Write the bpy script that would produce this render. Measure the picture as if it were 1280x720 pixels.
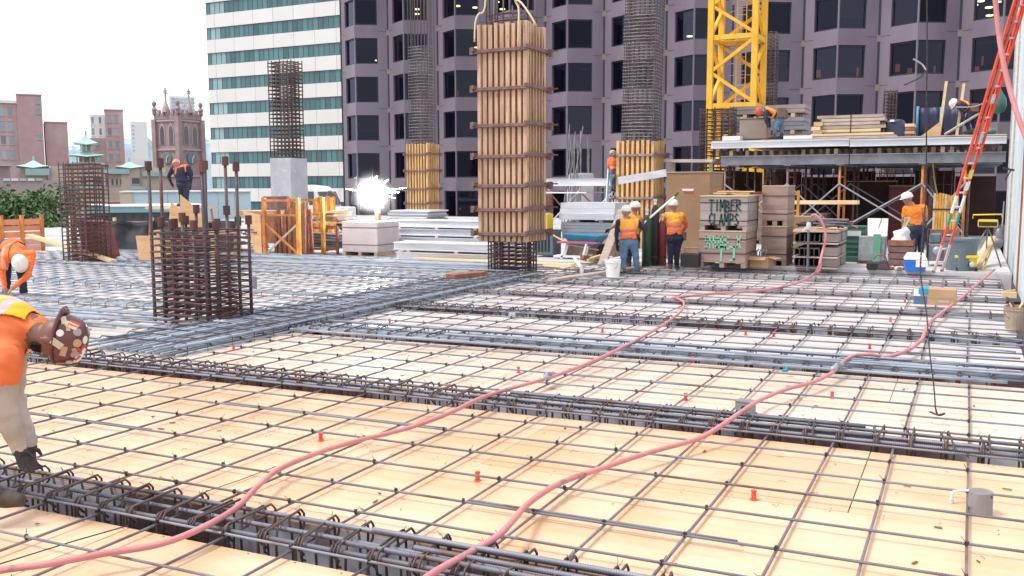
import bpy, math, random
from mathutils import Vector, Matrix
rnd = random.Random(7)
sc = bpy.context.scene
COL = sc.collection
for _o in list(bpy.data.objects):
    bpy.data.objects.remove(_o)

# ------------------------------------------------------------------ camera
YAW, PITCH, ROLL, CAMH, FPX = .457, .110, -.003, 1.95, 1160.0
cam_d = bpy.data.cameras.new('camera')
cam_d.sensor_width = 36.0
cam_d.lens = FPX / 1280.0 * 36.0
cam_d.clip_start = .05
cam_d.clip_end = 6000
cam = bpy.data.objects.new('camera', cam_d)
COL.objects.link(cam)
FW = Vector((-math.sin(YAW) * math.cos(PITCH), math.cos(YAW) * math.cos(PITCH), -math.sin(PITCH)))
_r = Vector((math.cos(YAW), math.sin(YAW), 0))
_u = _r.cross(FW)
RT = _r * math.cos(ROLL) + _u * math.sin(ROLL)
UP = -_r * math.sin(ROLL) + _u * math.cos(ROLL)
cam.matrix_world = Matrix(((RT.x, UP.x, -FW.x, 0), (RT.y, UP.y, -FW.y, 0), (RT.z, UP.z, -FW.z, CAMH), (0, 0, 0, 1)))
sc.camera = cam
CAMP = Vector((0, 0, CAMH))

# ------------------------------------------------------------------ world: bright thin overcast
SUN_EL, SUN_AZ = math.radians(58), math.radians(232)   # azimuth clockwise from +Y
world = bpy.data.worlds.new('World')
sc.world = world
world.use_nodes = True
wn = world.node_tree.nodes
wl = world.node_tree.links
wn.clear()
w_out = wn.new('ShaderNodeOutputWorld')
w_bg = wn.new('ShaderNodeBackground')
w_sky = wn.new('ShaderNodeTexSky')
w_sky.sky_type = 'NISHITA'
w_sky.sun_disc = False
w_sky.sun_elevation = SUN_EL
w_sky.sun_rotation = SUN_AZ
w_sky.air_density = 1.0
w_sky.dust_density = 3.0
w_mix = wn.new('ShaderNodeMix')
w_mix.data_type = 'RGBA'
w_mix.inputs['Factor'].default_value = .82
w_mix.inputs['B'].default_value = (9.4, 9.3, 9.6, 1)      # the even white cloud sheet
wl.new(w_sky.outputs['Color'], w_mix.inputs['A'])
wl.new(w_mix.outputs['Result'], w_bg.inputs['Color'])
w_bg.inputs['Strength'].default_value = .078
wl.new(w_bg.outputs['Background'], w_out.inputs['Surface'])

sun_d = bpy.data.lights.new('sun', 'SUN')
sun_d.energy = 1.5
sun_d.angle = math.radians(14)
sun_d.color = (1, .95, .88)
sun = bpy.data.objects.new('sun', sun_d)
COL.objects.link(sun)
_sd = Vector((math.sin(SUN_AZ) * math.cos(SUN_EL), math.cos(SUN_AZ) * math.cos(SUN_EL), math.sin(SUN_EL)))
sun.rotation_euler = (-_sd).to_track_quat('-Z', 'Y').to_euler()

vs = sc.view_settings
vs.view_transform = 'Standard'
vs.look = 'None'
vs.gamma = 1
vs.use_curve_mapping = False
vs.exposure = 1.0
sc.render.engine = 'CYCLES'
sc.cycles.max_bounces = 7
sc.cycles.diffuse_bounces = 3
sc.cycles.transparent_max_bounces = 10

# ------------------------------------------------------------------ placing helpers: survey of the site from the photograph
def ray(u, v):
    return FW + RT * ((u - 640) / FPX) - UP * ((v - 360) / FPX)

def G(u, v, z=0.0):            # where the sight line meets the level z
    d = ray(u, v)
    return CAMP + d * ((z - CAMH) / d.z)

def atD(u, v, D):              # the point at depth D
    return CAMP + ray(u, v) * D

def atY(u, v, Y):
    d = ray(u, v)
    return CAMP + d * (Y / d.y)

def zat(x, y, v):              # the height that stands at picture height v above (x, y)
    D = Vector((x, y, 0)).dot(FW)
    lo, hi = -30.0, 80.0
    for _ in range(50):
        m = (lo + hi) / 2
        d = Vector((x, y, m)) - CAMP
        vv = 360 - FPX * d.dot(UP) / d.dot(FW)
        if vv > v:
            lo = m
        else:
            hi = m
    return lo

# ------------------------------------------------------------------ mesh helpers
class MB:
    def __init__(s):
        s.v, s.f, s.m, s.cur = [], [], [], 0

    def add(s, vs, fs):
        o = len(s.v)
        s.v += [tuple(p) for p in vs]
        for f in fs:
            s.f.append(tuple(i + o for i in f))
            s.m.append(s.cur)
        return s

    BF = ((0, 3, 2, 1), (4, 5, 6, 7), (0, 1, 5, 4), (1, 2, 6, 5), (2, 3, 7, 6), (3, 0, 4, 7))

    def hexa(s, p):            # 4 bottom corners then 4 top corners
        return s.add(p, s.BF)

    def box(s, c, d, rz=0.0, rx=0.0, ry=0.0):
        x, y, z = d[0] / 2, d[1] / 2, d[2] / 2
        P = [Vector(q) for q in ((-x, -y, -z), (x, -y, -z), (x, y, -z), (-x, y, -z), (-x, -y, z), (x, -y, z), (x, y, z), (-x, y, z))]
        if rz or rx or ry:
            M = Matrix.Rotation(rz, 3, 'Z') @ Matrix.Rotation(ry, 3, 'Y') @ Matrix.Rotation(rx, 3, 'X')
            P = [M @ q for q in P]
        c = Vector(c)
        return s.add([q + c for q in P], s.BF)

    def b2(s, a, b):           # box from corner a to corner b
        return s.box([(i + j) / 2 for i, j in zip(a, b)], [abs(j - i) for i, j in zip(a, b)])

    def bar(s, p, q, w, h, up=(0, 0, 1)):     # rectangular bar from p to q
        p, q, up = Vector(p), Vector(q), Vector(up)
        d = (q - p).normalized()
        a = d.cross(up)
        if a.length < 1e-4:
            a = d.cross(Vector((1, 0, 0)))
        a.normalize()
        b = a.cross(d).normalized()
        a, b = a * (w / 2), b * (h / 2)
        return s.add([p - a - b, p + a - b, p + a + b, p - a + b, q - a - b, q + a - b, q + a + b, q - a + b],
                     ((0, 3, 2, 1), (4, 5, 6, 7), (0, 1, 5, 4), (1, 2, 6, 5), (2, 3, 7, 6), (3, 0, 4, 7))[:6])

    def tube(s, pts, r, n=6, closed=False, cap=True):
        pts = [Vector(p) for p in pts]
        N = len(pts)
        rr = r if isinstance(r, (list, tuple)) else [r] * N
        up = None
        vs = []
        for i, p in enumerate(pts):
            a = pts[(i - 1) % N] if (closed or i > 0) else p
            b = pts[(i + 1) % N] if (closed or i < N - 1) else p
            t = (b - a)
            t = t.normalized() if t.length > 1e-9 else Vector((0, 0, 1))
            if up is None:
                up = Vector((0, 0, 1)) if abs(t.z) < .9 else Vector((1, 0, 0))
            up = (up - t * up.dot(t))
            if up.length < 1e-5:
                up = t.orthogonal()
            up.normalize()
            sd = t.cross(up)
            for k in range(n):
                an = 2 * math.pi * k / n
                vs.append(p + (up * math.cos(an) + sd * math.sin(an)) * rr[i])
        fs = []
        for i in range(N if closed else N - 1):
            j = (i + 1) % N
            for k in range(n):
                l = (k + 1) % n
                fs.append((i * n + k, i * n + l, j * n + l, j * n + k))
        if cap and not closed:
            fs.append(tuple(range(n - 1, -1, -1)))
            fs.append(tuple((N - 1) * n + k for k in range(n)))
        return s.add(vs, fs)

    def lathe(s, prof, c=(0, 0, 0), n=16, M=None):      # prof: (radius, height) from bottom to top
        c = Vector(c)
        vs, fs = [], []
        for r, z in prof:
            for k in range(n):
                an = 2 * math.pi * k / n
                q = Vector((r * math.cos(an), r * math.sin(an), z))
                vs.append((M @ q if M else q) + c)
        for i in range(len(prof) - 1):
            for k in range(n):
                l = (k + 1) % n
                fs.append((i * n + k, i * n + l, (i + 1) * n + l, (i + 1) * n + k))
        if prof[0][0] > 1e-6:
            fs.append(tuple(range(n - 1, -1, -1)))
        if prof[-1][0] > 1e-6:
            fs.append(tuple((len(prof) - 1) * n + k for k in range(n)))
        return s.add(vs, fs)

    def prism(s, poly, o, ax, ay, az):     # polygon in (ax, ay), thick along az
        o, ax, ay, az = Vector(o), Vector(ax), Vector(ay), Vector(az)
        n = len(poly)
        vs = [o + ax * a + ay * b for a, b in poly] + [o + ax * a + ay * b + az for a, b in poly]
        fs = [tuple(range(n - 1, -1, -1)), tuple(range(n, 2 * n))]
        fs += [(i, (i + 1) % n, n + (i + 1) % n, n + i) for i in range(n)]
        return s.add(vs, fs)

    def ball(s, c, r, n=10, k=6):
        r = r if isinstance(r, (tuple, list)) else (r, r, r)
        c = Vector(c)
        vs = [c + Vector((0, 0, -r[2]))]
        for i in range(1, k):
            t = math.pi * i / k - math.pi / 2
            for j in range(n):
                a = 2 * math.pi * j / n
                vs.append(c + Vector((r[0] * math.cos(t) * math.cos(a), r[1] * math.cos(t) * math.sin(a), r[2] * math.sin(t))))
        vs.append(c + Vector((0, 0, r[2])))
        fs = [(0, 1 + (j + 1) % n, 1 + j) for j in range(n)]
        for i in range(k - 2):
            for j in range(n):
                l = (j + 1) % n
                fs.append((1 + i * n + j, 1 + i * n + l, 1 + (i + 1) * n + l, 1 + (i + 1) * n + j))
        e = 1 + (k - 1) * n
        fs += [(e, e - n + j, e - n + (j + 1) % n) for j in range(n)]
        return s.add(vs, fs)

    def mesh(s, name, mats, smooth=False):
        me = bpy.data.meshes.new(name)
        me.from_pydata(s.v, [], s.f)
        if not isinstance(mats, (list, tuple)):
            mats = [mats]
        for m in mats:
            me.materials.append(m)
        if len(mats) > 1:
            me.polygons.foreach_set('material_index', s.m)
        if smooth:
            me.polygons.foreach_set('use_smooth', [True] * len(me.polygons))
        return me

    def build(s, name, mats, parent=None, loc=None, rz=0.0, smooth=False, bevel=0.0):
        o = bpy.data.objects.new(name, s.mesh(name, mats, smooth))
        COL.objects.link(o)
        if parent is not None:
            o.parent = parent
        if loc is not None:
            o.location = loc
        if rz:
            o.rotation_euler = (0, 0, rz)
        if bevel:
            b = o.modifiers.new('bevel', 'BEVEL')
            b.width = bevel
            b.segments = 2
            b.limit_method = 'ANGLE'
        return o

def inst(name, me, parent=None, loc=(0, 0, 0), rot=(0, 0, 0), scale=None):
    o = bpy.data.objects.new(name, me)
    COL.objects.link(o)
    o.parent = parent
    o.location = loc
    o.rotation_euler = rot
    if scale:
        o.scale = scale
    return o

def tag(o, label, cat, group=None):
    o['label'] = label
    o['category'] = cat
    if group:
        o['group'] = group
    return o

def thing(name, label, cat, loc=(0, 0, 0), rz=0.0, group=None):
    o = bpy.data.objects.new(name, None)
    COL.objects.link(o)
    o.empty_display_size = .2
    o.location = loc
    o.rotation_euler = (0, 0, rz)
    return tag(o, label, cat, group)

def struct(o):
    o['kind'] = 'structure'
    return o

def stuff(o):
    o['kind'] = 'stuff'
    return o

def spline(pts, k=6):          # Catmull-Rom through the points
    P = [Vector(p) for p in pts]
    P = [P[0] * 2 - P[1]] + P + [P[-1] * 2 - P[-2]]
    out = []
    for i in range(1, len(P) - 2):
        a, b, c, d = P[i - 1:i + 3]
        for j in range(k):
            t = j / k
            out.append(.5 * ((2 * b) + (c - a) * t + (2 * a - 5 * b + 4 * c - d) * t * t + (3 * b - a - 3 * c + d) * t ** 3))
    out.append(P[-2])
    return out
# ------------------------------------------------------------------ materials
def newmat(name):
    m = bpy.data.materials.new(name)
    m.use_nodes = True
    nt = m.node_tree
    return m, nt, nt.nodes['Principled BSDF']

def mat(name, c, rough=.6, metal=0.0, c2=None, ns=6.0, stretch=(1, 1, 1), bump=0.0, bs=30.0, var=0.0, coat=0.0,
        emit=None, alpha=None, detail=4.0, lo=.35, hi=.65, space='Object', c3=None, ns3=1.2, lo3=.55, hi3=.7, spec=None):
    m, nt, b = newmat(name)
    N, L = nt.nodes, nt.links
    b.inputs['Roughness'].default_value = rough
    b.inputs['Metallic'].default_value = metal
    if spec is not None:
        b.inputs['Specular IOR Level'].default_value = spec
    if coat:
        b.inputs['Coat Weight'].default_value = coat
        b.inputs['Coat Roughness'].default_value = .12
    col = None
    tc = N.new('ShaderNodeTexCoord')
    mp = N.new('ShaderNodeMapping')
    mp.inputs['Scale'].default_value = stretch
    L.new(tc.outputs[space], mp.inputs['Vector'])
    oi = N.new('ShaderNodeObjectInfo')
    sh = N.new('ShaderNodeVectorMath')
    sh.operation = 'SCALE'
    sh.inputs['Scale'].default_value = 37.0
    cb = N.new('ShaderNodeCombineXYZ')
    for k in 'XYZ':
        L.new(oi.outputs['Random'], cb.inputs[k])
    L.new(cb.outputs[0], sh.inputs[0])
    L.new(sh.outputs[0], mp.inputs['Location'])
    if c2:
        n = N.new('ShaderNodeTexNoise')
        n.inputs['Scale'].default_value = ns
        n.inputs['Detail'].default_value = detail
        L.new(mp.outputs[0], n.inputs['Vector'])
        r = N.new('ShaderNodeMapRange')
        r.inputs['From Min'].default_value = lo
        r.inputs['From Max'].default_value = hi
        L.new(n.outputs['Fac'], r.inputs['Value'])
        mx = N.new('ShaderNodeMix')
        mx.data_type = 'RGBA'
        mx.inputs['A'].default_value = (*c, 1)
        mx.inputs['B'].default_value = (*c2, 1)
        L.new(r.outputs[0], mx.inputs['Factor'])
        col = mx.outputs['Result']
    if c3:
        n = N.new('ShaderNodeTexNoise')
        n.inputs['Scale'].default_value = ns3
        n.inputs['Detail'].default_value = 6
        L.new(mp.outputs[0], n.inputs['Vector'])
        r = N.new('ShaderNodeMapRange')
        r.inputs['From Min'].default_value = lo3
        r.inputs['From Max'].default_value = hi3
        L.new(n.outputs['Fac'], r.inputs['Value'])
        mx = N.new('ShaderNodeMix')
        mx.data_type = 'RGBA'
        if col:
            L.new(col, mx.inputs['A'])
        else:
            mx.inputs['A'].default_value = (*c, 1)
        mx.inputs['B'].default_value = (*c3, 1)
        L.new(r.outputs[0], mx.inputs['Factor'])
        col = mx.outputs['Result']
    if var:
        h = N.new('ShaderNodeHueSaturation')
        if col:
            L.new(col, h.inputs['Color'])
        else:
            h.inputs['Color'].default_value = (*c, 1)
        r = N.new('ShaderNodeMapRange')
        r.inputs['To Min'].default_value = 1 - var
        r.inputs['To Max'].default_value = 1 + var
        L.new(oi.outputs['Random'], r.inputs['Value'])
        L.new(r.outputs[0], h.inputs['Value'])
        col = h.outputs['Color']
    if col:
        L.new(col, b.inputs['Base Color'])
    else:
        b.inputs['Base Color'].default_value = (*c, 1)
    if bump:
        n = N.new('ShaderNodeTexNoise')
        n.inputs['Scale'].default_value = bs
        n.inputs['Detail'].default_value = 3
        L.new(mp.outputs[0], n.inputs['Vector'])
        bp = N.new('ShaderNodeBump')
        bp.inputs['Strength'].default_value = bump
        bp.inputs['Distance'].default_value = .01
        L.new(n.outputs['Fac'], bp.inputs['Height'])
        L.new(bp.outputs[0], b.inputs['Normal'])
    if emit:
        b.inputs['Emission Color'].default_value = (*emit[:3], 1)
        b.inputs['Emission Strength'].default_value = emit[3]
    if alpha is not None:
        b.inputs['Alpha'].default_value = alpha
    return m

def rebar_mat(name, c, c2, axis, rust=None, metal=.35, rough=.5, lo3=.52, hi3=.66):
    m = mat(name, c, rough, metal, c2=c2, ns=2.2, var=.18, c3=rust, ns3=3.0, lo3=lo3, hi3=hi3)
    N, L = m.node_tree.nodes, m.node_tree.links
    tc = N.new('ShaderNodeTexCoord')
    w = N.new('ShaderNodeTexWave')
    w.wave_type = 'BANDS'
    w.bands_direction = axis
    w.inputs['Scale'].default_value = 24.0
    L.new(tc.outputs['Object'], w.inputs['Vector'])
    bp = N.new('ShaderNodeBump')
    bp.inputs['Strength'].default_value = .7
    bp.inputs['Distance'].default_value = .003
    L.new(w.outputs['Fac'], bp.inputs['Height'])
    L.new(bp.outputs[0], N['Principled BSDF'].inputs['Normal'])
    return m

def glass_mat(name, tint, trans=.25, rough=.03, refl=1.0, c_dark=(.01, .015, .03)):
    m = bpy.data.materials.new(name)
    m.use_nodes = True
    N, L = m.node_tree.nodes, m.node_tree.links
    N.clear()
    out = N.new('ShaderNodeOutputMaterial')
    tr = N.new('ShaderNodeBsdfTransparent')
    tr.inputs['Color'].default_value = (*tint, 1)
    df = N.new('ShaderNodeBsdfDiffuse')
    df.inputs['Color'].default_value = (*c_dark, 1)
    gl = N.new('ShaderNodeBsdfGlossy')
    gl.inputs['Roughness'].default_value = rough
    gl.inputs['Color'].default_value = (*(refl if isinstance(refl, tuple) else (refl,) * 3), 1)
    fr = N.new('ShaderNodeFresnel')
    fr.inputs['IOR'].default_value = 1.5
    m1 = N.new('ShaderNodeMixShader')
    m1.inputs['Fac'].default_value = trans
    L.new(df.outputs[0], m1.inputs[1])
    L.new(tr.outputs[0], m1.inputs[2])
    m2 = N.new('ShaderNodeMixShader')
    oi = N.new('ShaderNodeObjectInfo')
    mr = N.new('ShaderNodeMapRange')
    mr.inputs['To Min'].default_value = .45
    mr.inputs['To Max'].default_value = 1.9
    L.new(oi.outputs['Random'], mr.inputs['Value'])
    mu = N.new('ShaderNodeMath')
    mu.operation = 'MULTIPLY'
    L.new(fr.outputs[0], mu.inputs[0])
    L.new(mr.outputs[0], mu.inputs[1])
    L.new(mu.outputs[0], m2.inputs['Fac'])
    L.new(m1.outputs[0], m2.inputs[1])
    L.new(gl.outputs[0], m2.inputs[2])
    L.new(m2.outputs[0], out.inputs['Surface'])
    return m

M = {}
M['bar_x'] = rebar_mat('bar_x', (.185, .19, .235), (.26, .265, .31), 'X', rust=(.17, .115, .095))
M['bar_y'] = rebar_mat('bar_y', (.175, .15, .17), (.25, .235, .27), 'Y', rust=(.18, .115, .09))
M['bar_z'] = rebar_mat('bar_z', (.085, .07, .085), (.13, .11, .12), 'Z', rust=(.13, .06, .045))
M['bar_blue'] = rebar_mat('bar_blue', (.29, .36, .45), (.40, .46, .55), 'Y', rust=(.20, .21, .25))
M['bar_blue_x'] = rebar_mat('bar_blue_x', (.25, .30, .37), (.35, .40, .47), 'X', rust=(.20, .18, .20))
M['tie'] = mat('tie', (.075, .06, .065), .55, .35, c2=(.14, .085, .065), ns=5, var=.2)
M['tie_rust'] = mat('tie_rust', (.14, .055, .042), .7, .1, c2=(.075, .05, .055), ns=4, var=.25)
M['tie_grey'] = mat('tie_grey', (.30, .29, .31), .6, .2, c2=(.17, .14, .15), ns=4, var=.2)
M['litter'] = mat('litter', (.10, .07, .05), .8, c2=(.3, .2, .12), ns=1.5)
M['wire'] = mat('wire', (.05, .045, .05), .5, .5)
M['ply_deck'] = mat('ply_deck', (.74, .475, .285), .40, c2=(.68, .42, .235), ns=1.1, stretch=(1, 1.5, 1), var=.05, coat=.28,
                    c3=(.78, .57, .40), ns3=.9, lo3=.45, hi3=.75, bump=.08, bs=40)
def stain(m, c, ns, lo, hi, amt, seed):
    """scuffs, drips and boot dirt lying on a surface"""
    N, L = m.node_tree.nodes, m.node_tree.links
    b = N['Principled BSDF']
    src = b.inputs['Base Color'].links[0].from_socket
    g = N.new('ShaderNodeNewGeometry')
    n = N.new('ShaderNodeTexNoise')
    n.inputs['Scale'].default_value = ns
    n.inputs['Detail'].default_value = 5
    n.inputs['Roughness'].default_value = .65
    mp = N.new('ShaderNodeMapping')
    mp.inputs['Location'].default_value = (seed, seed * 2, 0)
    L.new(g.outputs['Position'], mp.inputs['Vector'])
    L.new(mp.outputs[0], n.inputs['Vector'])
    r = N.new('ShaderNodeMapRange')
    r.inputs['From Min'].default_value = lo
    r.inputs['From Max'].default_value = hi
    r.inputs['To Max'].default_value = amt
    L.new(n.outputs['Fac'], r.inputs['Value'])
    mx = N.new('ShaderNodeMix')
    mx.data_type = 'RGBA'
    mx.inputs['B'].default_value = (*c, 1)
    L.new(r.outputs[0], mx.inputs['Factor'])
    L.new(src, mx.inputs['A'])
    L.new(mx.outputs['Result'], b.inputs['Base Color'])
stain(M['ply_deck'], (.42, .26, .13), 1.7, .56, .8, .5, 3.0)
stain(M['ply_deck'], (.22, .14, .09), 22.0, .69, .76, .75, 7.0)
stain(M['ply_deck'], (.86, .70, .50), 4.0, .58, .72, .35, 11.0)
M['ply_pale'] = mat('ply_pale', (.80, .72, .66), .4, c2=(.72, .63, .57), ns=2.0, stretch=(1, 3, 1), var=.08, coat=.4)
M['ply_mid_sheen'] = mat('ply_mid_sheen', (.78, .63, .50), .38, c2=(.72, .56, .43), ns=1.3, stretch=(1, 1.8, 1), var=.05, coat=.32, c3=(.80, .70, .60), ns3=1.0, lo3=.45, hi3=.72)  # colour partly paled toward the sky reflection of the far deck
M['ply_far_sheen'] = mat('ply_far_sheen', (.73, .68, .66), .36, c2=(.67, .615, .60), ns=1.6, stretch=(1, 2.4, 1), var=.06, coat=.35, c3=(.76, .73, .72), ns3=1.1, lo3=.5, hi3=.7)  # grazing sky reflection on the far bays, put into the colour
M['ply_edge'] = mat('ply_edge', (.35, .24, .13), .8)
M['beam_form'] = mat('beam_form', (.56, .57, .64), .55, c2=(.46, .46, .53), ns=3, var=.05, c3=(.15, .10, .105), ns3=.45, lo3=.47, hi3=.51)  # dark brown patches paint in the shade along the trench sides
M['beam_form_brown'] = mat('beam_form_brown', (.2, .14, .14), .7, c2=(.13, .09, .1), ns=3, var=.2)
M['ply_tan'] = mat('ply_tan', (.66, .43, .24), .7, c2=(.55, .34, .18), ns=2, stretch=(1, 1, 4), var=.08)
M['stud'] = mat('stud', (.60, .40, .275), .75, c2=(.43, .265, .175), ns=3, stretch=(3, 3, .5), var=.16, c3=(.30, .16, .08), ns3=6, lo3=.62, hi3=.7)
M['stud_y'] = mat('stud_y', (.70, .46, .22), .75, c2=(.52, .32, .14), ns=3, stretch=(3, 3, .5), var=.14, c3=(.30, .15, .06), ns3=6, lo3=.62, hi3=.7)
M['form_back'] = mat('form_back', (.24, .11, .06), .8, c2=(.18, .08, .045), ns=3)
M['form_back_y'] = mat('form_back_y', (.42, .21, .07), .8, c2=(.3, .14, .05), ns=3)
M['clamp'] = mat('clamp', (.17, .09, .085), .6, .25, c2=(.24, .15, .14), ns=8)
M['clamp_g'] = mat('clamp_g', (.33, .29, .29), .5, .4, c2=(.22, .15, .14), ns=8)
M['lumber'] = mat('lumber', (.62, .47, .30), .75, c2=(.48, .34, .20), ns=3, stretch=(.6, 4, 4), var=.15)
M['lumber_grey'] = mat('lumber_grey', (.50, .43, .38), .8, c2=(.36, .29, .26), ns=3, stretch=(.6, 4, 4), var=.15)
M['lumber_bright'] = mat('lumber_bright', (.78, .62, .38), .7, c2=(.66, .48, .27), ns=2, stretch=(.4, 4, 4), var=.06)
M['concrete'] = mat('concrete', (.44, .45, .49), .85, c2=(.38, .385, .42), ns=1.5, bump=.15, bs=20, c3=(.5, .5, .53), ns3=5)
M['concrete_slab'] = mat('concrete_slab', (.50, .49, .50), .8, c2=(.40, .39, .41), ns=.8, bump=.1, bs=12, c3=(.3, .28, .29), ns3=1.4, lo3=.6, hi3=.75)
M['alu'] = mat('alu', (.74, .76, .80), .42, .25, c2=(.58, .60, .66), ns=3, stretch=(.3, 3, 3), var=.08)
M['alu_dull'] = mat('alu_dull', (.42, .44, .50), .5, .5, c2=(.33, .34, .40), ns=3, stretch=(.3, 3, 3), var=.1)
M['steel_grey'] = mat('steel_grey', (.27, .28, .32), .5, .5, c2=(.2, .2, .23), ns=3, var=.1)
M['dark'] = mat('dark', (.02, .02, .022), .6)
M['black_tarp'] = mat('black_tarp', (.010, .010, .016), .6, c2=(.02, .02, .03), ns=3, bump=.5, bs=5, spec=.25)
M['kerb'] = mat('kerb', (.60, .59, .60), .8, c2=(.50, .49, .51), ns=1.5, bump=.1, bs=12, c3=(.36, .34, .35), ns3=1.6, lo3=.62, hi3=.75)
M['blue_tarp'] = mat('blue_tarp', (.018, .022, .06), .5, c2=(.03, .035, .085), ns=3, bump=.3, bs=6)
M['hose'] = mat('hose', (.60, .255, .255), .6, c2=(.52, .20, .21), ns=3, bump=.15, bs=14, c3=(.33, .16, .16), ns3=7, lo3=.62, hi3=.7)
M['red'] = mat('red', (.70, .07, .04), .4)
M['orange_ladder'] = mat('orange_ladder', (.78, .10, .035), .4, c2=(.62, .07, .04), ns=4)
M['yellow_crane'] = mat('yellow_crane', (.86, .50, .03), .42, c2=(.74, .40, .03), ns=2)
M['yellow_shore'] = mat('yellow_shore', (.70, .38, .05), .55, c2=(.48, .20, .04), ns=4, var=.18)
M['orange_shore'] = mat('orange_shore', (.60, .24, .06), .6, c2=(.42, .14, .05), ns=4, var=.15)
M['white'] = mat('white', (.80, .80, .80), .5)
M['white_wall'] = mat('white_wall', (.72, .80, .84), .6, c2=(.60, .69, .75), ns=1.5, stretch=(1, 1, .25), c3=(.45, .48, .5), ns3=2.5, lo3=.64, hi3=.74)
M['cardboard'] = mat('cardboard', (.50, .33, .19), .8, c2=(.42, .27, .15), ns=3)
# ------------------------------------------------------------------ the deck under construction
SK = .035                                   # the beams run slightly askew of the column line
TR = [(4.05, .25), (7.40, .26), (10.30, .30), (12.80, .22), (15.15, .22), (17.25, .21), (19.7, .21)]
XR, XG0, XG1, XL, XN = .63, -8.05, -9.5, -27.0, -10.9
def sk(x, y, z=0.0):
    return Vector((x, y + SK * x, z))

ground = struct(MB().add([(-3000, -3000, -7), (3000, -3000, -7), (3000, 3000, -7), (-3000, 3000, -7)], [(0, 1, 2, 3)]).build(
    'ground', mat('asphalt', (.16, .16, .17), .9, c2=(.12, .12, .125), ns=.05)))

deck = struct(MB().b2((-27, -3, -1.0), (1.5, 21.8, -.72)).build('form_deck', M['beam_form_brown']))
slab = struct(MB().b2((-40, 22.0, -.5), (.66, 52, -.02)).build('concrete_slab', M['concrete_slab']))
kerb = struct(MB().b2((-8.0, 21.2, -.3), (.83, 45, .14)).build('raised_slab', M['kerb'], bevel=.01))

def sheet(x0, x1, y0, y1, m):
    e = .0035
    x0, x1, y0, y1 = x0 + e, x1 - e, y0 + e, y1 - e
    z1 = rnd.uniform(-.0015, .0015)
    cx, cy = (x0 + x1) / 2, (y0 + y1) / 2 + SK * (x0 + x1) / 2
    c = Vector((cx, cy, 0))
    P = [sk(x0, y0, -.018) - c, sk(x1, y0, -.018) - c, sk(x1, y1, -.018) - c, sk(x0, y1, -.018) - c]
    P += [p + Vector((0, 0, .018 + z1)) for p in P]
    MB().hexa(P).build('plywood_sheet', m, deck, loc=c)

bays = []
ya = .2
for yc, hw in TR:
    bays.append((ya, yc - hw))
    ya = yc + hw
bays.append((ya, 21.15))
for bi, (y0, y1) in enumerate(bays):
    n = max(1, round((y1 - y0) / 1.22))
    for k in range(n):
        a, b = y0 + (y1 - y0) * k / n, y0 + (y1 - y0) * (k + 1) / n
        off = 1.2 if k % 2 else 0
        xe = XN if bi < 2 else XG0
        xs = [XR] + [x for x in [XR - off - 2.44 * j for j in range(0, 7)] if xe + .3 < x < XR - .3] + [xe]
        for q in range(len(xs) - 1):
            sheet(xs[q + 1], xs[q], a, b, M['ply_deck'] if bi < 2 else (M['ply_mid_sheen'] if bi == 2 else M['ply_far_sheen']))
# nail heads along the sheet edges and litter left by the rodbusters
nh, lt = MB(), MB()
RN = random.Random(31)
for bi, (y0, y1) in enumerate(bays[:3]):
    n = max(1, round((y1 - y0) / 1.22))
    for k in range(n):
        for yy in (y0 + (y1 - y0) * k / n + .03, y0 + (y1 - y0) * (k + 1) / n - .03):
            x = XR - .1
            while x > XN:
                p = sk(x, yy + RN.uniform(-.008, .008), .0022)
                nh.add([p + Vector((.0055 * math.cos(a), .0055 * math.sin(a), 0)) for a in (0, 1.05, 2.1, 3.14, 4.2, 5.24)], [(0, 1, 2, 3, 4, 5)])
                x -= .3
for k in range(420):
    x, y = RN.uniform(-9, .5), RN.uniform(1.5, 13)
    if any(abs(y - SK * x - yc) < hw + .05 for yc, hw in TR):
        continue
    p = Vector((x, y, .004))
    a = RN.uniform(0, 6.28)
    d = Vector((math.cos(a), math.sin(a), 0)) * RN.uniform(.015, .06)
    if k % 3:
        lt.tube([p, p + d * .5 + Vector((-d.y, d.x, 0)) * RN.uniform(-.5, .5) + Vector((0, 0, .006)), p + d], .0018, 3)
    else:
        lt.box(p + Vector((0, 0, .003)), (d.length, RN.uniform(.004, .014), .006), rz=a)
stuff(nh.build('nail_head', M['wire'], deck))
stuff(lt.build('deck_litter', M['litter'], deck))
# left field
for j in range(8):
    for i in range(8):
        x1 = (XN if j < 2 else XG1) - 2.3 * i
        ja = (.2, 3.97, 7.665)[j] if j < 3 else 7.74 + 2.32 * (j - 2)
        jb = (3.97, 7.66, 10.06)[j] if j < 3 else ja + 2.32
        sheet(max(XL, x1 - 2.3), x1, ja, jb, M['ply_pale'])

# trench forms for the beams
def beam_form(yc, hw, x0, x1, dep=.62):
    o = struct(MB().add([sk(x0, yc - hw, -dep), sk(x1, yc - hw, -dep), sk(x1, yc + hw, -dep), sk(x0, yc + hw, -dep)], [(0, 1, 2, 3)]).build('beam_soffit', M['beam_form']))
    n = round((x1 - x0) / 2.44)
    for k in range(n):
        a, b = x0 + (x1 - x0) * k / n + .002, x0 + (x1 - x0) * (k + 1) / n - .002
        for s in (-1, 1):
            y = yc + s * hw
            t = s * .018
            c = sk((a + b) / 2, y, -dep / 2)
            P = [sk(a, min(y, y + t), -dep), sk(b, min(y, y + t), -dep), sk(b, max(y, y + t), -dep), sk(a, max(y, y + t), -dep)]
            P = [p - c for p in P]
            P += [p + Vector((0, 0, dep - .021)) for p in P]
            MB().hexa(P).build('side_form', M['beam_form'], o, loc=c)
for i_, (yc, hw) in enumerate(TR):
    beam_form(yc, hw, XN if i_ < 2 else XG0, XR)
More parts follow.
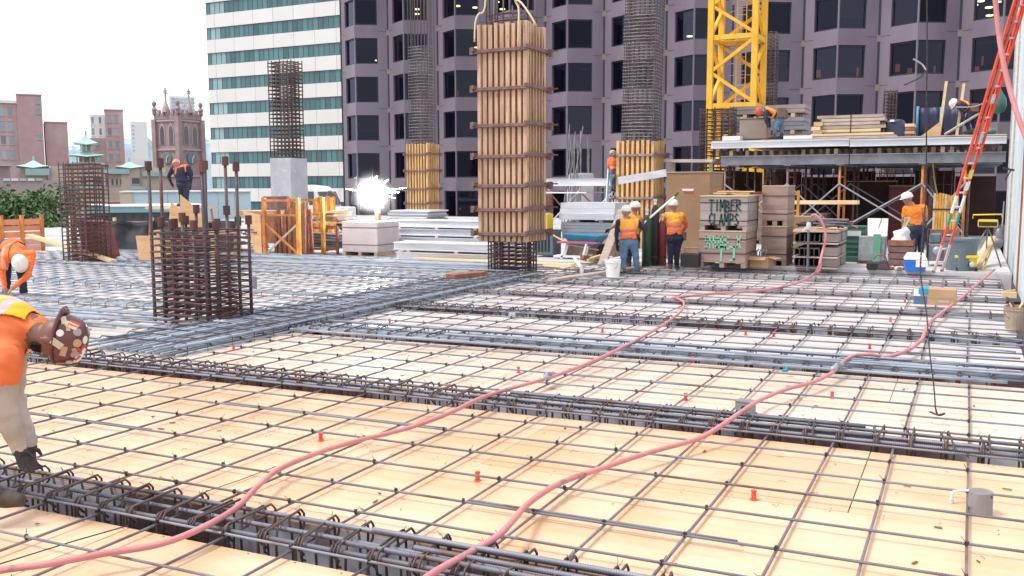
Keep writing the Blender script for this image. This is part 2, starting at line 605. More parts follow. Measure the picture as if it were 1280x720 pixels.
gf = struct(MB().add([(XG1, 7.35, -.03), (XG0, 7.40, -.03), (XG0, 21.6, -.03), (XG1, 21.6, -.03)], [(0, 1, 2, 3)]).build('girder_soffit', M['ply_pale']))

# bar meshes -------------------------------------------------------------
_barcache = {}
def barmesh(axis, L, r, m, n=6, wob=.006, seed=0):
    key = (axis, round(L, 2), r, m, n, wob, seed)
    if key not in _barcache:
        R = random.Random(hash(str(key)) & 0xffff)
        k = max(2, int(L / .7))
        a1, p1, a2, p2 = R.uniform(.3, 1) * wob, R.uniform(0, 6), R.uniform(.3, 1) * wob * .5, R.uniform(0, 6)
        pts = []
        for i in range(k + 1):
            t = -L / 2 + L * i / k
            o = a1 * math.sin(t * .9 + p1) + a2 * math.sin(t * 2.7 + p2)
            h = .25 * a2 * math.sin(t * 3.3 + p1)
            pts.append((t, o, h) if axis == 'x' else ((o, t, h) if axis == 'y' else (o * .6, h, t)))
        _barcache[key] = MB().tube(pts, r, n).mesh('bar_' + axis, M[m], smooth=True)
    return _barcache[key]

ANG = math.atan(SK)
ORD = ['nearest', 'second', 'third', 'fourth', 'fifth', 'sixth', 'seventh', 'eighth']
GX = .06
def make_mat(x0, x1, y0, y1, sx, sy, label, gx0=None, rx=.0086, ry=.0088, mx='bar_x', my='bar_y', over=.2, edge=True, knots=True, first=None):
    cx, cy = (x0 + x1) / 2, (y0 + y1) / 2
    t = thing('rebar_mat', label, 'rebar mat', sk(cx, cy, 0))
    base = sk(cx, cy, 0)
    kn = MB()
    ys = []
    y = (y1 + .03) if edge else y1 - .1
    while y > y0 - .02:
        ys.append(y + rnd.uniform(-.03, .03))
        y -= sy
    xs = []
    x = gx0 if gx0 is not None else x1 - .1
    while x > x0:
        if x < x1:
            xs.append(x + rnd.uniform(-.025, .025))
        x -= sx
    for i, y in enumerate(ys):
        L = x1 - x0
        me = barmesh('x', L, rx, mx, seed=i % 4)
        inst('bar', me, t, sk(cx, y, .054 + rnd.uniform(-.004, .004)) - base, (0, 0, ANG + rnd.uniform(-.002, .002)))
        if rnd.random() < .3:             # a lapped bar beside it
            ll = rnd.choice([1.6, 2.2])
            inst('bar', barmesh('x', ll, rx, mx), t, sk(rnd.uniform(x0 + 1.5, x1 - 1.5), y + .024, .054) - base, (0, 0, ANG))
    for i, x in enumerate(xs):
        L = (y1 - y0) + 2 * over
        inst('bar', barmesh('y', L, ry, my, seed=i % 4), t, sk(x, cy, .033) - base, (0, 0, rnd.uniform(-.004, .004)))
    if knots:
        for y in ys:
            for x in xs:
                if rnd.random() < .8:
                    p = sk(x, y, .056) - base
                    kn.box(p, (.017, .017, .026), rz=rnd.uniform(0, 1.5), rx=.4)
                    if rnd.random() < .6:
                        a = rnd.uniform(0, 6.3)
                        q = p + Vector((math.cos(a) * .03, math.sin(a) * .03, .035))
                        kn.tube([p, q], .0022, 3)
        if kn.v:
            stuff(kn.build('tie_wire', M['wire'], t))
    return t

for bi, (y0, y1) in enumerate(bays):
    if bi == 0:
        lab = 'open bar grid in the bottom corner on the near side of the nearest beam'
        make_mat(-8.6, XR, 1.2, y1 + .03, .457, .47, lab, gx0=GX)
    elif bi < 7:
        lab = 'grid of crossed steel bars between the %s and %s beam cages from the camera' % (ORD[bi - 1], ORD[bi])
        far = bi >= 4
        make_mat(XN if bi == 1 else XG0 - .3, XR, y0, y1, .457, .46, lab, gx0=GX, knots=bi < 5)
    else:
        make_mat(XG0 - .3, XR, y0, y1, .457, .46, 'grid of crossed steel bars between the farthest beam cage and the concrete kerb', gx0=GX, knots=False)

# the crowded mats left of the column line
make_mat(-24.5, XG1, 9.2, 21.3, .46, .36, 'crowded blue grey bar mat beyond the girder, around the free standing rust cages', rx=.011, ry=.011, mx='bar_blue_x', my='bar_blue', over=.0, edge=False, knots=False)
make_mat(-20.0, XN - .1, 2.5, 9.0, .42, .36, 'blue grey bar mat behind the stooping man in the yellow vest', rx=.011, ry=.011, mx='bar_blue_x', my='bar_blue', over=.0, edge=False, knots=False)

# ------------------------------------------------------------------ beam cages
def stirrup_path(w, d, zt):
    """closed tie with bent 135 degree hooks, in the y-z plane"""
    a = w / 2
    r = .03
    def arc(cy, cz, a0, a1, k=3):
        return [(0, cy + r * math.cos(a0 + (a1 - a0) * i / k), cz + r * math.sin(a0 + (a1 - a0) * i / k)) for i in range(k + 1)]
    pi = math.pi
    p = [(.0, -a + .085, zt - .085), (0, -a + .05, zt - .04)]
    p += arc(-a + r, zt - r, pi * .5, pi)
    p += arc(-a + r, zt - d + r, pi, pi * 1.5)
    p += arc(a - r, zt - d + r, pi * 1.5, pi * 2)
    p += arc(a - r, zt - r, 0, pi * .5)
    p += [(.016, -a + r, zt + .004), (.018, -a + .002, zt - .02), (.018, -a + .01, zt - .06), (.018, -a + .05, zt - .10)]
    return p

def hook_path(w, zt):          # cross tie with a hook at each end
    a = w / 2
    return [(0, -a + .03, zt - .12), (0, -a - .005, zt - .10), (0, -a - .012, zt - .03), (0, -a + .02, zt + .008), (0, a - .02, zt + .016),
            (0, a + .012, zt - .02), (0, a + .008, zt - .09), (0, a - .03, zt - .12)]

def beam_cage(bi, x0, x1, label, nbar, rbar, sp, mbar='bar_x', zt=.085, extra=()):
    yc, hw = TR[bi]
    cx = (x0 + x1) / 2
    base = sk(cx, yc, 0)
    t = thing('beam_cage', label, 'rebar cage', base, ANG, 'beam cages laid in the trenches')
    w = hw * 2 - .12
    nseg = 2 if bi < 3 else 1
    L = x1 - x0
    for k in range(nbar):
        y = -w / 2 + .035 + (w - .07) * k / max(1, nbar - 1) + rnd.uniform(-.01, .01)
        inst('longitudinal_bar', barmesh('x', L, rbar, mbar, 8 if bi < 2 else 6, seed=k), t, (0, y, zt - .035 + rnd.uniform(-.006, .006)), (0, 0, rnd.uniform(-.001, .001)))
    for y in (-w / 2 + .04, 0, w / 2 - .04):
        inst('longitudinal_bar', barmesh('x', L, rbar, mbar), t, (0, y, zt - .5))
    for (xo, yo, ll, zo) in extra:
        inst('lap_bar', barmesh('x', ll, rbar * 1.1, mbar), t, (xo, yo, zo))
    st = MB().tube(stirrup_path(w, .54, zt), .0076, 5).mesh('stirrup', M['tie'], smooth=True)
    hk = MB().tube(hook_path(w, zt), .0076, 5).mesh('cross_tie', M['tie'], smooth=True)
    mid = MB().tube([(0, -.05, zt), (0, -.07, zt - .1), (0, -.07, zt - .54), (0, .07, zt - .54), (0, .07, zt - .1), (0, .05, zt)], .008, 5).mesh('inner_stirrup', M['tie'], smooth=True)
    x = -L / 2 + .1
    kn = MB()
    while x < L / 2:
        ry = rnd.uniform(-.05, .05)
        inst('stirrup', st, t, (x, 0, 0), (0, ry, rnd.uniform(-.06, .06)))
        if bi < 4:
            inst('cross_tie', hk, t, (x + rnd.uniform(.03, .06), 0, 0), (0, ry, rnd.uniform(-.1, .1)))
            inst('inner_stirrup', mid, t, (x + rnd.uniform(.02, .05), 0, 0), (0, ry, 0))
        if bi < 3:
            for y in (-w / 2 + .03, w / 2 - .03):
                p = Vector((x + rnd.uniform(-.02, .02), y, zt - .01))
                for _ in range(2):
                    q = p + Vector((rnd.uniform(-.04, .04), rnd.uniform(-.04, .04), rnd.uniform(.02, .055)))
                    kn.tube([p, (p + q) / 2 + Vector((.006, 0, .006)), q], .0016, 3)
        x += sp + rnd.uniform(-.025, .025)
    if kn.v:
        stuff(kn.build('tie_wire', M['wire'], t))
    return t

beam_cage(0, -8.6, XR, 'beam cage of bars and hooked stirrups along the bottom edge, under the gloved hands', 3, .0145, .235,
          extra=[(3.2, -.12, 4.2, .085), (3.4, -.06, 3.8, .1), (3.0, .06, 4.6, .095), (3.3, .02, 4.2, .12)])
beam_cage(1, XN, XR, 'beam cage with hooked stirrups crossing the middle of the deck, second from the camera', 3, .0145, .25,
          extra=[(2.9, -.10, 3.4, .085), (3.0, .1, 3.0, .095)])
beam_cage(2, XG0 - .2, XR, 'beam cage with many lapped straight bars, third from the camera', 5, .015, .3, mbar='bar_blue_x',
          extra=[(1.5, -.2, 7.0, .11), (1.6, -.14, 6.4, .12), (1.2, .2, 7, .11), (0, -.42, 8.4, .07), (0, .44, 8.4, .07), (.8, .36, 6.8, .075)])
beam_cage(3, XG0 - .2, XR, 'beam cage with clustered stirrups, fourth from the camera', 3, .014, .24)
beam_cage(4, XG0 - .2, XR, 'beam cage with thin stirrups, fifth from the camera', 3, .014, .3)
beam_cage(5, XG0 - .2, XR, 'beam cage with thin stirrups, sixth from the camera', 3, .014, .3)
beam_cage(6, XG0 - .2, XR, 'beam cage farthest from the camera in front of the concrete kerb', 3, .014, .3)

# ------------------------------------------------------------------ the girder along the column line: long blue bundled bars
gx = (XG0 + XG1) / 2
t = thing('girder_cage', 'wide bundle of long blue grey bars running along the column line to the formed column', 'rebar cage', (gx, 12.95, 0))
for k in range(20):
    x = -.70 + 1.40 * k / 19 + rnd.uniform(-.02, .02)
    L = rnd.choice([10.6, 10.2, 9.6])
    inst('longitudinal_bar', barmesh('y', L, .0165, 'bar_blue', seed=k % 5, wob=.02), t, (x, rnd.uniform(-.5, .3), rnd.choice([.09, .12, .1]) + rnd.uniform(-.01, .01)), (0, 0, rnd.uniform(-.003, .003)))
for k in range(12):
    inst('longitudinal_bar', barmesh('y', 10.4, .0165, 'bar_blue', seed=k % 5, wob=.02), t, (-.66 + 1.3 * k / 11, 0, .01))
gs = MB().tube([(-.68, 0, .06), (-.70, 0, .11), (-.66, 0, .14), (.66, 0, .14), (.70, 0, .11), (.70, 0, -.015), (-.70, 0, -.015), (-.70, 0, .11)], .009, 5).mesh('stirrup', M['tie'], smooth=True)
for k in range(28):
    inst('stirrup', gs, t, (0, -5.1 + k * .375, rnd.uniform(-.01, .01)), (rnd.uniform(-.1, .1), 0, rnd.uniform(-.05, .05)))

# loose bar bundles lying on the left mat
t = thing('bar_bundle', 'loose bundle of long bars lying crosswise left of the nearer rust cage', 'bars', (-14.5, 8.6, .1))
for k in range(16):
    inst('bar', barmesh('x', 9.0, .014, 'bar_blue_x', seed=k % 4, wob=.03), t, (rnd.uniform(-.8, .8), -.9 + k * .115, rnd.uniform(0, .03)), (0, 0, ANG + rnd.uniform(-.02, .02)))
t = thing('bar_bundle', 'long bundle of bars across the deck in front of the silver beam stacks', 'bars', (-13.6, 18.3, .1), .03)
for k in range(18):
    inst('bar', barmesh('x', 9.5, .014, 'bar_blue_x', seed=k % 4, wob=.03), t, (rnd.uniform(-.8, .8), -1.0 + k * .12, rnd.uniform(0, .05)), (0, 0, rnd.uniform(-.02, .02)))
for yy, nm in ((13.1, 'low ridge of stirrups and bars behind the nearer rust cage'), (16.4, 'low ridge of stirrups and bars in front of the timber shores'), (10.9, 'low ridge of stirrups beside the nearer rust cage')):
    t = thing('beam_cage', nm, 'rebar cage', (-16.2, yy - .55, 0), ANG, 'beam cages laid in the trenches')
    for y in (-.16, -.05, .05, .16):
        inst('longitudinal_bar', barmesh('x', 13.0, .014, 'bar_blue_x', seed=int(y * 50) % 4), t, (0, y, .10))
    sm = MB().tube([(0, -.17, .02), (0, -.18, .10), (0, -.15, .13), (0, .15, .13), (0, .18, .10), (0, .17, .02)], .009, 5).mesh('stirrup', M['tie_grey'], smooth=True)
    for k in range(34):
        inst('stirrup', sm, t, (-6.3 + k * .38 + rnd.uniform(-.05, .05), 0, 0), (0, rnd.uniform(-.1, .1), rnd.uniform(-.1, .1)))
# ------------------------------------------------------------------ column cages and column forms
def column_cage(label, loc, w, d, z0, z1, nx, ny, rb, sp, mt='tie_rust', mb='bar_z', rt=.008, tops=None, coupler=False, cat='rebar cage', inner=True, group=None, lean=(0, 0), rz=0.0):
    """vertical bars round a rectangle w x d, closed ties every sp"""
    t = thing('column_cage', label, cat, (loc[0], loc[1], 0), rz, group)
    if lean != (0, 0):
        t.rotation_euler = (lean[0], lean[1], rz)
    P = []
    for i in range(nx):
        x = -w / 2 + w * i / (nx - 1)
        P += [(x, -d / 2), (x, d / 2)]
    for j in range(1, ny - 1):
        y = -d / 2 + d * j / (ny - 1)
        P += [(-w / 2, y), (w / 2, y)]
    for k, (x, y) in enumerate(P):
        top = tops[k % len(tops)] if tops else z1 + rnd.uniform(0, .1)
        L = top - z0
        inst('vertical_bar', barmesh('z', L, rb, mb, 6, wob=.01, seed=k % 3), t, (x * .94, y * .94, z0 + L / 2))
        if coupler:
            cm = MB().lathe([(rb * 2.0, -.07), (rb * 2.0, .06)], n=8).mesh('coupler', M['tie_rust'])
            inst('coupler', cm, t, (x * .94, y * .94, top))
    r = .03
    def ring(w, d, o=0.0):
        a, b = w / 2, d / 2
        return [(-a, -b + r, 0), (-a + r, -b, 0), (a - r, -b, .004), (a, -b + r, .004), (a, b - r, 0), (a - r, b, 0), (-a + r, b, -.004), (-a, b - r, -.004)]
    tie = MB().tube(ring(w, d), rt, 5, closed=True).mesh('tie', M[mt])
    itie = MB()
    if inner:
        itie.tube(ring(w * .46, d), rt, 5, closed=True)
        itie.tube([(q[0], q[1], q[2] + .018) for q in ring(w, d * .46)], rt, 5, closed=True)
        im = itie.mesh('inner_tie', M[mt])
    z = z0 + .06
    k = 0
    while z < z1:
        tl = (rnd.uniform(-.012, .012), rnd.uniform(-.012, .012), rnd.uniform(-.01, .01))
        inst('tie', tie, t, (rnd.uniform(-.008, .008), rnd.uniform(-.008, .008), z), tl)
        if inner:
            inst('inner_tie', im, t, (rnd.uniform(-.01, .01), rnd.uniform(-.01, .01), z + .01), tl)
        z += sp + rnd.uniform(-.008, .008)
        k += 1
    return t

# the free-standing cage in the left foreground: bars with couplers
cL = Vector((-9.80, 9.90, 0))
tt = [zat(cL.x, cL.y, v) for v in (207, 262, 276, 205, 278, 280, 270, 200, 279, 277, 210, 275, 203, 280, 279, 262, 276, 208, 280, 264)]
column_cage('short rust brown rebar cage with tall couplered bars, left of the middle in the foreground', cL, 1.06, .92, 0.02, zat(cL.x, cL.y, 283), 6, 5, .024, .088, rt=.0105, tops=tt, coupler=True)
# the thinner cage at the left edge
cM = Vector((-20.35, 16.6, 0))
column_cage('slim dark rebar cage standing in front of the green tree at the left', cM, .92, .8, 0, zat(cM.x, cM.y, 206), 6, 5, .016, .105, rt=.0105)

def stud_column(label, loc, w, d, z0, z1, clamps, ns_f, ns_s, sm, bm, cm, rz=0.0, holes=True):
    t = thing('column_form', label, 'column form', (loc[0], loc[1], 0), rz)
    pw, pd = w - .20, d - .20
    MB().b2((-pw / 2, -pd / 2, z0 + .01), (pw / 2, pd / 2, z1 - .06)).build('form_panel', bm, t)
    # studs on front (-y) and right (+x), plus the hidden faces
    for face in range(4):
        n = ns_f if face in (0, 2) else ns_s
        span = w if face in (0, 2) else d
        for k in range(n):
            a = -span / 2 + .045 + (span - .09) * k / (n - 1)
            sw = rnd.choice([.088, .088, .075])
            hz = z1 + rnd.uniform(-.035, .03)
            m = MB()
            if face == 0:
                m.b2((a - sw / 2, -d / 2 - .0, z0), (a + sw / 2, -pd / 2 - .002, hz))
            elif face == 1:
                m.b2((pw / 2 + .002, a - sw * .24, z0), (w / 2, a + sw * .24, hz))
            elif face == 2:
                m.b2((a - sw / 2, pd / 2 + .002, z0), (a + sw / 2, d / 2, hz))
            else:
                m.b2((-w / 2, a - sw * .28, z0), (-pw / 2 - .002, a + sw * .28, hz))
            m.build('stud', sm, t)
    # column clamps: four flat arms with overlapping ends and wedges
    for zc in clamps:
        c = MB()
        h, th = .075, .055
        e = .13
        z = zc + rnd.uniform(-.01, .01)
        c.b2((-w / 2 - e, -d / 2 - th, z), (w / 2 + .03, -d / 2 - .003, z + h))
        c.b2((w / 2 + .003, -d / 2 - .16, z + h * .55), (w / 2 + th, d / 2 + e * .6, z + h * 1.55))
        c.b2((-w / 2 - .03, d / 2 + .003, z), (w / 2 + e, d / 2 + th, z + h))
        c.b2((-w / 2 - th, -d / 2 - .16, z + h * .55), (-w / 2 - .003, d / 2 + e, z + h * 1.55))
        c.b2((-w / 2 - e + .01, -d / 2 - th - .012, z + .012), (w / 2, -d / 2 - th + .001, z + .03))
        cl = c.build('column_clamp', cm, t, bevel=.006)
        wd = MB()
        wd.b2((w / 2 + .05, d / 2 - .02, z - .03), (w / 2 + .14, d / 2 + .07, z + .13))
        wd.b2((w / 2 + .12, d / 2 + .0, z + .07), (w / 2 + .27, d / 2 + .03, z + .1))
        wd.b2((-w / 2 - .13, -d / 2 - .09, z - .02), (-w / 2 - .06, -d / 2 - .06, z + .12))
        wd.build('wedge', M['clamp'], cl)
    return t

# main timber column form
cC = Vector((-8.84, 18.0, 0))
zc = [zat(cC.x, cC.y - .5, v) for v in (62, 111, 157, 195, 233, 263, 293)]
mf = stud_column('tall timber column form with studs and steel clamps, hanging above its cage in the middle', cC, 1.16, .96, zat(cC.x, cC.y - .5, 302), zat(cC.x, cC.y - .5, 29),
                 [z - .04 for z in zc], 9, 7, M['stud'], M['form_back'], M['clamp'])
# lifting straps on the form
for sx, top in ((-.5, 1.0), (.42, .9)):
    z1 = zat(cC.x, cC.y - .5, 29)
    st = MB()
    if sx < 0:
        P = [(-.57, -.6, z1 - .35), (-.56, -.58, z1 + .02), (-.53, -.5, z1 + .22), (-.42, -.4, z1 + .38), (-.4, -.35, z1 + 1.4)]
    else:
        P = [(.42, -.58, z1 - .5), (.44, -.57, z1 + .0), (.4, -.5, z1 + .28), (.33, -.5, z1 + .42), (.5, -.6, z1 + .36), (.72, -.65, z1 + .1), (.86, -.66, z1 - .12)]
    st.tube(spline(P, 4), .02, 6)
    st.build('lifting_strap', mat('strap_cream' + str(sx), (.66, .56, .36), .8), mf, smooth=True)
column_cage('dark rebar cage under and through the tall timber column form', cC, .86, .74, 0, zat(cC.x, cC.y, 300) + .05, 6, 6, .019, .085, mt='tie_rust', rt=.009)
column_cage('rusty rebar sticking out of the top of the tall timber form', cC, .86, .80, zat(cC.x, cC.y - .5, 60), zat(cC.x, cC.y - .5, 14), 5, 4, .018, .13, tops=[zat(cC.x, cC.y, v) for v in (-40, 12, -60, 16, -20)])

# second form in the column line with its tall cage
c2 = Vector((-9.35, 28.2, 0))
stud_column('yellow timber column form below a tall cage, behind the two men in vests', c2, 1.22, 1.1, -.02, zat(c2.x, c2.y - .5, 176),
            [zat(c2.x, c2.y - .5, v) - .04 for v in (194, 221, 248, 275)], 8, 7, M['stud_y'], M['form_back_y'], M['clamp_g'])
column_cage('tall grey rebar cage leaning slightly above the yellow timber form, left of the crane', (c2.x - .05, c2.y), 1.02, .92, zat(c2.x, c2.y - .5, 182), 9.6, 7, 6, .016, .10, mt='tie_grey', mb='bar_z', rt=.009, lean=(0, .018))

# third form, farther
c3 = Vector(atD(529, 250, 46)); c3.z = 0
stud_column('small pale timber column form beside the tower, left of the tall form', c3, 1.22, 1.1, -.02, zat(c3.x, c3.y, 180),
            [zat(c3.x, c3.y, v) - .04 for v in (193, 214, 236, 254)], 8, 7, M['stud_y'], M['form_back_y'], M['clamp'])
column_cage('grey rebar cage with tall bare bars above the small pale form', (c3.x, c3.y), 1.0, .92, zat(c3.x, c3.y, 184), zat(c3.x, c3.y, 58), 6, 5, .018, .15, mt='tie_grey', rt=.012, tops=[14.5, 13.8, 15])

# concrete column with its cage
c4 = Vector(atD(362, 240, 36)); c4.z = 0
cc = thing('concrete_column', 'square grey concrete column with a rebar cage rising out of its top', 'column', (c4.x, c4.y, 0))
MB().b2((-.5, -.5, -.02), (.5, .5, zat(c4.x, c4.y, 198))).build('shaft', M['concrete'], cc, bevel=.02)
column_cage('dark rebar cage standing on the grey concrete column in front of the striped white building', (c4.x - .05, c4.y), 1.0, .9, zat(c4.x, c4.y, 199), zat(c4.x, c4.y, 78), 6, 5, .024, .15, mt='tie', rt=.016)

# cages by the crane and on the raised deck
c5 = atD(897, 180, 29.5)
column_cage('rust cage standing at the foot of the yellow crane mast', (c5.x, c5.y), 1.0, .9, .14, zat(c5.x, c5.y, 137), 5, 5, .018, .12, rt=.011)
c6 = atD(957, 180, 44)
column_cage('tall dark cage right behind the yellow crane mast', (c6.x, c6.y), .85, .8, 0, zat(c6.x, c6.y, 42), 5, 4, .018, .16, mt='tie', rt=.013)
c7 = atD(1112, 150, 56)
column_cage('small rust red cage above the lumber pile in front of the tower windows', (c7.x, c7.y), .75, .7, 0, zat(c7.x, c7.y, 112), 5, 4, .02, .2, rt=.016)
# ------------------------------------------------------------------ brown granite tower with bay windows
M['granite'] = mat('granite', (.205, .168, .215), .55, c2=(.165, .13, .172), ns=.35, stretch=(1, 1, .35), bump=.05, bs=8, c3=(.235, .20, .245), ns3=.16, lo3=.45, hi3=.7)
M['granite_lt'] = mat('granite_lt', (.23, .20, .225), .5, c2=(.19, .165, .19), ns=.6, var=.06)
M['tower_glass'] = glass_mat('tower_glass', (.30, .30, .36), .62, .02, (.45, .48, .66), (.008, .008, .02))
M['blind'] = mat('blind', (.30, .27, .25), .9, var=.4)
M['frame_dark'] = mat('frame_dark', (.03, .03, .04), .4, .3)
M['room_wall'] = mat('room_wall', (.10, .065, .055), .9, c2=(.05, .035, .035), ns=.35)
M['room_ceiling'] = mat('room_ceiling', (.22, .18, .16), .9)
M['lamp_glow'] = mat('lamp_glow', (.9, .8, .6), .5, emit=(1, .78, .36, 6.0))
M['lamp_warm'] = mat('lamp_warm', (.8, .4, .15), .5, emit=(1, .36, .10, .28))
P_BAY, YV, YN = 5.68, 78.9, 77.2
tower = thing('office_tower', 'dark mauve granite tower with rows of angled bay windows', 'building', (0, YV, -7))
TX0 = -58.04
NB = 12
ZW0, FL, WH = 13.96 - 3.75 * 5, 3.75, 2.5       # window sills, storey, window height
NF = 8
def fpt(x, y, z):
    return Vector((x, y - YV, z + 7))
facet = []
for k in range(NB):
    xl = TX0 + k * P_BAY
    xm, xr = xl + P_BAY / 2, xl + P_BAY
    facet += [((xl, YV), (xm, YN), .30, .975), ((xm, YN), (xr, YV), .025, .68)]
wall = MB()
frames = []
glow_spots = []
for fi, (A, B, w0, w1) in enumerate(facet):
    A, B = Vector((*A, 0)), Vector((*B, 0))
    d = (B - A)
    L = d.length
    dn = d.normalized()
    nrm = Vector((dn.y, -dn.x, 0))           # outward
    def q(s, z, dep=0.0):
        p = A + d * s - nrm * dep
        return fpt(p.x, p.y, z)
    gz = -6.8
    # piers beside the window, full height (split per floor to allow joints)
    for f in range(NF + 1):
        zs = ZW0 + f * FL
        zt = zs + WH
        zb = zs - (FL - WH) if f else gz
        # spandrel under window
        wall.add([q(0, zb), q(1, zb), q(1, zs), q(0, zs)], [(0, 1, 2, 3)])
        if f < NF:
            for a, b in ((0, w0), (w1, 1)):
                if b - a > .001:
                    wall.add([q(a, zs), q(b, zs), q(b, zt), q(a, zt)], [(0, 1, 2, 3)])
            # reveals
            r = .22
            wall.add([q(w0, zs), q(w1, zs), q(w1, zs, r), q(w0, zs, r)], [(0, 1, 2, 3)])
            wall.add([q(w0, zt), q(w1, zt), q(w1, zt, r), q(w0, zt, r)], [(0, 3, 2, 1)])
            wall.add([q(w0, zs), q(w0, zt), q(w0, zt, r), q(w0, zs, r)], [(0, 3, 2, 1)])
            wall.add([q(w1, zs), q(w1, zt), q(w1, zt, r), q(w1, zs, r)], [(0, 1, 2, 3)])
wall.build('granite_wall', M['granite'], tower)
# recessed vertical joints at the valleys and at the bay edge lines
jn = MB()
for k in range(NB + 1):
    x = TX0 + k * P_BAY
    jn.box(fpt(x, YV - .02, 14), (.16, .1, 42))
jn.build('wall_joint', M['frame_dark'], tower)
jn = MB()
for fi, (A, B, w0, w1) in enumerate(facet):
    A, B = Vector((*A, 0)), Vector((*B, 0))
    dn = (B - A).normalized()
    nrm = Vector((dn.y, -dn.x, 0))
    for f in range(NF):
        zs = ZW0 + f * FL
        c = (A + B) / 2 + nrm * .012
        p0, p1 = A + nrm * .004, B + nrm * .004
        if fi % 2:
            s0 = A + (B - A) * .69 + nrm * .004
            jn.bar(fpt(s0.x, s0.y, zs - .6), fpt(p1.x, p1.y, zs - .6), .012, .03)
        else:
            s1 = A + (B - A) * .29 + nrm * .004
            jn.bar(fpt(p0.x, p0.y, zs - .6), fpt(s1.x, s1.y, zs - .6), .012, .03)
stuff(jn.build('panel_joint', M['frame_dark'], tower))
# windows: each a part with its pane
for fi, (A, B, w0, w1) in enumerate(facet):
    A, B = Vector((*A, 0)), Vector((*B, 0))
    d = B - A
    dn = d.normalized()
    nrm = Vector((dn.y, -dn.x, 0))
    for f in range(NF):
        zs = ZW0 + f * FL
        a = A + d * w0 - nrm * .2
        b = A + d * w1 - nrm * .2
        m = MB()
        za, zb = zs + .01, zs + WH - .01
        e = .055
        for (p, q2, z0, z1) in ((a, b, za + e, za + e), (a, b, zb - e, zb - e)):
            m.bar(fpt(p.x, p.y, z0), fpt(q2.x, q2.y, z0), .08, 2 * e)
        for p in (a + dn * e, b - dn * e):
            m.bar(fpt(p.x, p.y, za + 2 * e), fpt(p.x, p.y, zb - 2 * e), .08, 2 * e, up=(dn.x, dn.y, 0))
        w = m.build('window', M['frame_dark'], tower)
        m = MB()
        p, q2 = a - nrm * .03, b - nrm * .03
        m.add([fpt(p.x, p.y, za), fpt(q2.x, q2.y, za), fpt(q2.x, q2.y, zb), fpt(p.x, p.y, zb)], [(0, 1, 2, 3)])
        m.build('pane', M['tower_glass'], w)
# rooms behind the glass
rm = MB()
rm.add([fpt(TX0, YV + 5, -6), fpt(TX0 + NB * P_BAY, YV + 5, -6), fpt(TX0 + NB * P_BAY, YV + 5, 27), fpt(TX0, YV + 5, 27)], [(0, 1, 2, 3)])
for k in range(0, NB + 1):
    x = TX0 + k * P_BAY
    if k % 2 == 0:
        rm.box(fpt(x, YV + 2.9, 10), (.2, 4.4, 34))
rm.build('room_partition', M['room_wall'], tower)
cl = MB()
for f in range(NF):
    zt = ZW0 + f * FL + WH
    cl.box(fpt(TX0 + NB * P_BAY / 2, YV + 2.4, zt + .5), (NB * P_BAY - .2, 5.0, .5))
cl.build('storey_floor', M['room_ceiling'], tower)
lm = MB().lathe([(.26, 0), (.26, .08)], n=10).mesh('ceiling_lamp', M['lamp_glow'])
for (u, v) in ((463, 66), (476, 68), (472, 76), (521, 12), (521, 18), (529, 27), (539, 30), (572, 8), (594, 10), (596, 60), (862, 46), (1218, 7), (1226, 2), (1236, 10), (1247, 3), (1237, 20), (538, 77), (621, 3), (628, 12)):
    p = atY(u, v, YV + 1.6)
    f = round((p.z - ZW0 - WH) / FL)
    inst('ceiling_lamp', lm, tower, Vector((p.x, p.y - YV, p.z + 7)))
lw = MB().box((0, 0, 0), (.34, .1, .6)).mesh('lit_room_panel', M['lamp_warm'])
lw2 = MB().box((0, 0, 0), (.16, .1, .7)).mesh('lit_room_panel', M['lamp_warm'])
for i, (u, v) in enumerate(((695, 112), (1023, 92), (1072, 90), (1137, 90), (1168, 88), (1221, 88), (507, 125), (540, 122), (600, 122), (571, 117), (1228, 76), (1122, 85), (985, 90), (1060, 150), (745, 205), (694, 118), (575, 258), (590, 260))):
    p = atY(u, v, YV + 3.0)
    inst('lit_room_panel', lw if i % 2 else lw2, tower, Vector((p.x, p.y - YV, p.z + 7)))
# window blinds at a few heads
bl = MB().box((0, 0, 0), (1.9, .05, .22)).mesh('blind', M['lumber_grey'])
for fi, (A, B, w0, w1) in enumerate(facet):          # drawn blinds behind some of the panes
    A, B = Vector((*A, 0)), Vector((*B, 0))
    d = B - A
    dn = d.normalized()
    nrm = Vector((dn.y, -dn.x, 0))
    for f in range(NF):
        if rnd.random() < .3:
            c = A + d * ((w0 + w1) / 2) - nrm * .36
            hgt = rnd.choice((.3, .5, .9, 1.6))
            L_ = d.length * (w1 - w0) - .15
            p, q2 = c - dn * L_ / 2, c + dn * L_ / 2
            z1 = ZW0 + f * FL + WH - .02
            MB().bar(fpt(p.x, p.y, z1 - hgt / 2), fpt(q2.x, q2.y, z1 - hgt / 2), .02, hgt).build('blind', M['blind'], tower)
for (u, v) in ((737, 86), (783, 84), (1228, 52)):
    p = atY(u, v, YV - .4)
    inst('blind', bl, tower, Vector((p.x, p.y - YV, p.z + 7)), (0, 0, .5 if u == 737 else -.5))

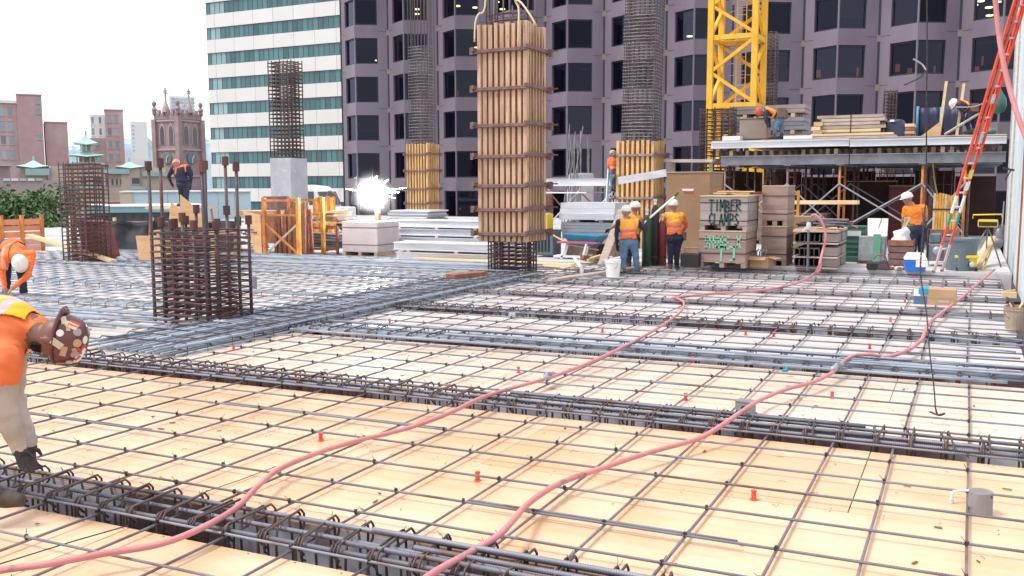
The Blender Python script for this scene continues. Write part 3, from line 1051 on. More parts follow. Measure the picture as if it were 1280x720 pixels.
# ------------------------------------------------------------------ white building with ribbon windows
M['spandrel'] = mat('spandrel', (.80, .79, .77), .5, c2=(.76, .75, .73), ns=.3, var=.02)
M['ribbon_glass'] = mat('ribbon_glass', (.045, .14, .155), .08, c2=(.075, .20, .215), ns=.5, stretch=(1, 1, .3), var=.35, spec=.7)
M['ribbon_glass_lt'] = mat('ribbon_glass_lt', (.33, .50, .52), .1, c2=(.25, .42, .45), ns=.5, var=.1)
M['mull'] = mat('mull', (.10, .14, .16), .4, .3)
YB = 110.0
pL, pR = atY(257, 35, YB), atY(449, 20, YB)
wb = thing('striped_office_building', 'white office block with teal ribbon windows left of the dark tower', 'building', (pL.x, YB, -7))
BW = pR.x - pL.x
zr0 = atY(262, 50, YB).z     # bottom of a left window band
FLB = (atY(257, 48, YB).z - atY(262, 79, YB).z)
NFB = 11
k0 = int((zr0 + 7) / FLB)
zb0 = zr0 - k0 * FLB + 7
MB().b2((.12, .32, .0), (BW + 14, 16, zb0 + NFB * FLB)).build('core', M['mull'], wb)
npan = 8
pw = 3.78
for f in range(NFB):
    z0 = zb0 + f * FLB
    z1 = z0 + FLB * .475
    # spandrel panels above the window band
    for k in range(npan):
        x0 = k * pw - 2.0
        MB().b2((max(0, x0) + .03, 0, z1), (x0 + pw - .03, .3, z0 + FLB)).build('spandrel_panel', M['spandrel'], wb)
    # panes of the ribbon
    x = 0.12
    j = 0
    while x < BW + 1:
        ww = .92 if j > 3 else (.75, .95, 1.0, .9)[j]
        MB().b2((x + .02, .16, z0 + .05), (x + ww - .02, .2, z1 - .05)).build('window_pane', M['ribbon_glass_lt'] if (j in (1, 2) or (j == 3 and f % 2)) else M['ribbon_glass'], wb)
        x += ww
        j += 1
    m = MB()
    m.b2((.05, .1, z0 - .0), (BW + 1, .31, z0 + .06))
    m.b2((.05, .1, z1 - .06), (BW + 1, .31, z1))
    x = .12
    for jj in range(j):
        m.b2((x - .03, .12, z0 + .06), (x + .03, .21, z1 - .06))
        x += .92 if jj > 3 else (.75, .95, 1.0, .9)[jj]
    m.build('window_rail', M['mull'], wb)

# ------------------------------------------------------------------ the old town at the left, haze and glare put into its pale colours
def far(u0, D):
    p = atD(u0, 232, D)
    return Vector((p.x, p.y, -7)), D / FPX

M['brick'] = mat('brick', (.56, .41, .41), .85, c2=(.51, .36, .36), ns=.6, c3=(.61, .49, .49), ns3=.25, bump=.1, bs=5)
M['brick_dk'] = mat('brick_dk', (.52, .36, .365), .85, c2=(.47, .31, .32), ns=.6, c3=(.56, .43, .43), ns3=.3)
M['brick_church'] = mat('brick_church', (.37, .275, .28), .85, c2=(.32, .235, .245), ns=.8, c3=(.43, .34, .345), ns3=.5)
M['stone_trim'] = mat('stone_trim', (.46, .37, .37), .8)
M['win_far'] = mat('win_far', (.27, .36, .40), .15, var=.4)
M['win_dark'] = mat('win_dark', (.09, .10, .115), .2, var=.3)
M['cream'] = mat('cream', (.64, .55, .45), .8, c2=(.56, .47, .38), ns=.5)
M['jade'] = mat('jade', (.44, .60, .60), .6, c2=(.36, .54, .54), ns=1)
M['white_far'] = mat('white_far', (.82, .83, .82), .7)
M['far_glass'] = mat('far_glass', (.50, .66, .70), .3, var=.25)

class Far:
    """local frame facing the camera: x to the right, z up, metres from picture positions"""
    def __init__(s, name, label, u0, D, rz=0.0):
        loc, s.k = far(u0, D)
        s.u0 = u0
        s.t = thing(name, label, 'building', loc, YAW * .0 + math.atan2(loc.x, loc.y) * -1 + rz)
    def X(s, u): return (u - s.u0) * s.k
    def Z(s, v): return 7 + CAMH + (232 - v) * s.k
    def blk(s, name, u0, u1, v0, v1, d0, d1, m):
        return MB().b2((s.X(u0), d0, max(0, s.Z(v1))), (s.X(u1), d1, s.Z(v0))).build(name, m, s.t)
    def win(s, u, v, w, h, y, m='win_far', sill=True, arch=False, fr='stone_trim'):
        x, z = s.X(u), s.Z(v)
        w, h = w * s.k, h * s.k
        b = MB()
        b.b2((x - w / 2 - .12, y - .14, z - h / 2 - .25), (x + w / 2 + .12, y - .004, z - h / 2))
        b.b2((x - w / 2 - .1, y - .08, z + h / 2), (x + w / 2 + .1, y - .004, z + h / 2 + .18))
        o = b.build('window', M[fr], s.t)
        g = MB()
        if arch:
            pl = [(-w / 2, -h / 2), (w / 2, -h / 2)] + [(w / 2 * math.cos(a), h / 2 - w / 2 + w / 2 * math.sin(a)) for a in [math.pi * i / 6 for i in range(7)]]
            g.prism(pl, (x, y - .03, z), (1, 0, 0), (0, 0, 1), (0, .025, 0))
        else:
            g.b2((x - w / 2, y - .03, z - h / 2), (x + w / 2, y - .005, z + h / 2))
        g.b2((x - w / 2, y - .05, z - .06), (x + w / 2, y - .034, z + .06))
        g.build('pane', M[m], o)

# red brick block with stair tower at the far left
b = Far('brick_block', 'big red brick block with a stair tower at the left edge', 30, 175)
b.blk('wall', -40, 27, 129, 320, .8, 12, M['brick'])
b.blk('cornice', -40, 27.5, 125.5, 129, .4, 12.3, M['white_far'])
b.blk('stair_tower', 27.2, 55, 118.5, 320, 0, 10, M['brick_dk'])
b.blk('coping', 26.8, 55.5, 117.3, 118.5, -.2, 10.2, M['brick'])
b.blk('side_wing', 57, 83, 151, 320, 1.0, 11, M['brick_dk'])
b.blk('wing_coping', 56.8, 83.4, 150, 151, .8, 11.2, M['brick'])
for r, v in enumerate((139, 157, 174, 192)):
    for c, u in enumerate((1.5, 10.5, 19.5)):
        b.win(u, v, 5, 10 if r != 1 else 11, .8, 'win_far', arch=r == 1)
for v in (125, 138, 170):
    b.win(51, v, 5, 5, 0, 'win_far')
b = Far('low_brick_house', 'low brown brick house corner with a sloping eave at the left edge', 0, 150)
b.blk('wall', -20, 12, 205, 320, 0, 8, M['brick_church'])
rf = MB().prism([(b.X(-20), b.Z(197)), (b.X(14), b.Z(203)), (b.X(14), b.Z(206)), (b.X(-20), b.Z(206))], (0, -.5, 0), (1, 0, 0), (0, 0, 1), (0, 9, 0))
rf.build('roof', M['brick'], b.t)

b = Far('brick_tower_house', 'slim brick tower house with white shoulder behind the pagoda', 140, 185)
b.blk('wall', 135.5, 156.5, 138, 320, 0, 8, M['brick'])
b.blk('white_wing', 119, 135.2, 143, 172, 1, 8, M['white_far'])
b.blk('brick_wing', 116, 135.2, 172, 320, .6, 8, M['brick_dk'])
b.blk('coping', 135, 157, 136.6, 138, -.2, 8.2, M['stone_trim'])
for v in (148, 164, 180, 196, 212):
    for u in (140.5, 148.5):
        b.win(u, v, 4, 8, 0, 'win_far')
for v in (150, 164):
    for u in (121.5, 130):
        b.win(u, v, 2.6, 8, 1, 'win_far', fr='white_far')
for v in (180, 196):
    b.win(126, v, 4, 8, .6, 'win_far')

# cream pagoda building with jade roofs
b = Far('pagoda_building', 'cream building with jade tiled roofs and a two tier pagoda', 130, 160)
def pag_roof(f, name, uc, v0, v1, half, y, dep, flare=.35):
    x, zt, zb = f.X(uc), f.Z(v0), f.Z(v1)
    h = half * f.k
    d = dep
    m = MB()
    P = [(x - h, y - d, zb + flare), (x, y - d, zb), (x + h, y - d, zb + flare), (x + h, y, zb), (x + h, y + d, zb + flare), (x, y + d, zb), (x - h, y + d, zb + flare), (x - h, y, zb)]
    Q = [(x - h * .5, y - d * .5, zb + (zt - zb) * .42), (x, y - d * .5, zb + (zt - zb) * .38), (x + h * .5, y - d * .5, zb + (zt - zb) * .42), (x + h * .5, y, zb + (zt - zb) * .38), (x + h * .5, y + d * .5, zb + (zt - zb) * .42), (x, y + d * .5, zb + (zt - zb) * .38), (x - h * .5, y + d * .5, zb + (zt - zb) * .42), (x - h * .5, y, zb + (zt - zb) * .38)]
    m.add(P + Q + [(x, y, zt)], [(i, (i + 1) % 8, 8 + (i + 1) % 8, 8 + i) for i in range(8)] + [(8 + i, 8 + (i + 1) % 8, 16) for i in range(8)] + [tuple(range(7, -1, -1))])
    m.box((x, y, zt + .2), (.3, .3, .8))
    return m.build(name, M['jade'], f.t)
b.blk('wall', 72, 203, 207, 320, 0, 10, M['cream'])
b.blk('tower_base', 96, 132, 202, 240, -.6, 4, M['cream'])
pag_roof(b, 'pagoda_roof', 112, 167, 180, 14, 2, 2.0)
for u in (106, 112, 118):
    b.blk('pagoda_post', u - .8, u + .8, 180, 188, .8, 1.2, M['jade'])
b.blk('pagoda_core', 107, 117, 180, 190, 2.2, 3.2, M['cream'])
pag_roof(b, 'pagoda_roof', 112, 186, 195, 21, 2, 3.0)
for u in (101, 108, 116, 123):
    b.blk('pagoda_post', u - .9, u + .9, 195, 204, .2, .6, M['jade'])
b.blk('pagoda_core', 103, 121, 195, 205, 1.6, 3.2, M['cream'])
pag_roof(b, 'pagoda_roof', 112, 200, 207, 25, 2, 3.2)
pag_roof(b, 'pavilion_roof', 52, 199, 209, 18, 2, 3.0)
b.blk('pavilion_wall', 38, 66, 208, 250, 0, 4, M['cream'])
pag_roof(b, 'pavilion_roof', 161, 200, 209, 18, 2, 3.0)
b.blk('pavilion_wall', 150, 172, 208.5, 240, -.5, 4, M['cream'])
b.blk('tile_eave', 131, 160, 210, 216, -1.2, 1, M['jade'])
b.blk('tile_eave', 44, 70, 210, 218, -1.2, 1, M['jade'])
b.blk('tile_eave', 105, 131, 231, 235, -1.2, 0, M['jade'])
b.blk('tile_eave', 160, 178, 232, 236, -1.2, 0, M['jade'])
b.blk('tile_eave', 175, 205, 214, 219, -1.0, 0, M['jade'])
for u in (134, 140, 145, 150, 155):
    b.win(u, 226, 2.2, 7, 0, 'win_dark')
for u, w in ((123, 9), (167, 9), (107, 6)):
    b.win(u, 225, w, 7, -.6 if u < 135 else -.5, 'win_dark')

# low white roofs and the wooded hill behind
b = Far('white_roof_house', 'white flat roofed house between the pagoda and the church tower', 178, 230)
b.blk('wall', 156, 204, 198, 320, 0, 12, M['white_far'])
b.blk('parapet', 156, 172, 193, 198, 0, 10, M['white_far'])
b = Far('far_glass_tower', 'pale glass high rise peeking out behind the church tower', 231, 420)
b.blk('wall', 217, 246, 121, 320, 0, 12, M['white_far'])
for r in range(8):
    for c in range(6):
        u = 219.5 + c * 4.7
        b.blk('window', u, u + 3.6, 123 + r * 4.2, 125.6 + r * 4.2, -.3, -.05, M['far_glass'])
b = Far('hazy_tower_block', 'faint white tower block standing left of the church tower', 172, 500)
b.blk('wall', 167, 186, 152, 320, 0, 10, M['white_far'])
for r in range(7):
    b.blk('window', 168.5, 171, 156 + r * 5, 158 + r * 5, -.3, -.05, M['far_glass'])
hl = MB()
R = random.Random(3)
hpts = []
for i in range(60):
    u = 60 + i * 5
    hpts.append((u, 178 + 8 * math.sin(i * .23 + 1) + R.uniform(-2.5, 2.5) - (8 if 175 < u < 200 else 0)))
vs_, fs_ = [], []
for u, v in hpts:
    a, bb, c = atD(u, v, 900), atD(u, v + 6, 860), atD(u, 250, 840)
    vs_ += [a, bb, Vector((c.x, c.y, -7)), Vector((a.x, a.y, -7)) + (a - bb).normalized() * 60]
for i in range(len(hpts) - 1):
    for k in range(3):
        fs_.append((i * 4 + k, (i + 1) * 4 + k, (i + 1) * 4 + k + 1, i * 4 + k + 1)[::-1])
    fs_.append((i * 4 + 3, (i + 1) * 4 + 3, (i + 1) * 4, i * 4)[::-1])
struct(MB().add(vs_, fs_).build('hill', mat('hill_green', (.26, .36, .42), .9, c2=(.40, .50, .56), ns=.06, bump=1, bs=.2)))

# church tower: two faces, corner towards the camera
loc, k = far(226, 185)
ch = thing('church_tower', 'square brick church tower with clocks, pointed belfry openings and crosses', 'building', loc, -math.atan2(loc.x, loc.y) + math.radians(45))
Zc = lambda v: 7 + CAMH + (232 - v) * k
W = 27 * k / .7071
def cbox(name, w, v0, v1, m, par=ch):
    return MB().b2((-w / 2, -w / 2, Zc(v1) if v1 < 300 else 0), (w / 2, w / 2, Zc(v0))).build(name, m, par)
cbox('shaft', W, 150, 320, M['brick_church'])
for v in (151, 186, 218):
    cbox('string_course', W + .5, v, v + 2, M['stone_trim'])
cbox('parapet', W + .2, 143, 150, M['brick_church'])
mer = MB().box((0, 0, 0), (.5, .5, 1.0)).mesh('merlon', M['brick_church'])
for i in range(6):
    a = -W / 2 + W * i / 5
    for p in ((a, -W / 2), (-W / 2, a), (a, W / 2), (W / 2, a)):
        inst('merlon', mer, ch, (p[0], p[1], Zc(142)))
for sx in (-1, 1):
    for sy in (-1, 1):
        m = MB()
        m.b2((sx * W / 2 - .5, sy * W / 2 - .5, Zc(320)), (sx * W / 2 + .5, sy * W / 2 + .5, Zc(150)))
        m.build('corner_buttress', M['brick_church'], ch)
        m = MB().lathe([(.42, 0), (.42, .8), (.62, .9), (.2, 1.5), (.42, 1.9), (.4, 2.3), (0, 2.7)], (sx * W / 2, sy * W / 2, Zc(144)), 8)
        m.build('pinnacle', M['brick_church'], ch)
for (px, py) in ((0, -W / 2), (-W / 2, 0), (0, W / 2), (W / 2, 0)):
    z0 = Zc(142)
    m = MB().lathe([(.8, 0), (.6, 1.0), (.25, 1.8), (.14, 2.4), (.14, 3.4)], (px, py, z0), 8)
    m.box((px, py, z0 + 3.9), (.22, .22, 1.6))
    m.box((px, py, z0 + 4.1), (.95 if px == 0 else .22, .22 if px == 0 else .95, .24))
    m.build('cross_finial', M['stone_trim'], ch)
def parch(w, h):
    return [(-w / 2, 0), (w / 2, 0), (w / 2, h - w), (w * .3, h - w * .35), (0, h), (-w * .3, h - w * .35), (-w / 2, h - w)]
for fc in range(4):
    rot = Matrix.Rotation(fc * math.pi / 2, 3, 'Z')
    ax, ay, az = rot @ Vector((1, 0, 0)), Vector((0, 0, 1)), rot @ Vector((0, .3, 0))
    o = rot @ Vector((0, -W / 2, 0))
    for s in (-.19, .19):
        m = MB().prism(parch(W * .24, (180 - 156) * k + .4), o + ax * s * W + Vector((0, 0, Zc(181))) - az * .35, ax, ay, az)
        fr = m.build('belfry_opening', M['stone_trim'], ch)
        m = MB().prism(parch(W * .17, (180 - 157) * k), o + ax * s * W + Vector((0, 0, Zc(180.5))) - az * .5, ax, ay, az * .6)
        for q in range(7):
            pass
        m.build('louvre', M['win_dark'], fr)
    cM = Matrix.Rotation(fc * math.pi / 2, 3, 'Z') @ Matrix.Rotation(math.pi / 2, 3, 'X')
    c0 = o + Vector((0, 0, Zc(197.5)))
    m = MB().lathe([(5.6 * k / .75, -.1), (5.6 * k / .75, .25), (4.9 * k / .75, .3)], c0, 20, cM)
    cl = m.build('clock_face', mat('clock_blue%d' % fc, (.16, .2, .22), .5), ch)
    m = MB()
    ux = rot @ Vector((1, 0, 0))
    nn = rot @ Vector((0, -1, 0))
    m.bar(c0 + nn * .36, c0 + nn * .36 + ux * .45 + Vector((0, 0, .55)), .16, .12)
    m.bar(c0 + nn * .38, c0 + nn * .38 - ux * .1 - Vector((0, 0, .9)), .12, .1)
    m.build('clock_hands', M['white_far'], cl)

# low shed buildings behind the site edge
b = Far('pale_blue_shed', 'pale blue metal shed wall behind the nearer rust cage', 230, 62)
M['pale_blue'] = mat('pale_blue', (.52, .68, .77), .5, c2=(.60, .73, .80), ns=.3)
b.blk('gable_wall', 155.5, 170, 240, 330, -.1, 6, M['cream'])
for i in range(7):
    u = 170.2 + i * 20
    b.blk('wall_panel', u, u + 19.7, 239, 330, 0, 6, M['pale_blue'])
b.blk('eave', 155, 311, 237.5, 239, -.2, 6.2, M['white_far'])
b = Far('teal_canopy_building', 'low building with a teal fascia and dark window band at the left', 160, 52)
M['teal'] = mat('teal', (.22, .44, .47), .5, c2=(.3, .52, .55), ns=.5)
b.blk('fascia', 112, 250, 257, 264, -.5, 5, M['teal'])
b.blk('fascia_cap', 111.6, 250.3, 255.5, 257, -.6, 5.1, M['white_far'])
b.blk('wall', 113, 249, 264, 330, .3, 5, M['teal'])
for i in range(13):
    b.blk('window', 114 + i * 10.3, 123.4 + i * 10.3, 265.5, 276, .2, .28, M['win_dark'])
b = Far('red_roof_kiosk', 'small red roofed kiosk left of the pale blue shed', 145, 70)
b.blk('wall', 136, 155, 258, 330, 0, 4, M['white_far'])
b.blk('roof', 134, 156, 251, 258, -.3, 4.3, mat('roof_red', (.36, .07, .07), .7))
b = Far('parking_structure', 'brownish low parking wall behind the green tree', 50, 120)
b.blk('wall', -20, 95, 224, 330, 0, 8, mat('parking', (.46, .36, .34), .8, c2=(.40, .33, .32), ns=.3))
for i in range(5):
    b.blk('car_roof', 10 + i * 9, 17 + i * 9, 221.5, 224.5, -.4, 2, M['white_far'] if i % 2 else M['far_glass'])

# ------------------------------------------------------------------ trees
def tree(name, label, base, h, rad, cz, n, cols, seed, trunk_r=.22, leaf=.22, flat=.75, group=None):
    R = random.Random(seed)
    t = thing(name, label, 'tree', base, 0, group)
    tr = MB()
    tr.tube([(0, 0, 0), (.1, .05, h * .3), (.0, .1, h * .55), (.1, 0, h * .8)], [trunk_r, trunk_r * .8, trunk_r * .55, trunk_r * .2], 7)
    lobes = []
    for k in range(16):
        a, rr = R.uniform(0, 6.28), rad * R.uniform(.25, .8)
        z = cz + (h - cz) * R.uniform(.05, .8)
        lobes.append((Vector((math.cos(a) * rr, math.sin(a) * rr, z)), rad * R.uniform(.28, .5)))
        tr.tube([(0, .05, h * R.uniform(.3, .55)), (math.cos(a) * rr * .5, math.sin(a) * rr * .5, (z + h * .45) / 2), lobes[-1][0]], [trunk_r * .4, trunk_r * .25, trunk_r * .08], 5)
    tr.build('trunk', mat('bark', (.10, .075, .06), .9), t, smooth=True)
    cr = MB()
    for i in range(n):
        c, r = R.choice(lobes)
        d = Vector((R.gauss(0, 1), R.gauss(0, 1), R.gauss(0, 1))).normalized() * (r * R.uniform(.45, 1.05))
        d.z *= flat
        p = c + d
        nn = (d.normalized() + Vector((R.gauss(0, .5), R.gauss(0, .5), R.gauss(.3, .5)))).normalized()
        a = nn.orthogonal().normalized()
        a = Matrix.Rotation(R.uniform(0, 6.28), 3, nn) @ a
        b2 = nn.cross(a)
        s = leaf * R.uniform(.6, 1.3)
        cr.cur = R.choice((0, 0, 1, 2))
        cr.add([p - a * s, p - b2 * s * .45 + nn * s * .1, p + a * s, p + b2 * s * .45 + nn * s * .1], [(0, 1, 2, 3)])
    cr.build('crown', cols, t)
    return t
LEAF = [mat('leaf%d' % i, c, .6, c2=c2, ns=.8) for i, (c, c2) in enumerate((((.055, .115, .03), (.09, .165, .05)), ((.10, .18, .055), (.13, .21, .075)), ((.035, .08, .028), (.06, .12, .04))))]
LEAF2 = [mat('leafb%d' % i, c, .6, c2=c2, ns=.8) for i, (c, c2) in enumerate((((.17, .17, .08), (.22, .22, .11)), ((.22, .21, .12), (.25, .24, .14)), ((.12, .13, .06), (.16, .16, .08))))]
p = atD(24, 232, 75)
tree('round_tree', 'broad dense green tree behind the orange fence at the left edge', (p.x, p.y, -7), 9.2, 4.6, 3.6, 7000, LEAF, 5, leaf=.24)
p = atD(-18, 232, 80)
tree('round_tree', 'green tree cut by the left picture edge behind the stooping men', (p.x, p.y, -7), 9.0, 4.2, 3.4, 3500, LEAF, 6, leaf=.26)
p = atD(62, 232, 68)
tree('small_tree', 'smaller green tree directly behind the slim dark cage', (p.x, p.y, -7), 7.3, 2.2, 3.0, 2500, LEAF, 8, leaf=.2)
p = atD(147, 232, 95)
tree('olive_tree', 'olive brown tree in front of the pagoda building', (p.x, p.y, -7), 8.4, 3.2, 3.5, 3000, LEAF2, 9, leaf=.26)
p = atD(124, 232, 98)
tree('olive_tree', 'olive brown tree left of its twin, by the slim dark cage', (p.x, p.y, -7), 7.6, 2.4, 3.0, 2000, LEAF2, 10, leaf=.26)
# ------------------------------------------------------------------ things standing about the site
def place(u, v, z=-.02):
    p = G(u, v, z)
    return Vector((p.x, p.y, z))
RZ = .14                                # level of the raised slab
M['crate_wood'] = mat('crate_wood', (.37, .325, .31), .85, c2=(.28, .24, .225), ns=3, stretch=(.5, 3, 3), var=.1)
M['crate_pink'] = mat('crate_pink', (.38, .27, .235), .85, c2=(.29, .20, .17), ns=3, stretch=(.5, 3, 3), var=.1)
M['strap'] = mat('strap', (.06, .035, .045), .5)
M['paint_black'] = mat('paint_black', (.02, .055, .055), .6)
M['paint_green'] = mat('paint_green', (.20, .55, .36), .6)
M['brown_box'] = mat('brown_box', (.37, .235, .14), .8, c2=(.31, .19, .11), ns=1.5, var=.06)
M['white_plastic'] = mat('white_plastic', (.78, .78, .76), .35)
M['blue_plastic'] = mat('blue_plastic', (.02, .16, .60), .3)
M['grey_plastic'] = mat('grey_plastic', (.12, .17, .20), .45, c2=(.15, .2, .23), ns=3)
M['green_plastic'] = mat('green_plastic', (.045, .14, .11), .45, c2=(.06, .17, .13), ns=3)
M['red_steel'] = mat('red_steel', (.22, .035, .03), .5, c2=(.15, .03, .03), ns=4)
M['rust'] = mat('rust', (.30, .13, .07), .8, c2=(.2, .08, .05), ns=6, var=.2)
M['yellow_tool'] = mat('yellow_tool', (.80, .58, .05), .4)

# --- orange edge barrier at the left
p0, p1 = atD(-25, 232, 27.5), atD(52, 232, 28.5)
t = thing('edge_barrier', 'orange brown board barrier behind the stooping man at the left edge', 'barrier', (p0.x, p0.y, -.02))
d = Vector((p1.x - p0.x, p1.y - p0.y, 0))
M['orange_board'] = mat('orange_board', (.62, .25, .13), .8, c2=(.50, .19, .11), ns=2, var=.12)
M['pink_board'] = mat('pink_board', (.66, .40, .34), .8, c2=(.55, .28, .22), ns=2, var=.15)
for i, (z0, z1) in enumerate(((.02, .2), (.22, .40), (.43, .62), (.64, .80), (.82, 1.0))):
    MB().bar((0, 0, (z0 + z1) / 2), d + Vector((0, 0, (z0 + z1) / 2)), .04, z1 - z0 - .012).build('board', M['pink_board'] if i < 2 else M['orange_board'], t)
for k in range(4):
    q = d * (k / 3.0)
    MB().b2((q.x - .05, q.y - .11, 0), (q.x + .05, q.y - .03, 1.12)).build('post', M['orange_shore'], t)
p = place(58, 333)
t = thing('red_bin', 'dark red steel tilt bin with a light timber post beside the slim dark cage', 'bin', (p.x, p.y + 1.2, -.02))
MB().prism([(-.36, 1.15), (.1, 1.05), (.42, .2), (.42, .05), (-.12, .05), (-.16, .3)], (0, 0, 0), (1, 0, 0), (0, 0, 1), (0, .7, 0)).build('tub', M['red_steel'], t, bevel=.02)
for x in (-.1, .3):
    MB().b2((x, -.04, 0), (x + .07, .76, .06)).build('skid', M['red_steel'], t)
MB().bar((-.42, -.05, 0), (-.46, -.05, 1.22), .07, .09).build('post', M['lumber_bright'], t)
t = thing('long_plank', 'long light timber plank slanting down past the slim dark cage', 'plank', (0, 0, 0))
a, b_ = place(38, 296, .8), place(140, 328, .03)
a, b_ = atD(36, 294, 25), atD(142, 326.5, 23.5)
MB().bar(a, b_, .2, .07).build('board', M['lumber_bright'], t, bevel=.006)

# --- black tarp over the edge rail
t = thing('black_tarp', 'crumpled black plastic sheet hung over the edge rail left of the rust cage', 'tarp', (0, 0, 0))
R = random.Random(4)
V, Fc = [], []
nu, nv = 24, 10
for i in range(nu + 1):
    u = 117 + (300 - 117) * i / nu
    for j in range(nv + 1):
        s = j / nv
        v = 277 + 46 * s + 1.5 * math.sin(i * 1.1)
        D = 29.2 - 1.6 * s * s + .22 * math.sin(i * 1.3 + s * 2) * (s + .2) + R.uniform(-.06, .06)
        pp = atD(u, v, D)
        V.append((pp.x, pp.y, max(0.0, pp.z)))
for i in range(nu):
    for j in range(nv):
        a = i * (nv + 1) + j
        Fc.append((a, a + 1, a + nv + 2, a + nv + 1))
o = MB().add(V, Fc).build('sheet', M['black_tarp'], t, smooth=True)
sm_ = o.modifiers.new('thick', 'SOLIDIFY'); sm_.thickness = .01
a, b_ = atD(115, 278, 29.4), atD(305, 277, 29.4)
MB().bar(a, b_, .06, .06).build('rail', M['lumber_grey'], t)
for u in (121, 143, 190, 240, 295):
    a = atD(u, 272, 29.5)
    MB().bar((a.x, a.y, 0), a, .09, .06).build('post', M['lumber_bright'], t)
t = thing('blue_rag', 'small pale blue crumpled rag on the deck beside the black sheet', 'rag', place(150, 327, .0))
MB().ball((0, 0, .06), (.14, .1, .08), 9, 6).ball((.12, .03, .05), (.09, .08, .05), 8, 5).ball((-.1, -.03, .04), (.08, .09, .05), 8, 5).build('cloth', M['pale_blue'], t, smooth=True)

# --- plywood leaning behind the rust cage
def lean_sheet(name, label, u0, u1, v0, v1, D, m, tilt=.18, th=.02, poly=None, lab2=None):
    a, b2 = atD(u0, v1, D), atD(u1, v1, D)
    zt = atD(u0, v0, D).z
    t = thing(name, label, 'plywood', (a.x, a.y, a.z))
    ax = Vector((b2.x - a.x, b2.y - a.y, 0))
    h = zt - a.z
    nrm = Vector((ax.y, -ax.x, 0)).normalized()
    up = Vector((0, 0, h)) - nrm * (h * tilt)
    pl = poly or [(0, 0), (1, 0), (1, 1), (0, 1)]
    MB().prism(pl, (0, 0, 0), ax, up, -nrm * th).build('panel', m, t)
    return t
lean_sheet('leaning_plywood', 'tan plywood panel leaning low behind the left side of the rust cage', 170, 232, 294, 325, 23.5, M['ply_tan'], poly=[(.06, 0), (1, 0), (1, 1), (-.02, .97)])
lean_sheet('plywood_offcut', 'pointed plywood offcut standing behind the tall bars, taller of the pair', 226, 257, 243, 284, 23, M['ply_tan'], tilt=.05, poly=[(0, 0), (1, 0), (.98, .35), (.0, 1)])
lean_sheet('plywood_offcut', 'pointed plywood offcut standing behind the tall bars, shorter of the pair', 210, 232, 252, 284, 23.3, M['ply_tan'], tilt=.05, poly=[(0, 0), (1, 0), (.98, .5), (.2, 1)])
# bench under them
p = atD(236, 287, 23.3)
t = thing('timber_bench', 'rough timber bench behind the rust cage carrying plywood offcuts', 'bench', (p.x, p.y, -.02))
MB().b2((-.9, -.3, p.z - .07), (1.1, .7, p.z + .0)).build('top', M['lumber'], t, bevel=.005)
for x, y in ((-.8, -.2), (1.0, -.2), (-.8, .6), (1.0, .6)):
    MB().b2((x - .05, y - .05, 0), (x + .05, y + .05, p.z - .07)).build('leg', M['lumber'], t)
# work platform for the dark dressed man
pp = atD(226, 258, 26.2)
t = thing('trestle_platform', 'trestle platform with boards behind the rust cage under the man in dark clothes', 'platform', (pp.x, pp.y, -.02))
for k in range(4):
    MB().b2((-.9, -.45 + k * .24, pp.z - .05), (.9, -.45 + k * .24 + .22, pp.z)).build('board', M['lumber'], t)
for x in (-.75, .75):
    for y in (-.4, .4):
        MB().bar((x * 1.1, y * 1.2, 0), (x, y, pp.z - .05), .05, .05).build('leg', M['orange_shore'], t)

# --- yellow shoring rack
p = place(332, 319)
t = thing('shoring_rack', 'orange yellow steel shoring rack with crossed braces and upright shores inside', 'rack', (p.x, p.y, -.02))
H_ = zat(p.x, p.y, 247) + .02
w = 1.22
for i, (x, y) in enumerate(((0, 0), (w, 0), (0, 1.1), (w, 1.1))):
    mm = M['yellow_shore'] if x else M['orange_shore']
    MB().b2((x - .05, y - .05, 0), (x + .05, y + .05, H_)).build('post', mm, t)
for y in (0, 1.1):
    for z in (H_ - .08, H_ * .70):
        MB().b2((.052, y - .03, z - .03), (w - .052, y + .03, z + .03)).build('rail', M['orange_shore'], t)
MB().bar((.05, -.02, H_ * .55), (w - .05, -.02, .08), .05, .05).build('brace', M['orange_shore'], t)
MB().bar((.05, .02, .08), (w - .05, .02, H_ * .55), .05, .05).build('brace', M['lumber_grey'], t)
for k in range(14):
    x = .1 + (w - .2) * (k % 7) / 6
    y = .35 + .35 * (k // 7)
    MB().bar((x, y, .02), (x + rnd.uniform(-.05, .05), y, H_ - rnd.uniform(.1, .5)), .07, .09).build('shore', M['rust'], t)
p = place(394, 312)
t = thing('shore_bundle', 'bundle of upright yellow shore posts right of the shoring rack', 'shores', (p.x, p.y + .4, -.02))
h2 = zat(p.x, p.y + .4, 246)
for k in range(8):
    for j in range(2):
        MB().b2((-.36 + k * .095, j * .1, .0), (-.36 + k * .095 + .08, j * .1 + .08, h2 + rnd.uniform(-.06, .04))).build('shore', M['yellow_shore'] if (k + j) % 2 else M['orange_shore'], t)
MB().b2((-.38, -.02, h2 * .55), (.41, -.003, h2 * .55 + .04)).build('strap', M['strap'], t)
p = place(315, 318)
t = thing('leaning_plywood', 'light plywood panel leaning with its slanted edge against the shoring rack', 'plywood', (p.x, p.y - .05, -.02))
MB().prism([(.16, 0), (.42, 0), (.30, 1.15), (-.36, 1.25)], (0, 0, 0), (1, 0, 0), (0, .1, 1), (0, .02, 0)).build('panel', M['ply_tan'], t)
t = thing('plywood_stack', 'short stack of plywood boards on a trestle left of the shoring rack', 'plywood', (p.x - .35, p.y + .5, -.02))
for k in range(4):
    MB().b2((-.6, -.2, 1.12 + k * .035), (.5, .8, 1.145 + k * .035)).build('board', M['ply_tan'], t)
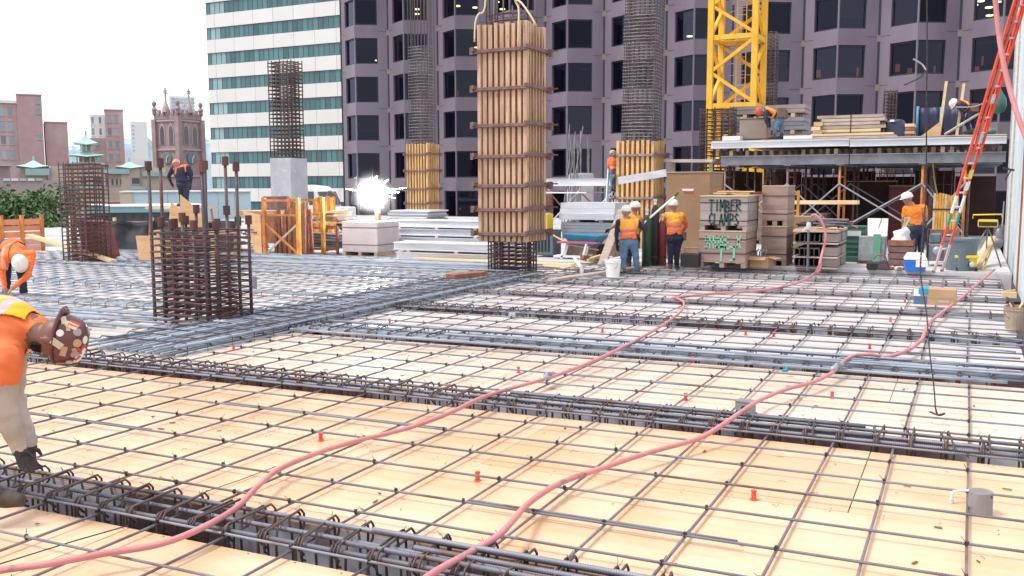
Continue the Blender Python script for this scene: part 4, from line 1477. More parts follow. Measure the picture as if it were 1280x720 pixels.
for x in (-.5, .4):
    for y in (-.1, .7):
        MB().b2((x - .05, y - .05, 0), (x + .05, y + .05, 1.12)).build('leg', M['stud'], t)
t = thing('clamp_pile', 'dark pile of steel clamps under the plywood stack', 'clamps', (p.x - .2, p.y + .2, -.02))
for k in range(20):
    MB().box((rnd.uniform(-.35, .3), rnd.uniform(-.2, .3), .05 + .035 * k), (.5, .08, .03), rz=rnd.uniform(-.5, .5)).build('clamp', M['clamp'], t)
p = place(318, 306)
t = thing('crate_dark', 'dark brown crate of hardware behind the plywood stack', 'crate', (p.x, p.y + .9, -.02))
MB().b2((-.35, 0, 1.0), (.3, .6, 1.62)).build('box', M['clamp'], t)
MB().b2((-.4, -.03, 0), (.35, .65, 1.0)).build('stand', M['rust'], t)

# --- orange stillage with pipes
p = place(405, 317)
t = thing('pipe_stillage', 'low rusty stillage of grey pipes right of the shoring rack', 'stillage', (p.x, p.y, -.02))
for (x, y) in ((-.5, 0), (.5, 0), (-.5, .8), (.5, .8)):
    MB().b2((x - .035, y - .035, 0), (x + .035, y + .035, .8)).build('post', M['rust'], t)
for y in (0, .8):
    for z in (.1, .72):
        MB().b2((-.465, y - .025, z), (.465, y + .025, z + .06)).build('rail', M['rust'], t)
for k in range(10):
    z = .2 + .09 * (k // 2)
    MB().tube([(-.75, .15 + .3 * (k % 2), z), (.65, .15 + .3 * (k % 2) + rnd.uniform(-.1, .1), z + rnd.uniform(-.03, .03))], .04, 8).build('pipe', M['steel_grey'], t, smooth=True)
t = thing('offcut_heap', 'heap of splintered timber offcuts on top of the pipe stillage', 'timber', (p.x, p.y, .85))
for k in range(9):
    a = rnd.uniform(-.8, .8)
    MB().bar((-.5 + rnd.uniform(-.2, .2), rnd.uniform(.1, .7), .03 + .03 * k), (.5 + rnd.uniform(-.2, .2), rnd.uniform(.1, .7), .04 + .04 * k + rnd.uniform(-.05, .12)), .1, .04).build('offcut', M['lumber'] if k % 3 else M['lumber_bright'], t)

# --- pale wrapped crate
p = place(428, 319)
t = thing('pale_crate', 'pale grey pink square crate below the welding flash', 'crate', (p.x, p.y, -.02))
M['pale_wrap'] = mat('pale_wrap', (.62, .55, .56), .6, c2=(.54, .47, .48), ns=2)
M['pale_side'] = mat('pale_side', (.40, .36, .38), .7, c2=(.33, .29, .31), ns=2)
hh = zat(p.x, p.y, 276)
MB().b2((0, 0, .1), (1.22, 1.1, hh)).build('box', M['pale_wrap'], t, bevel=.015)
for k in range(3):
    MB().b2((.02 + k * .54, -.01, -.0), (.12 + k * .54, 1.11, .1)).build('skid', M['lumber'], t)
for z in (.3, hh - .18):
    MB().b2((-.006, -.006, z), (1.226, 1.106, z + .03)).build('strap', M['steel_grey'], t)

# --- the welding arc and, added for its glow, smoke
p = atD(465, 243, 27.2)
t = thing('welding_arc', 'dazzling white welding flash above the pale crate', 'welding arc', p)
mw, nt, bs = newmat('arc_light')
bs.inputs['Emission Color'].default_value = (1, .97, 1, 1)
bs.inputs['Emission Strength'].default_value = 60
R = random.Random(2)
m = MB().ball((0, 0, 0), .10, 14, 10)
m.v = [tuple(Vector(q) * (1 + R.uniform(-.4, 1.1))) for q in m.v]
m.build('arc', mw, t, smooth=True)
for k in range(26):
    d = Vector((R.gauss(0, 1), R.gauss(0, .6), R.gauss(.1, .8))).normalized()
    l = R.uniform(.25, .75)
    e = d * l + Vector((0, 0, -.25 * l * l))
    l *= 2.1 if k % 4 == 0 else 1.0
    e = d * l + Vector((0, 0, -.1 * l))
    MB().tube([d * .05, d * l * .5 + Vector((0, 0, -.03 * l)), e], [.03, .014, .002], 5).build('spark_ray', mw, t)  # long thin needles modelled to give the glare its star rays
mv = bpy.data.materials.new('arc_glow_smoke')
mv.use_nodes = True
N, L = mv.node_tree.nodes, mv.node_tree.links
N.clear()
o_ = N.new('ShaderNodeOutputMaterial')
pv = N.new('ShaderNodeVolumePrincipled')
tc = N.new('ShaderNodeTexCoord')
ln = N.new('ShaderNodeVectorMath'); ln.operation = 'LENGTH'
mr = N.new('ShaderNodeMapRange')
pw_ = N.new('ShaderNodeMath'); pw_.operation = 'POWER'; pw_.inputs[1].default_value = 3.0
ml_ = N.new('ShaderNodeMath'); ml_.operation = 'MULTIPLY'; ml_.inputs[1].default_value = 1.1
mr.inputs['From Min'].default_value = .88
mr.inputs['From Max'].default_value = .12
mr.inputs['To Min'].default_value = 0
mr.inputs['To Max'].default_value = 1.0
L.new(tc.outputs['Object'], ln.inputs[0])
L.new(ln.outputs['Value'], mr.inputs['Value'])
L.new(mr.outputs[0], pw_.inputs[0])
L.new(pw_.outputs[0], ml_.inputs[0])
L.new(ml_.outputs[0], pv.inputs['Density'])
pv.inputs['Color'].default_value = (1, 1, 1, 1)
pv.inputs['Anisotropy'].default_value = 0
L.new(pv.outputs[0], o_.inputs['Volume'])
stuff(MB().ball((0, 0, 0), .9, 20, 12).build('glow_smoke', mv, t))  # ball of haze added to carry the soft glow round the arc
pl = bpy.data.lights.new('arc_lamp', 'POINT')
pl.energy = 60
pl.shadow_soft_size = .3
pl.color = (.95, .95, 1)
plo = bpy.data.objects.new('arc_lamp', pl)
COL.objects.link(plo)
plo.location = Vector(p) + (Vector(CAMP) - p).normalized() * .42
tz = .3
t = thing('weld_post', 'slim steel post holding the work being welded behind the pale crate', 'post', (p.x + .02, p.y + .25, -.02))
MB().b2((-.06, -.06, 0), (.06, .06, p.z + .1)).build('shaft', M['rust'], t)
MB().b2((-.12, -.12, 0), (.12, .12, .02)).build('base_plate', M['rust'], t)

# --- white truck behind the rack
p = atD(399, 240, 39); 
t = thing('white_truck', 'white rounded truck cab seen over the yellow shore bundle', 'truck', (p.x, p.y, -.02), .2)
m = MB().prism([(-.95, .5), (.55, .5), (.62, 1.1), (.3, 1.75), (.1, 1.95), (-.6, 2.02), (-.95, 1.9)], (0, -.9, 0), (1, 0, 0), (0, 0, 1), (0, 1.8, 0))
m.build('cab', M['white'], t, bevel=.08)
MB().prism([(.34, 1.72), (.60, 1.18), (.64, 1.18), (.38, 1.74)], (0, -.8, 0), (1, 0, 0), (0, 0, 1), (0, 1.6, 0)).build('windscreen', M['win_dark'], t)
MB().b2((-.5, -.915, 1.2), (.2, -.905, 1.75)).build('door_window', M['win_dark'], t)
MB().b2((.62, -.85, .5), (1.3, .85, 1.1)).build('bonnet', M['white'], t, bevel=.08)
MB().tube(spline([(.62, -.75, 1.15), (.8, -.78, 1.75), (1.15, -.8, 1.6), (1.25, -.8, 1.2)], 5), .03, 6).build('mirror_arm', M['steel_grey'], t, smooth=True)
for x in (-.6, .85):
    for y in (-.8, .8):
        MB().lathe([(.2, -.1), (.38, -.1), (.42, -.05), (.42, .05), (.38, .1), (.2, .1)], (x, y, .42), 18, Matrix.Rotation(math.pi / 2, 3, 'X')).build('wheel', M['dark'], t, smooth=True)

# --- silver beam stacks
def ibeam(L, h, w, tf=.02, tw=.02):
    m = MB()
    m.b2((-L / 2, -w / 2, 0), (L / 2, w / 2, tf))
    m.b2((-L / 2, -tw / 2, tf), (L / 2, tw / 2, h - tf))
    m.b2((-L / 2, -w / 2, h - tf), (L / 2, w / 2, h))
    return m
def beam_stack(label, u0, u1, vb, z, layers, nrow, h, w, m, dun=.09, dep=.22, D=None, name='beam_stack'):
    a, b2 = (G(u0, vb, z), G(u1, vb, z)) if D is None else (atD(u0, vb, D), atD(u1, vb, D))
    if D is not None:
        a.z = b2.z = z
    L = (Vector((b2.x, 0, 0)) - Vector((a.x, 0, 0))).length
    t = thing(name, label, 'beams', ((a.x + b2.x) / 2, a.y, z))
    me = ibeam(L, h, w).mesh('beam', m)
    zz = 0
    for l in range(layers):
        for x in (-L * .38, 0, L * .38):
            MB().b2((x - .05, -w / 2, zz), (x + .05, w * (nrow - .5), zz + dun)).build('dunnage', M['lumber'], t)
        zz += dun
        for r in range(nrow):
            inst('beam', me, t, (rnd.uniform(-.12, .12), r * w * 1.01, zz))
        zz += h
    return t, zz
beam_stack('long silver beam stack lying low behind the tall timber form', 494, 690, 326, -.02, 2, 5, .2, .16, M['alu'], dun=.05)
a = G(494, 322, 0)
beam_stack('silver beam stack two layers high, left of the tall timber form behind the long stack', 487, 640, 316, -.02, 4, 5, .2, .16, M['alu'], dun=.045)
p = place(512, 305)
t = thing('sheet_stack', 'stack of thin grey sheets on top behind the silver beam stacks', 'sheets', (p.x, p.y, -.02))
hz = zat(p.x, p.y, 274)
MB().b2((-.9, 0, 0), (.8, 1.2, hz)).build('pallet_base', M['lumber_grey'], t)
for k in range(6):
    o = rnd.uniform(-.12, .12)
    MB().b2((-.85 + o, -.05, hz + k * .055), (.75 + o, 1.2, hz + k * .055 + .045)).build('sheet', M['alu'] if k % 2 else M['alu_dull'], t)

# planks and timber in front of the stacks
t = thing('yellow_plank', 'long pale yellow plank lying along the deck edge right of the tall form', 'plank', (0, 0, 0))
a, b_ = G(520, 323.5, .06), G(717, 332, .06)
MB().bar(a, b_, .24, .09).build('board', M['lumber_bright'], t, bevel=.006)
t = thing('brown_timber', 'short brown timber baulk in front of the tall form cage', 'timber', (0, 0, 0))
a, b_ = G(563, 349, .12), G(604, 345, .12)
MB().bar(a, b_, .28, .2).build('baulk', M['rust'], t, bevel=.01)
t = thing('white_pipe_offcut', 'bent white pipe lying by the deck edge left of the bucket', 'pipe', (0, 0, 0))
MB().tube(spline([G(718, 322, .12), G(722, 328, .1), G(727, 336, .08), G(727, 341, .07)], 4), .045, 8).build('pipe', M['white_plastic'], t, smooth=True)
t = thing('edge_plank', 'thin grey plank along the deck edge in front of the bucket', 'plank', (0, 0, 0))
MB().bar(G(690, 350, .1), G(800, 334, .1), .2, .05).build('board', M['lumber_grey'], t)

# --- stacks right of the form
p = place(690, 322)
t = thing('panel_stack', 'stack of grey deck panels on dunnage right of the tall timber form', 'panels', (p.x, p.y + .6, -.02))
zb = zat(p.x, p.y + .6, 297)
x1 = atY(768, 297, p.y + .6).x - p.x
MB().b2((.1, .1, .0), (x1 - .1, 1.2, zb - .12)).build('timber_base', M['crate_pink'], t)
for x in (.25, x1 / 2, x1 - .3):
    MB().b2((x - .06, -.0, zb - .12), (x + .06, 1.3, zb)).build('dunnage', M['lumber_bright'], t)
zz = zb
for k in range(5):
    o = rnd.uniform(-.05, .05)
    MB().b2((o, 0, zz), (x1 + o, 1.3, zz + .085)).build('panel', M['alu_dull'], t)
    zz += .092
for x in (.5, x1 - .4):
    MB().b2((x - .05, 0, zz), (x + .05, 1.3, zz + .07)).build('dunnage', M['lumber'], t)
zz += .07
for k in range(3):
    o = rnd.uniform(-.05, .05)
    MB().b2((o - .02, -.05 + k * .05, zz), (x1 + o, 1.3, zz + .15)).build('top_panel', M['alu'], t)
    zz += .155
p = place(720, 310)
t = thing('scaffold_table', 'aluminium scaffold table with a white sheet behind the panel stack', 'scaffold', (p.x - .6, p.y + 4.0, -.02))
yb = p.y + 4.0
zt = zat(p.x, yb, 223)
x0, x1 = atY(676, 225, yb).x - p.x + .6, atY(775, 225, yb).x - p.x + .6
for k, y in enumerate((0, .9, 1.8)):
    MB().b2((x0, y, zt - .24), (x1, y + .12, zt)).build('beam', M['alu'], t)
MB().b2((x0 + .1, -.1, zt + .004), (x1, 2.0, zt + .03)).build('deck_sheet', M['alu_dull'], t)
MB().b2((x0 - .05, -.3, zt - .5), (x0 + 1.9, 1.5, zt - .46)).build('white_sheet', M['white'], t)
for x in (x0 + .3, (x0 + x1) / 2, x1 - .2):
    for y in (0.06, 1.86):
        MB().tube([(x, y, 0), (x, y, zt - .24)], .04, 8).build('post', M['alu_dull'], t, smooth=True)
for s in (0, 1):
    xa, xb = (x0 + .3, (x0 + x1) / 2) if s == 0 else ((x0 + x1) / 2, x1 - .2)
    MB().tube([(xa, -.01, .5), (xb, -.01, zt - .4)], .028, 6).build('brace', M['alu'], t, smooth=True)
    MB().tube([(xb, -.05, .5), (xa, -.05, zt - .4)], .028, 6).build('brace', M['rust'], t, smooth=True)
p = atD(716, 200, 40)
t = thing('bar_sheaf', 'sheaf of thin upright bars behind the scaffold table', 'bars', (p.x, p.y, -.02))
for k in range(9):
    MB().tube([(rnd.uniform(-.5, .5), rnd.uniform(-.2, .2), 0), (rnd.uniform(-.5, .5), 0, rnd.uniform(3.2, 4.6))], .022, 5).build('bar', M['tie_grey'], t)
t = thing('pale_drum', 'pale grey concrete stub column behind the scaffold table', 'column', (p.x + .15, p.y + .6, -.02))
MB().lathe([(.55, 0), (.55, 2.4), (.5, 2.5)], n=18).build('shaft', M['concrete'], t, smooth=False)
for k in range(7):
    MB().tube([(.35 * math.cos(k), .35 * math.sin(k), 2.4), (.35 * math.cos(k), .35 * math.sin(k), 3.9 + .2 * (k % 3))], .03, 5).build('starter_bar', M['tie_grey'], t)
p = atD(704, 300, 26)
t = thing('green_machine', 'small dark machine with a yellow guard at the left end of the panel stack', 'machine', (p.x - .35, p.y - .6, -.02))
MB().b2((-.3, 0, .05), (.3, .6, .75)).build('body', M['grey_plastic'], t, bevel=.04)
MB().b2((-.08, -.03, .75), (.14, .4, 1.2)).build('guard', M['yellow_tool'], t, bevel=.03)
for k in range(5):
    MB().b2((-.25 + k * .1, -.02, .15), (-.2 + k * .1, -.004, .65)).build('slot', M['dark'], t)
MB().tube([(-.1, .3, .75), (-.1, .3, 1.7)], .07, 8).build('column', M['steel_grey'], t, smooth=True)
MB().b2((-.2, .1, 1.35), (.05, .5, 1.75)).build('head', M['rust'], t, bevel=.03)
# wheelbarrow
p = place(744, 319)
t = thing('wheelbarrow', 'blue and green wheelbarrow in front of the panel stack', 'wheelbarrow', (atY(738, 310, G(690, 322, -.02).y + .1).x, G(690, 322, -.02).y + .1, -.02), math.radians(-5))
M['barrow_blue'] = mat('barrow_blue', (.02, .15, .38), .4, c2=(.02, .22, .25), ns=3)
MB().hexa([(-.5, -.25, .40), (.18, -.22, .34), (.18, .22, .34), (-.5, .25, .40), (-.72, -.34, .68), (.42, -.32, .64), (.42, .32, .64), (-.72, .34, .68)]).build('tray', M['barrow_blue'], t, bevel=.03)
for s in (-1, 1):
    MB().tube([(-1.0, s * .28, .62), (-.5, s * .24, .38), (.3, s * .1, .25)], .025, 6).build('handle', M['lumber'], t, smooth=True)
    MB().tube([(-.45, s * .22, .36), (-.55, s * .25, .0)], .02, 6).build('leg', M['steel_grey'], t, smooth=True)
wh = MB().lathe([(.08, -.03), (.15, -.035), (.19, -.03), (.2, 0), (.19, .03), (.15, .035), (.08, .03)], (.38, 0, .2), 18, Matrix.Rotation(math.pi / 2, 3, 'X')).build('wheel', M['dark'], t, smooth=True)
MB().lathe([(.0, -.02), (.1, -.03), (.1, .03), (.0, .02)], (.38, 0, .2), 12, Matrix.Rotation(math.pi / 2, 3, 'X')).build('hub', M['alu'], wh, smooth=True)
# pink white bench
p = place(698, 322)
t = thing('pink_trestle', 'low trestle with a faded red top and white legs beside the wheelbarrow', 'trestle', (p.x + .1, p.y - .35, -.02))
MB().b2((0, 0, .42), (1.15, .25, .47)).build('top', mat('pinkred', (.5, .12, .16), .6), t)
for x in (.25, .85):
    MB().bar((x - .12, .02, 0), (x, .02, .42), .04, .05).build('leg', M['white'], t)
    MB().bar((x - .12, .22, 0), (x, .22, .42), .04, .05).build('leg', M['white'], t)
MB().b2((-.1, 0, .04), (1.5, .3, .09)).build('foot_board', M['white'], t)
# scrap timber under
p = place(745, 331)
t = thing('debris_heap', 'low heap of brown rags and offcuts beside the white bucket', 'debris', (p.x + .2, p.y + .4, -.02))
R = random.Random(8)
for k in range(16):
    MB().box((R.uniform(-.7, .6), R.uniform(-.2, .4), .04 + .02 * (k % 7)), (R.uniform(.15, .6), R.uniform(.06, .2), R.uniform(.03, .09)), rz=R.uniform(0, 3), ry=R.uniform(-.3, .3)).build('offcut', (M['lumber'], M['rust'], M['lumber_grey'])[k % 3], t)
# leaning board behind man 1
t = thing('leaning_board', 'grey brown board leaning behind the man in blue jeans', 'board', (0, 0, 0))
MB().bar(G(752, 332, 0), atD(778, 262, 23.3), .22, .05).build('board', M['lumber_grey'], t)

# --- gas cylinders on a trolley
def cylinder(label, u, v, col, h=.98, r=.105):
    p = place(u, v, RZ)
    t = thing('gas_cylinder', label, 'gas cylinder', p, 0, 'gas cylinders by the timber form')
    MB().lathe([(r, 0), (r, h), (r * .85, h + .08), (r * .45, h + .15), (r * .35, h + .17)], n=16).build('body', col, t, smooth=True)
    MB().lathe([(.03, h + .15), (.03, h + .25), (.045, h + .26), (.045, h + .3)], n=8).build('valve', M['alu'], t)
    MB().lathe([(r * 1.02, .18), (r * 1.02, .22)], n=16).build('band', M['dark'], t)
M['cyl_green'] = mat('cyl_green', (.018, .055, .025), .4, c2=(.02, .06, .03), ns=4)
M['cyl_red'] = mat('cyl_red', (.14, .015, .025), .4)
cylinder('dark green gas cylinder between the two men in vests', 808, 333, M['cyl_green'])
cylinder('almost black tall gas cylinder next to the green one', 818, 332, M['dark'], 1.2, .09)
cylinder('dark red gas cylinder beside the leg of the man with the tool belt', 827, 332, M['cyl_red'], .85)

# --- big brown plywood box and panels
p = place(838, 331, RZ)
t = thing('brown_plywood_box', 'tall plain brown plywood box behind the man with the tool belt', 'box', (p.x, p.y + 1.6, RZ))
y_ = p.y + 1.6
zt = zat(p.x, y_, 216) - RZ
x1 = atY(886, 300, y_).x - p.x
xo = atY(832, 300, y_).x - p.x
MB().b2((xo, 0, .0), (x1, 1.3, zt)).build('shell', M['brown_box'], t, bevel=.01)
MB().b2((xo - .02, -.02, zt + .003), (x1 + .02, 1.32, zt + .03)).build('lid', M['lumber'], t)
tg = atY(860, 236, y_)
MB().b2((tg.x - p.x - .14, -.012, tg.z - RZ - .05), (tg.x - p.x + .14, -.002, tg.z - RZ)).build('white_sticker', M['white'], t)
MB().b2((tg.x - p.x - .1, -.014, tg.z - RZ - .09), (tg.x - p.x + .12, -.003, tg.z - RZ - .055)).build('red_sticker', M['red'], t)
lean_sheet('leaning_plywood', 'pale tan plywood sheet leaning between the man with the tool belt and the crates', 843, 872, 274, 334, 23.0, mat('ply_rose', (.52, .36, .27), .8, c2=(.46, .31, .23), ns=2), tilt=.12)
t = thing('plank_ledge', 'pair of weathered planks on a ledge above the brown plywood box', 'planks', (0, 0, 0))
a, b_ = atD(832, 201, 29), atD(893, 201, 28)
for k in range(3):
    MB().bar(a + Vector((0, .32 * k, 0)), b_ + Vector((0, .32 * k, 0)), .28, .09).build('plank', M['lumber_grey'], t)
for q in (.12, .9):
    c = a.lerp(b_, q)
    MB().b2((c.x - .05, c.y + .2, RZ), (c.x + .05, c.y + .3, c.z - .05)).build('post', M['lumber_grey'], t)
t = thing('white_beam', 'white aluminium beam propped across the yellow timber form', 'beam', (0, 0, 0))
MB().bar(atD(773, 226, 25.6), atD(833, 216, 25.2), .1, .2).build('beam', M['alu'], t)
t = thing('dark_toolbox', 'small black crate on the slab left of the lower stencilled crate', 'box', place(862, 334, RZ))
MB().b2((-.22, -.0, 0), (.2, .3, .3)).build('body', M['dark'], t, bevel=.02)
MB().tube([(-.15, .1, .3), (-.15, .1, .42), (.15, .1, .42), (.15, .1, .3)], .02, 6).build('handle', M['steel_grey'], t)

# --- stencilled crates
FONT = {'T': [[(0, 1), (1, 1)], [(.5, 1), (.42, 0)]], 'I': [[(.5, 1), (.5, 0)]], 'M': [[(0, 0), (.1, 1), (.5, .35), (.9, 1), (1, 0)]],
        'B': [[(.1, 0), (.1, 1), (.7, .95), (.75, .65), (.15, .52), (.85, .4), (.85, .08), (.1, 0)]], 'E': [[(.95, 1), (.1, .95), (.05, 0), (.95, 0)], [(.05, .5), (.7, .5)]],
        'R': [[(.05, 0), (.1, 1), (.8, .95), (.85, .6), (.15, .48), (1.05, 0)]], 'C': [[(.95, .85), (.55, 1), (.12, .7), (.1, .3), (.5, 0), (.95, .15)]],
        'L': [[(.15, 1), (.05, 0), (.85, .03)]], 'A': [[(0, 0), (.5, 1), (.95, 0)], [(.2, .38), (.8, .38)]], 'P': [[(.1, 0), (.15, 1), (.85, .9), (.8, .55), (.15, .45)]],
        'S': [[(.9, .9), (.45, 1), (.12, .78), (.5, .52), (.88, .28), (.5, 0), (.1, .12)]], 'H': [[(.1, 1), (.05, 0)], [(.9, 1), (.9, 0)], [(.08, .5), (.9, .52)]],
        'O': [[(.5, 1), (.1, .7), (.1, .3), (.5, 0), (.9, .3), (.9, .7), (.5, 1)]], 'X': [[(.05, 1), (.95, 0)], [(.95, 1), (.05, 0)]], '-': [[(.2, .5), (.8, .5)]], 'J': [[(.2, 1), (1, 1)], [(.6, 1), (.6, .1), (.2, 0)]],
        'N': [[(.05, 0), (.05, 1), (.9, 0), (.95, 1)]], 'G': [[(.95, .85), (.5, 1), (.1, .6), (.2, .1), (.7, 0), (.95, .4), (.6, .42)]]}
def letters(s, x0, z0, w, h, y, th, m, par, seed=1):
    R = random.Random(seed)
    n = len(s)
    adv = w / n
    for i, ch_ in enumerate(s):
        if ch_ == ' ':
            continue
        mm = MB()
        dz, dx = R.uniform(-.06, .06) * h, R.uniform(-.04, .04) * adv
        for st in FONT[ch_]:
            for a, b2 in zip(st[:-1], st[1:]):
                A = Vector((x0 + i * adv + dx + a[0] * adv * .8, y, z0 + dz + a[1] * h))
                B = Vector((x0 + i * adv + dx + b2[0] * adv * .8, y, z0 + dz + b2[1] * h))
                e = (B - A).normalized() * th * .4
                mm.bar(A - e, B + e, .004, th, up=(B - A).normalized().cross(Vector((0, 1, 0))))
        mm.build('letter', m, par)
def crate(label, loc, w, d, h, m, rows, name='crate', rz=0.0, straps=()):
    t = thing(name, label, 'crate', loc, rz)
    n = 3
    for k in range(n):
        x = (w - .1) * k / (n - 1)
        MB().b2((x, .01, 0), (x + .1, d - .01, .11)).build('skid', m, t)
    MB().b2((.02, .02, .11), (w - .02, d - .02, h - .01)).build('lining', m, t)
    bh = (h - .11) / rows
    for r in range(rows):
        z0, z1 = .11 + r * bh + .003, .11 + (r + 1) * bh - .003
        o = rnd.uniform(-.003, .003)
        MB().b2((0, 0 + o, z0), (w, .019, z1)).build('front_board', m, t)
        MB().b2((w - .019, .02, z0), (w + o, d, z1)).build('side_board', m, t)
    MB().b2((-.01, -.01, h), (w + .01, d + .01, h + .025)).build('lid', M['lumber'], t)
    for z in straps:
        MB().b2((-.006, -.006, z), (w + .006, d + .004, z + .022)).build('strap', M['strap'], t)
    return t
p = place(873, 333.5, RZ)
wc = G(937, 333.5, RZ).x - p.x
h1 = zat(p.x, p.y, 289) - RZ
c1 = crate('lower reddish crate with faded green painted letters', (p.x, p.y, RZ), wc, 1.15, h1, M['crate_pink'], 3, straps=(.3, h1 - .18))
letters('SHORE X', .12, h1 - .36, wc - .2, .26, -.008, .032, M['paint_green'], c1, 3)
letters('TJ', .42, .17, .5, .3, -.008, .045, M['paint_green'], c1, 4)
h2 = zat(p.x, p.y, 245.5) - RZ - h1 - .03
c2_ = crate('upper grey crate with black painted TIMBER CLAMPS lettering', (p.x + .02, p.y - .005, RZ + h1 + .026), wc, 1.18, h2, M['crate_wood'], 2, straps=(.2, h2 - .14))
letters('TIMBER', .2, h2 - .32, wc - .32, .24, -.012, .03, M['paint_black'], c2_, 5)
letters('CLAMPS', .2, h2 - .62, wc - .36, .25, -.012, .03, M['paint_black'], c2_, 6)
t = thing('scrap_boards', 'few splintered boards lying on the lettered grey crate', 'boards', (p.x + .4, p.y + .3, RZ + h1 + h2 + .06))
for k in range(5):
    MB().box((rnd.uniform(-.1, .5), rnd.uniform(0, .6), .015 + .02 * k), (.8, .1, .02), rz=rnd.uniform(-.5, .5)).build('board', M['lumber_bright'] if k % 2 else M['rust'], t)
for k, (lb, zz_) in enumerate((('lower plain reddish crate half hidden behind the lettered crates', RZ), ('upper plain reddish crate half hidden behind the lettered crates', RZ + .9))):
    crate(lb, (p.x + 1.18, p.y + .95, zz_), .55, .9, .87, M['crate_pink'], 3, straps=(.25, .65))
p = place(962, 327, RZ)
t = thing('plywood_box', 'pair of joined tan plywood boxes behind the small open carton', 'box', (p.x, p.y + .8, RZ))
hz = zat(p.x, p.y + .8, 270) - RZ
MB().b2((0, 0, 0), (.34, .9, hz)).build('box', M['ply_tan'], t)
MB().b2((.345, -.01, 0), (.95, .9, hz - .01)).build('box', M['brown_box'], t)
t = thing('shore_frame', 'yellow ladder shaped shore frame standing on the plywood boxes', 'shore frame', (p.x + .02, p.y + 1.2, RZ + hz))
for x in (.06, .40):
    MB().b2((x - .03, -.03, 0), (x + .03, .03, .62)).build('post', M['yellow_shore'], t)
for z in (.1, .5):
    MB().b2((.092, -.02, z), (.368, .02, z + .04)).build('rung', M['yellow_shore'], t)
# open carton with clamps
p = place(951, 334.5, RZ)
t = thing('open_carton', 'small open cardboard carton with steel clamps sticking out beside the lower crate', 'carton', (p.x - .25, p.y, RZ), -.2)
MB().b2((0, 0, 0), (.42, .02, .24)).build('front_panel', M['cardboard'], t)
MB().b2((0, .3, 0), (.42, .32, .24)).build('back_panel', M['cardboard'], t)
MB().b2((0, .022, 0), (.02, .298, .24)).build('side_panel', M['cardboard'], t)
MB().b2((.40, .022, 0), (.42, .298, .24)).build('side_panel', M['cardboard'], t)
MB().b2((.02, .022, 0), (.4, .298, .01)).build('bottom_panel', M['cardboard'], t)
MB().bar((.41, .16, .24), (.62, .14, .2), .3, .012).build('flap', M['cardboard'], t)
MB().bar((.2, .0, .24), (.2, -.14, .18), .4, .012).build('flap', M['cardboard'], t)
for k in range(4):
    MB().tube([(.12 + k * .06, .15, .05), (.1 + k * .07, .14, .33), (.16 + k * .06, .12, .4)], .018, 6).build('clamp', M['alu_dull'], t, smooth=True)
# plank resting across
t = thing('long_plank', 'long bright plank resting level under the raised deck', 'plank', (0, 0, 0))
MB().bar(atD(980, 253, 25.0), atD(1073, 253, 23.9), .24, .1).build('board', M['lumber_bright'], t, bevel=.006)

# --- crate of joist channels
p = place(991, 335, RZ)
t = thing('channel_stack', 'stack of timber bundles with steel channel ends facing out, next to the hose valve', 'stack', (p.x, p.y, RZ))
w = G(1027, 335, RZ).x - p.x
dpt = 1.6
M['channel'] = mat('channel', (.07, .065, .07), .5, .4, c2=(.14, .13, .13), ns=8)
ch_m = MB()
cw = .14
ch_m.add([], [])
prof = [(-.06, .17), (-.06, .04), (-.035, .0), (.035, .0), (.06, .04), (.06, .17), (.045, .17), (.045, .045), (.028, .02), (-.028, .02), (-.045, .045), (-.045, .17)]
ch_m.prism(prof, (0, 0, 0), (1, 0, 0), (0, 0, 1), (0, dpt, 0))
cme = ch_m.mesh('channel', M['channel'])
zz = .03
for l, flip in ((0, 0), (1, 1), (2, 0)):
    MB().b2((-.02, .02, zz - .03), (w + .35, dpt, zz)).build('pallet', M['lumber_grey'], t)
    for k in range(5):
        o = inst('channel', cme, t, (.08 + (w - .16) * k / 4, -.02, zz + (.19 if flip else .005)), (math.pi if flip else 0, 0, 0) if False else (0, 0, 0))
        if flip:
            o.scale = (1, 1, -1)
    for y in (.1, .8, 1.3):
        MB().b2((w + .02, y, zz + .02), (w + .34, y + .5 if y < 1.3 else dpt, zz + .2)).build('bundle', M['crate_wood'], t)
    zz += .23 if l != 1 else .3
MB().b2((-.02, .0, zz), (w + .36, dpt, zz + .05)).build('top_board', M['lumber'], t)
t2 = thing('tarp_heap', 'dark heap of wires and grey tarpaulin on the channel stack', 'heap', (p.x + .35, p.y + .4, RZ + zz + .06))
R = random.Random(12)
for k in range(14):
    a = Vector((R.uniform(-.35, .5), R.uniform(-.3, .4), R.uniform(.02, .12)))
    MB().tube(spline([a, a + Vector((R.uniform(.1, .3), R.uniform(-.1, .1), R.uniform(0, .1))), a + Vector((R.uniform(.3, .5), R.uniform(-.2, .2), R.uniform(-.02, .04)))], 3), .022, 5).build('wire', M['clamp'] if k % 2 else M['dark'], t2)
for k in range(4):
    MB().box((.35, .1, .1 + .035 * k), (.7, .4, .025), rz=R.uniform(-.2, .2), ry=R.uniform(-.08, .08)).build('fold', M['steel_grey'], t2)
# standpipe valve
p = place(1009, 338, RZ)
t = thing('standpipe', 'thin grey standpipe with a valve feeding the pink hose', 'standpipe', p)
MB().tube([(0, 0, 0), (0, 0, 1.05), (.06, 0, 1.15), (.14, 0, 1.17)], .022, 8).build('pipe', M['steel_grey'], t, smooth=True)
MB().tube([(-.12, 0, .82), (0, 0, .95)], .025, 6).build('handle', M['alu'], t)
MB().lathe([(.04, .86), (.05, .9), (.05, .98), (.04, 1.02)], n=8).build('valve', M['alu'], t)

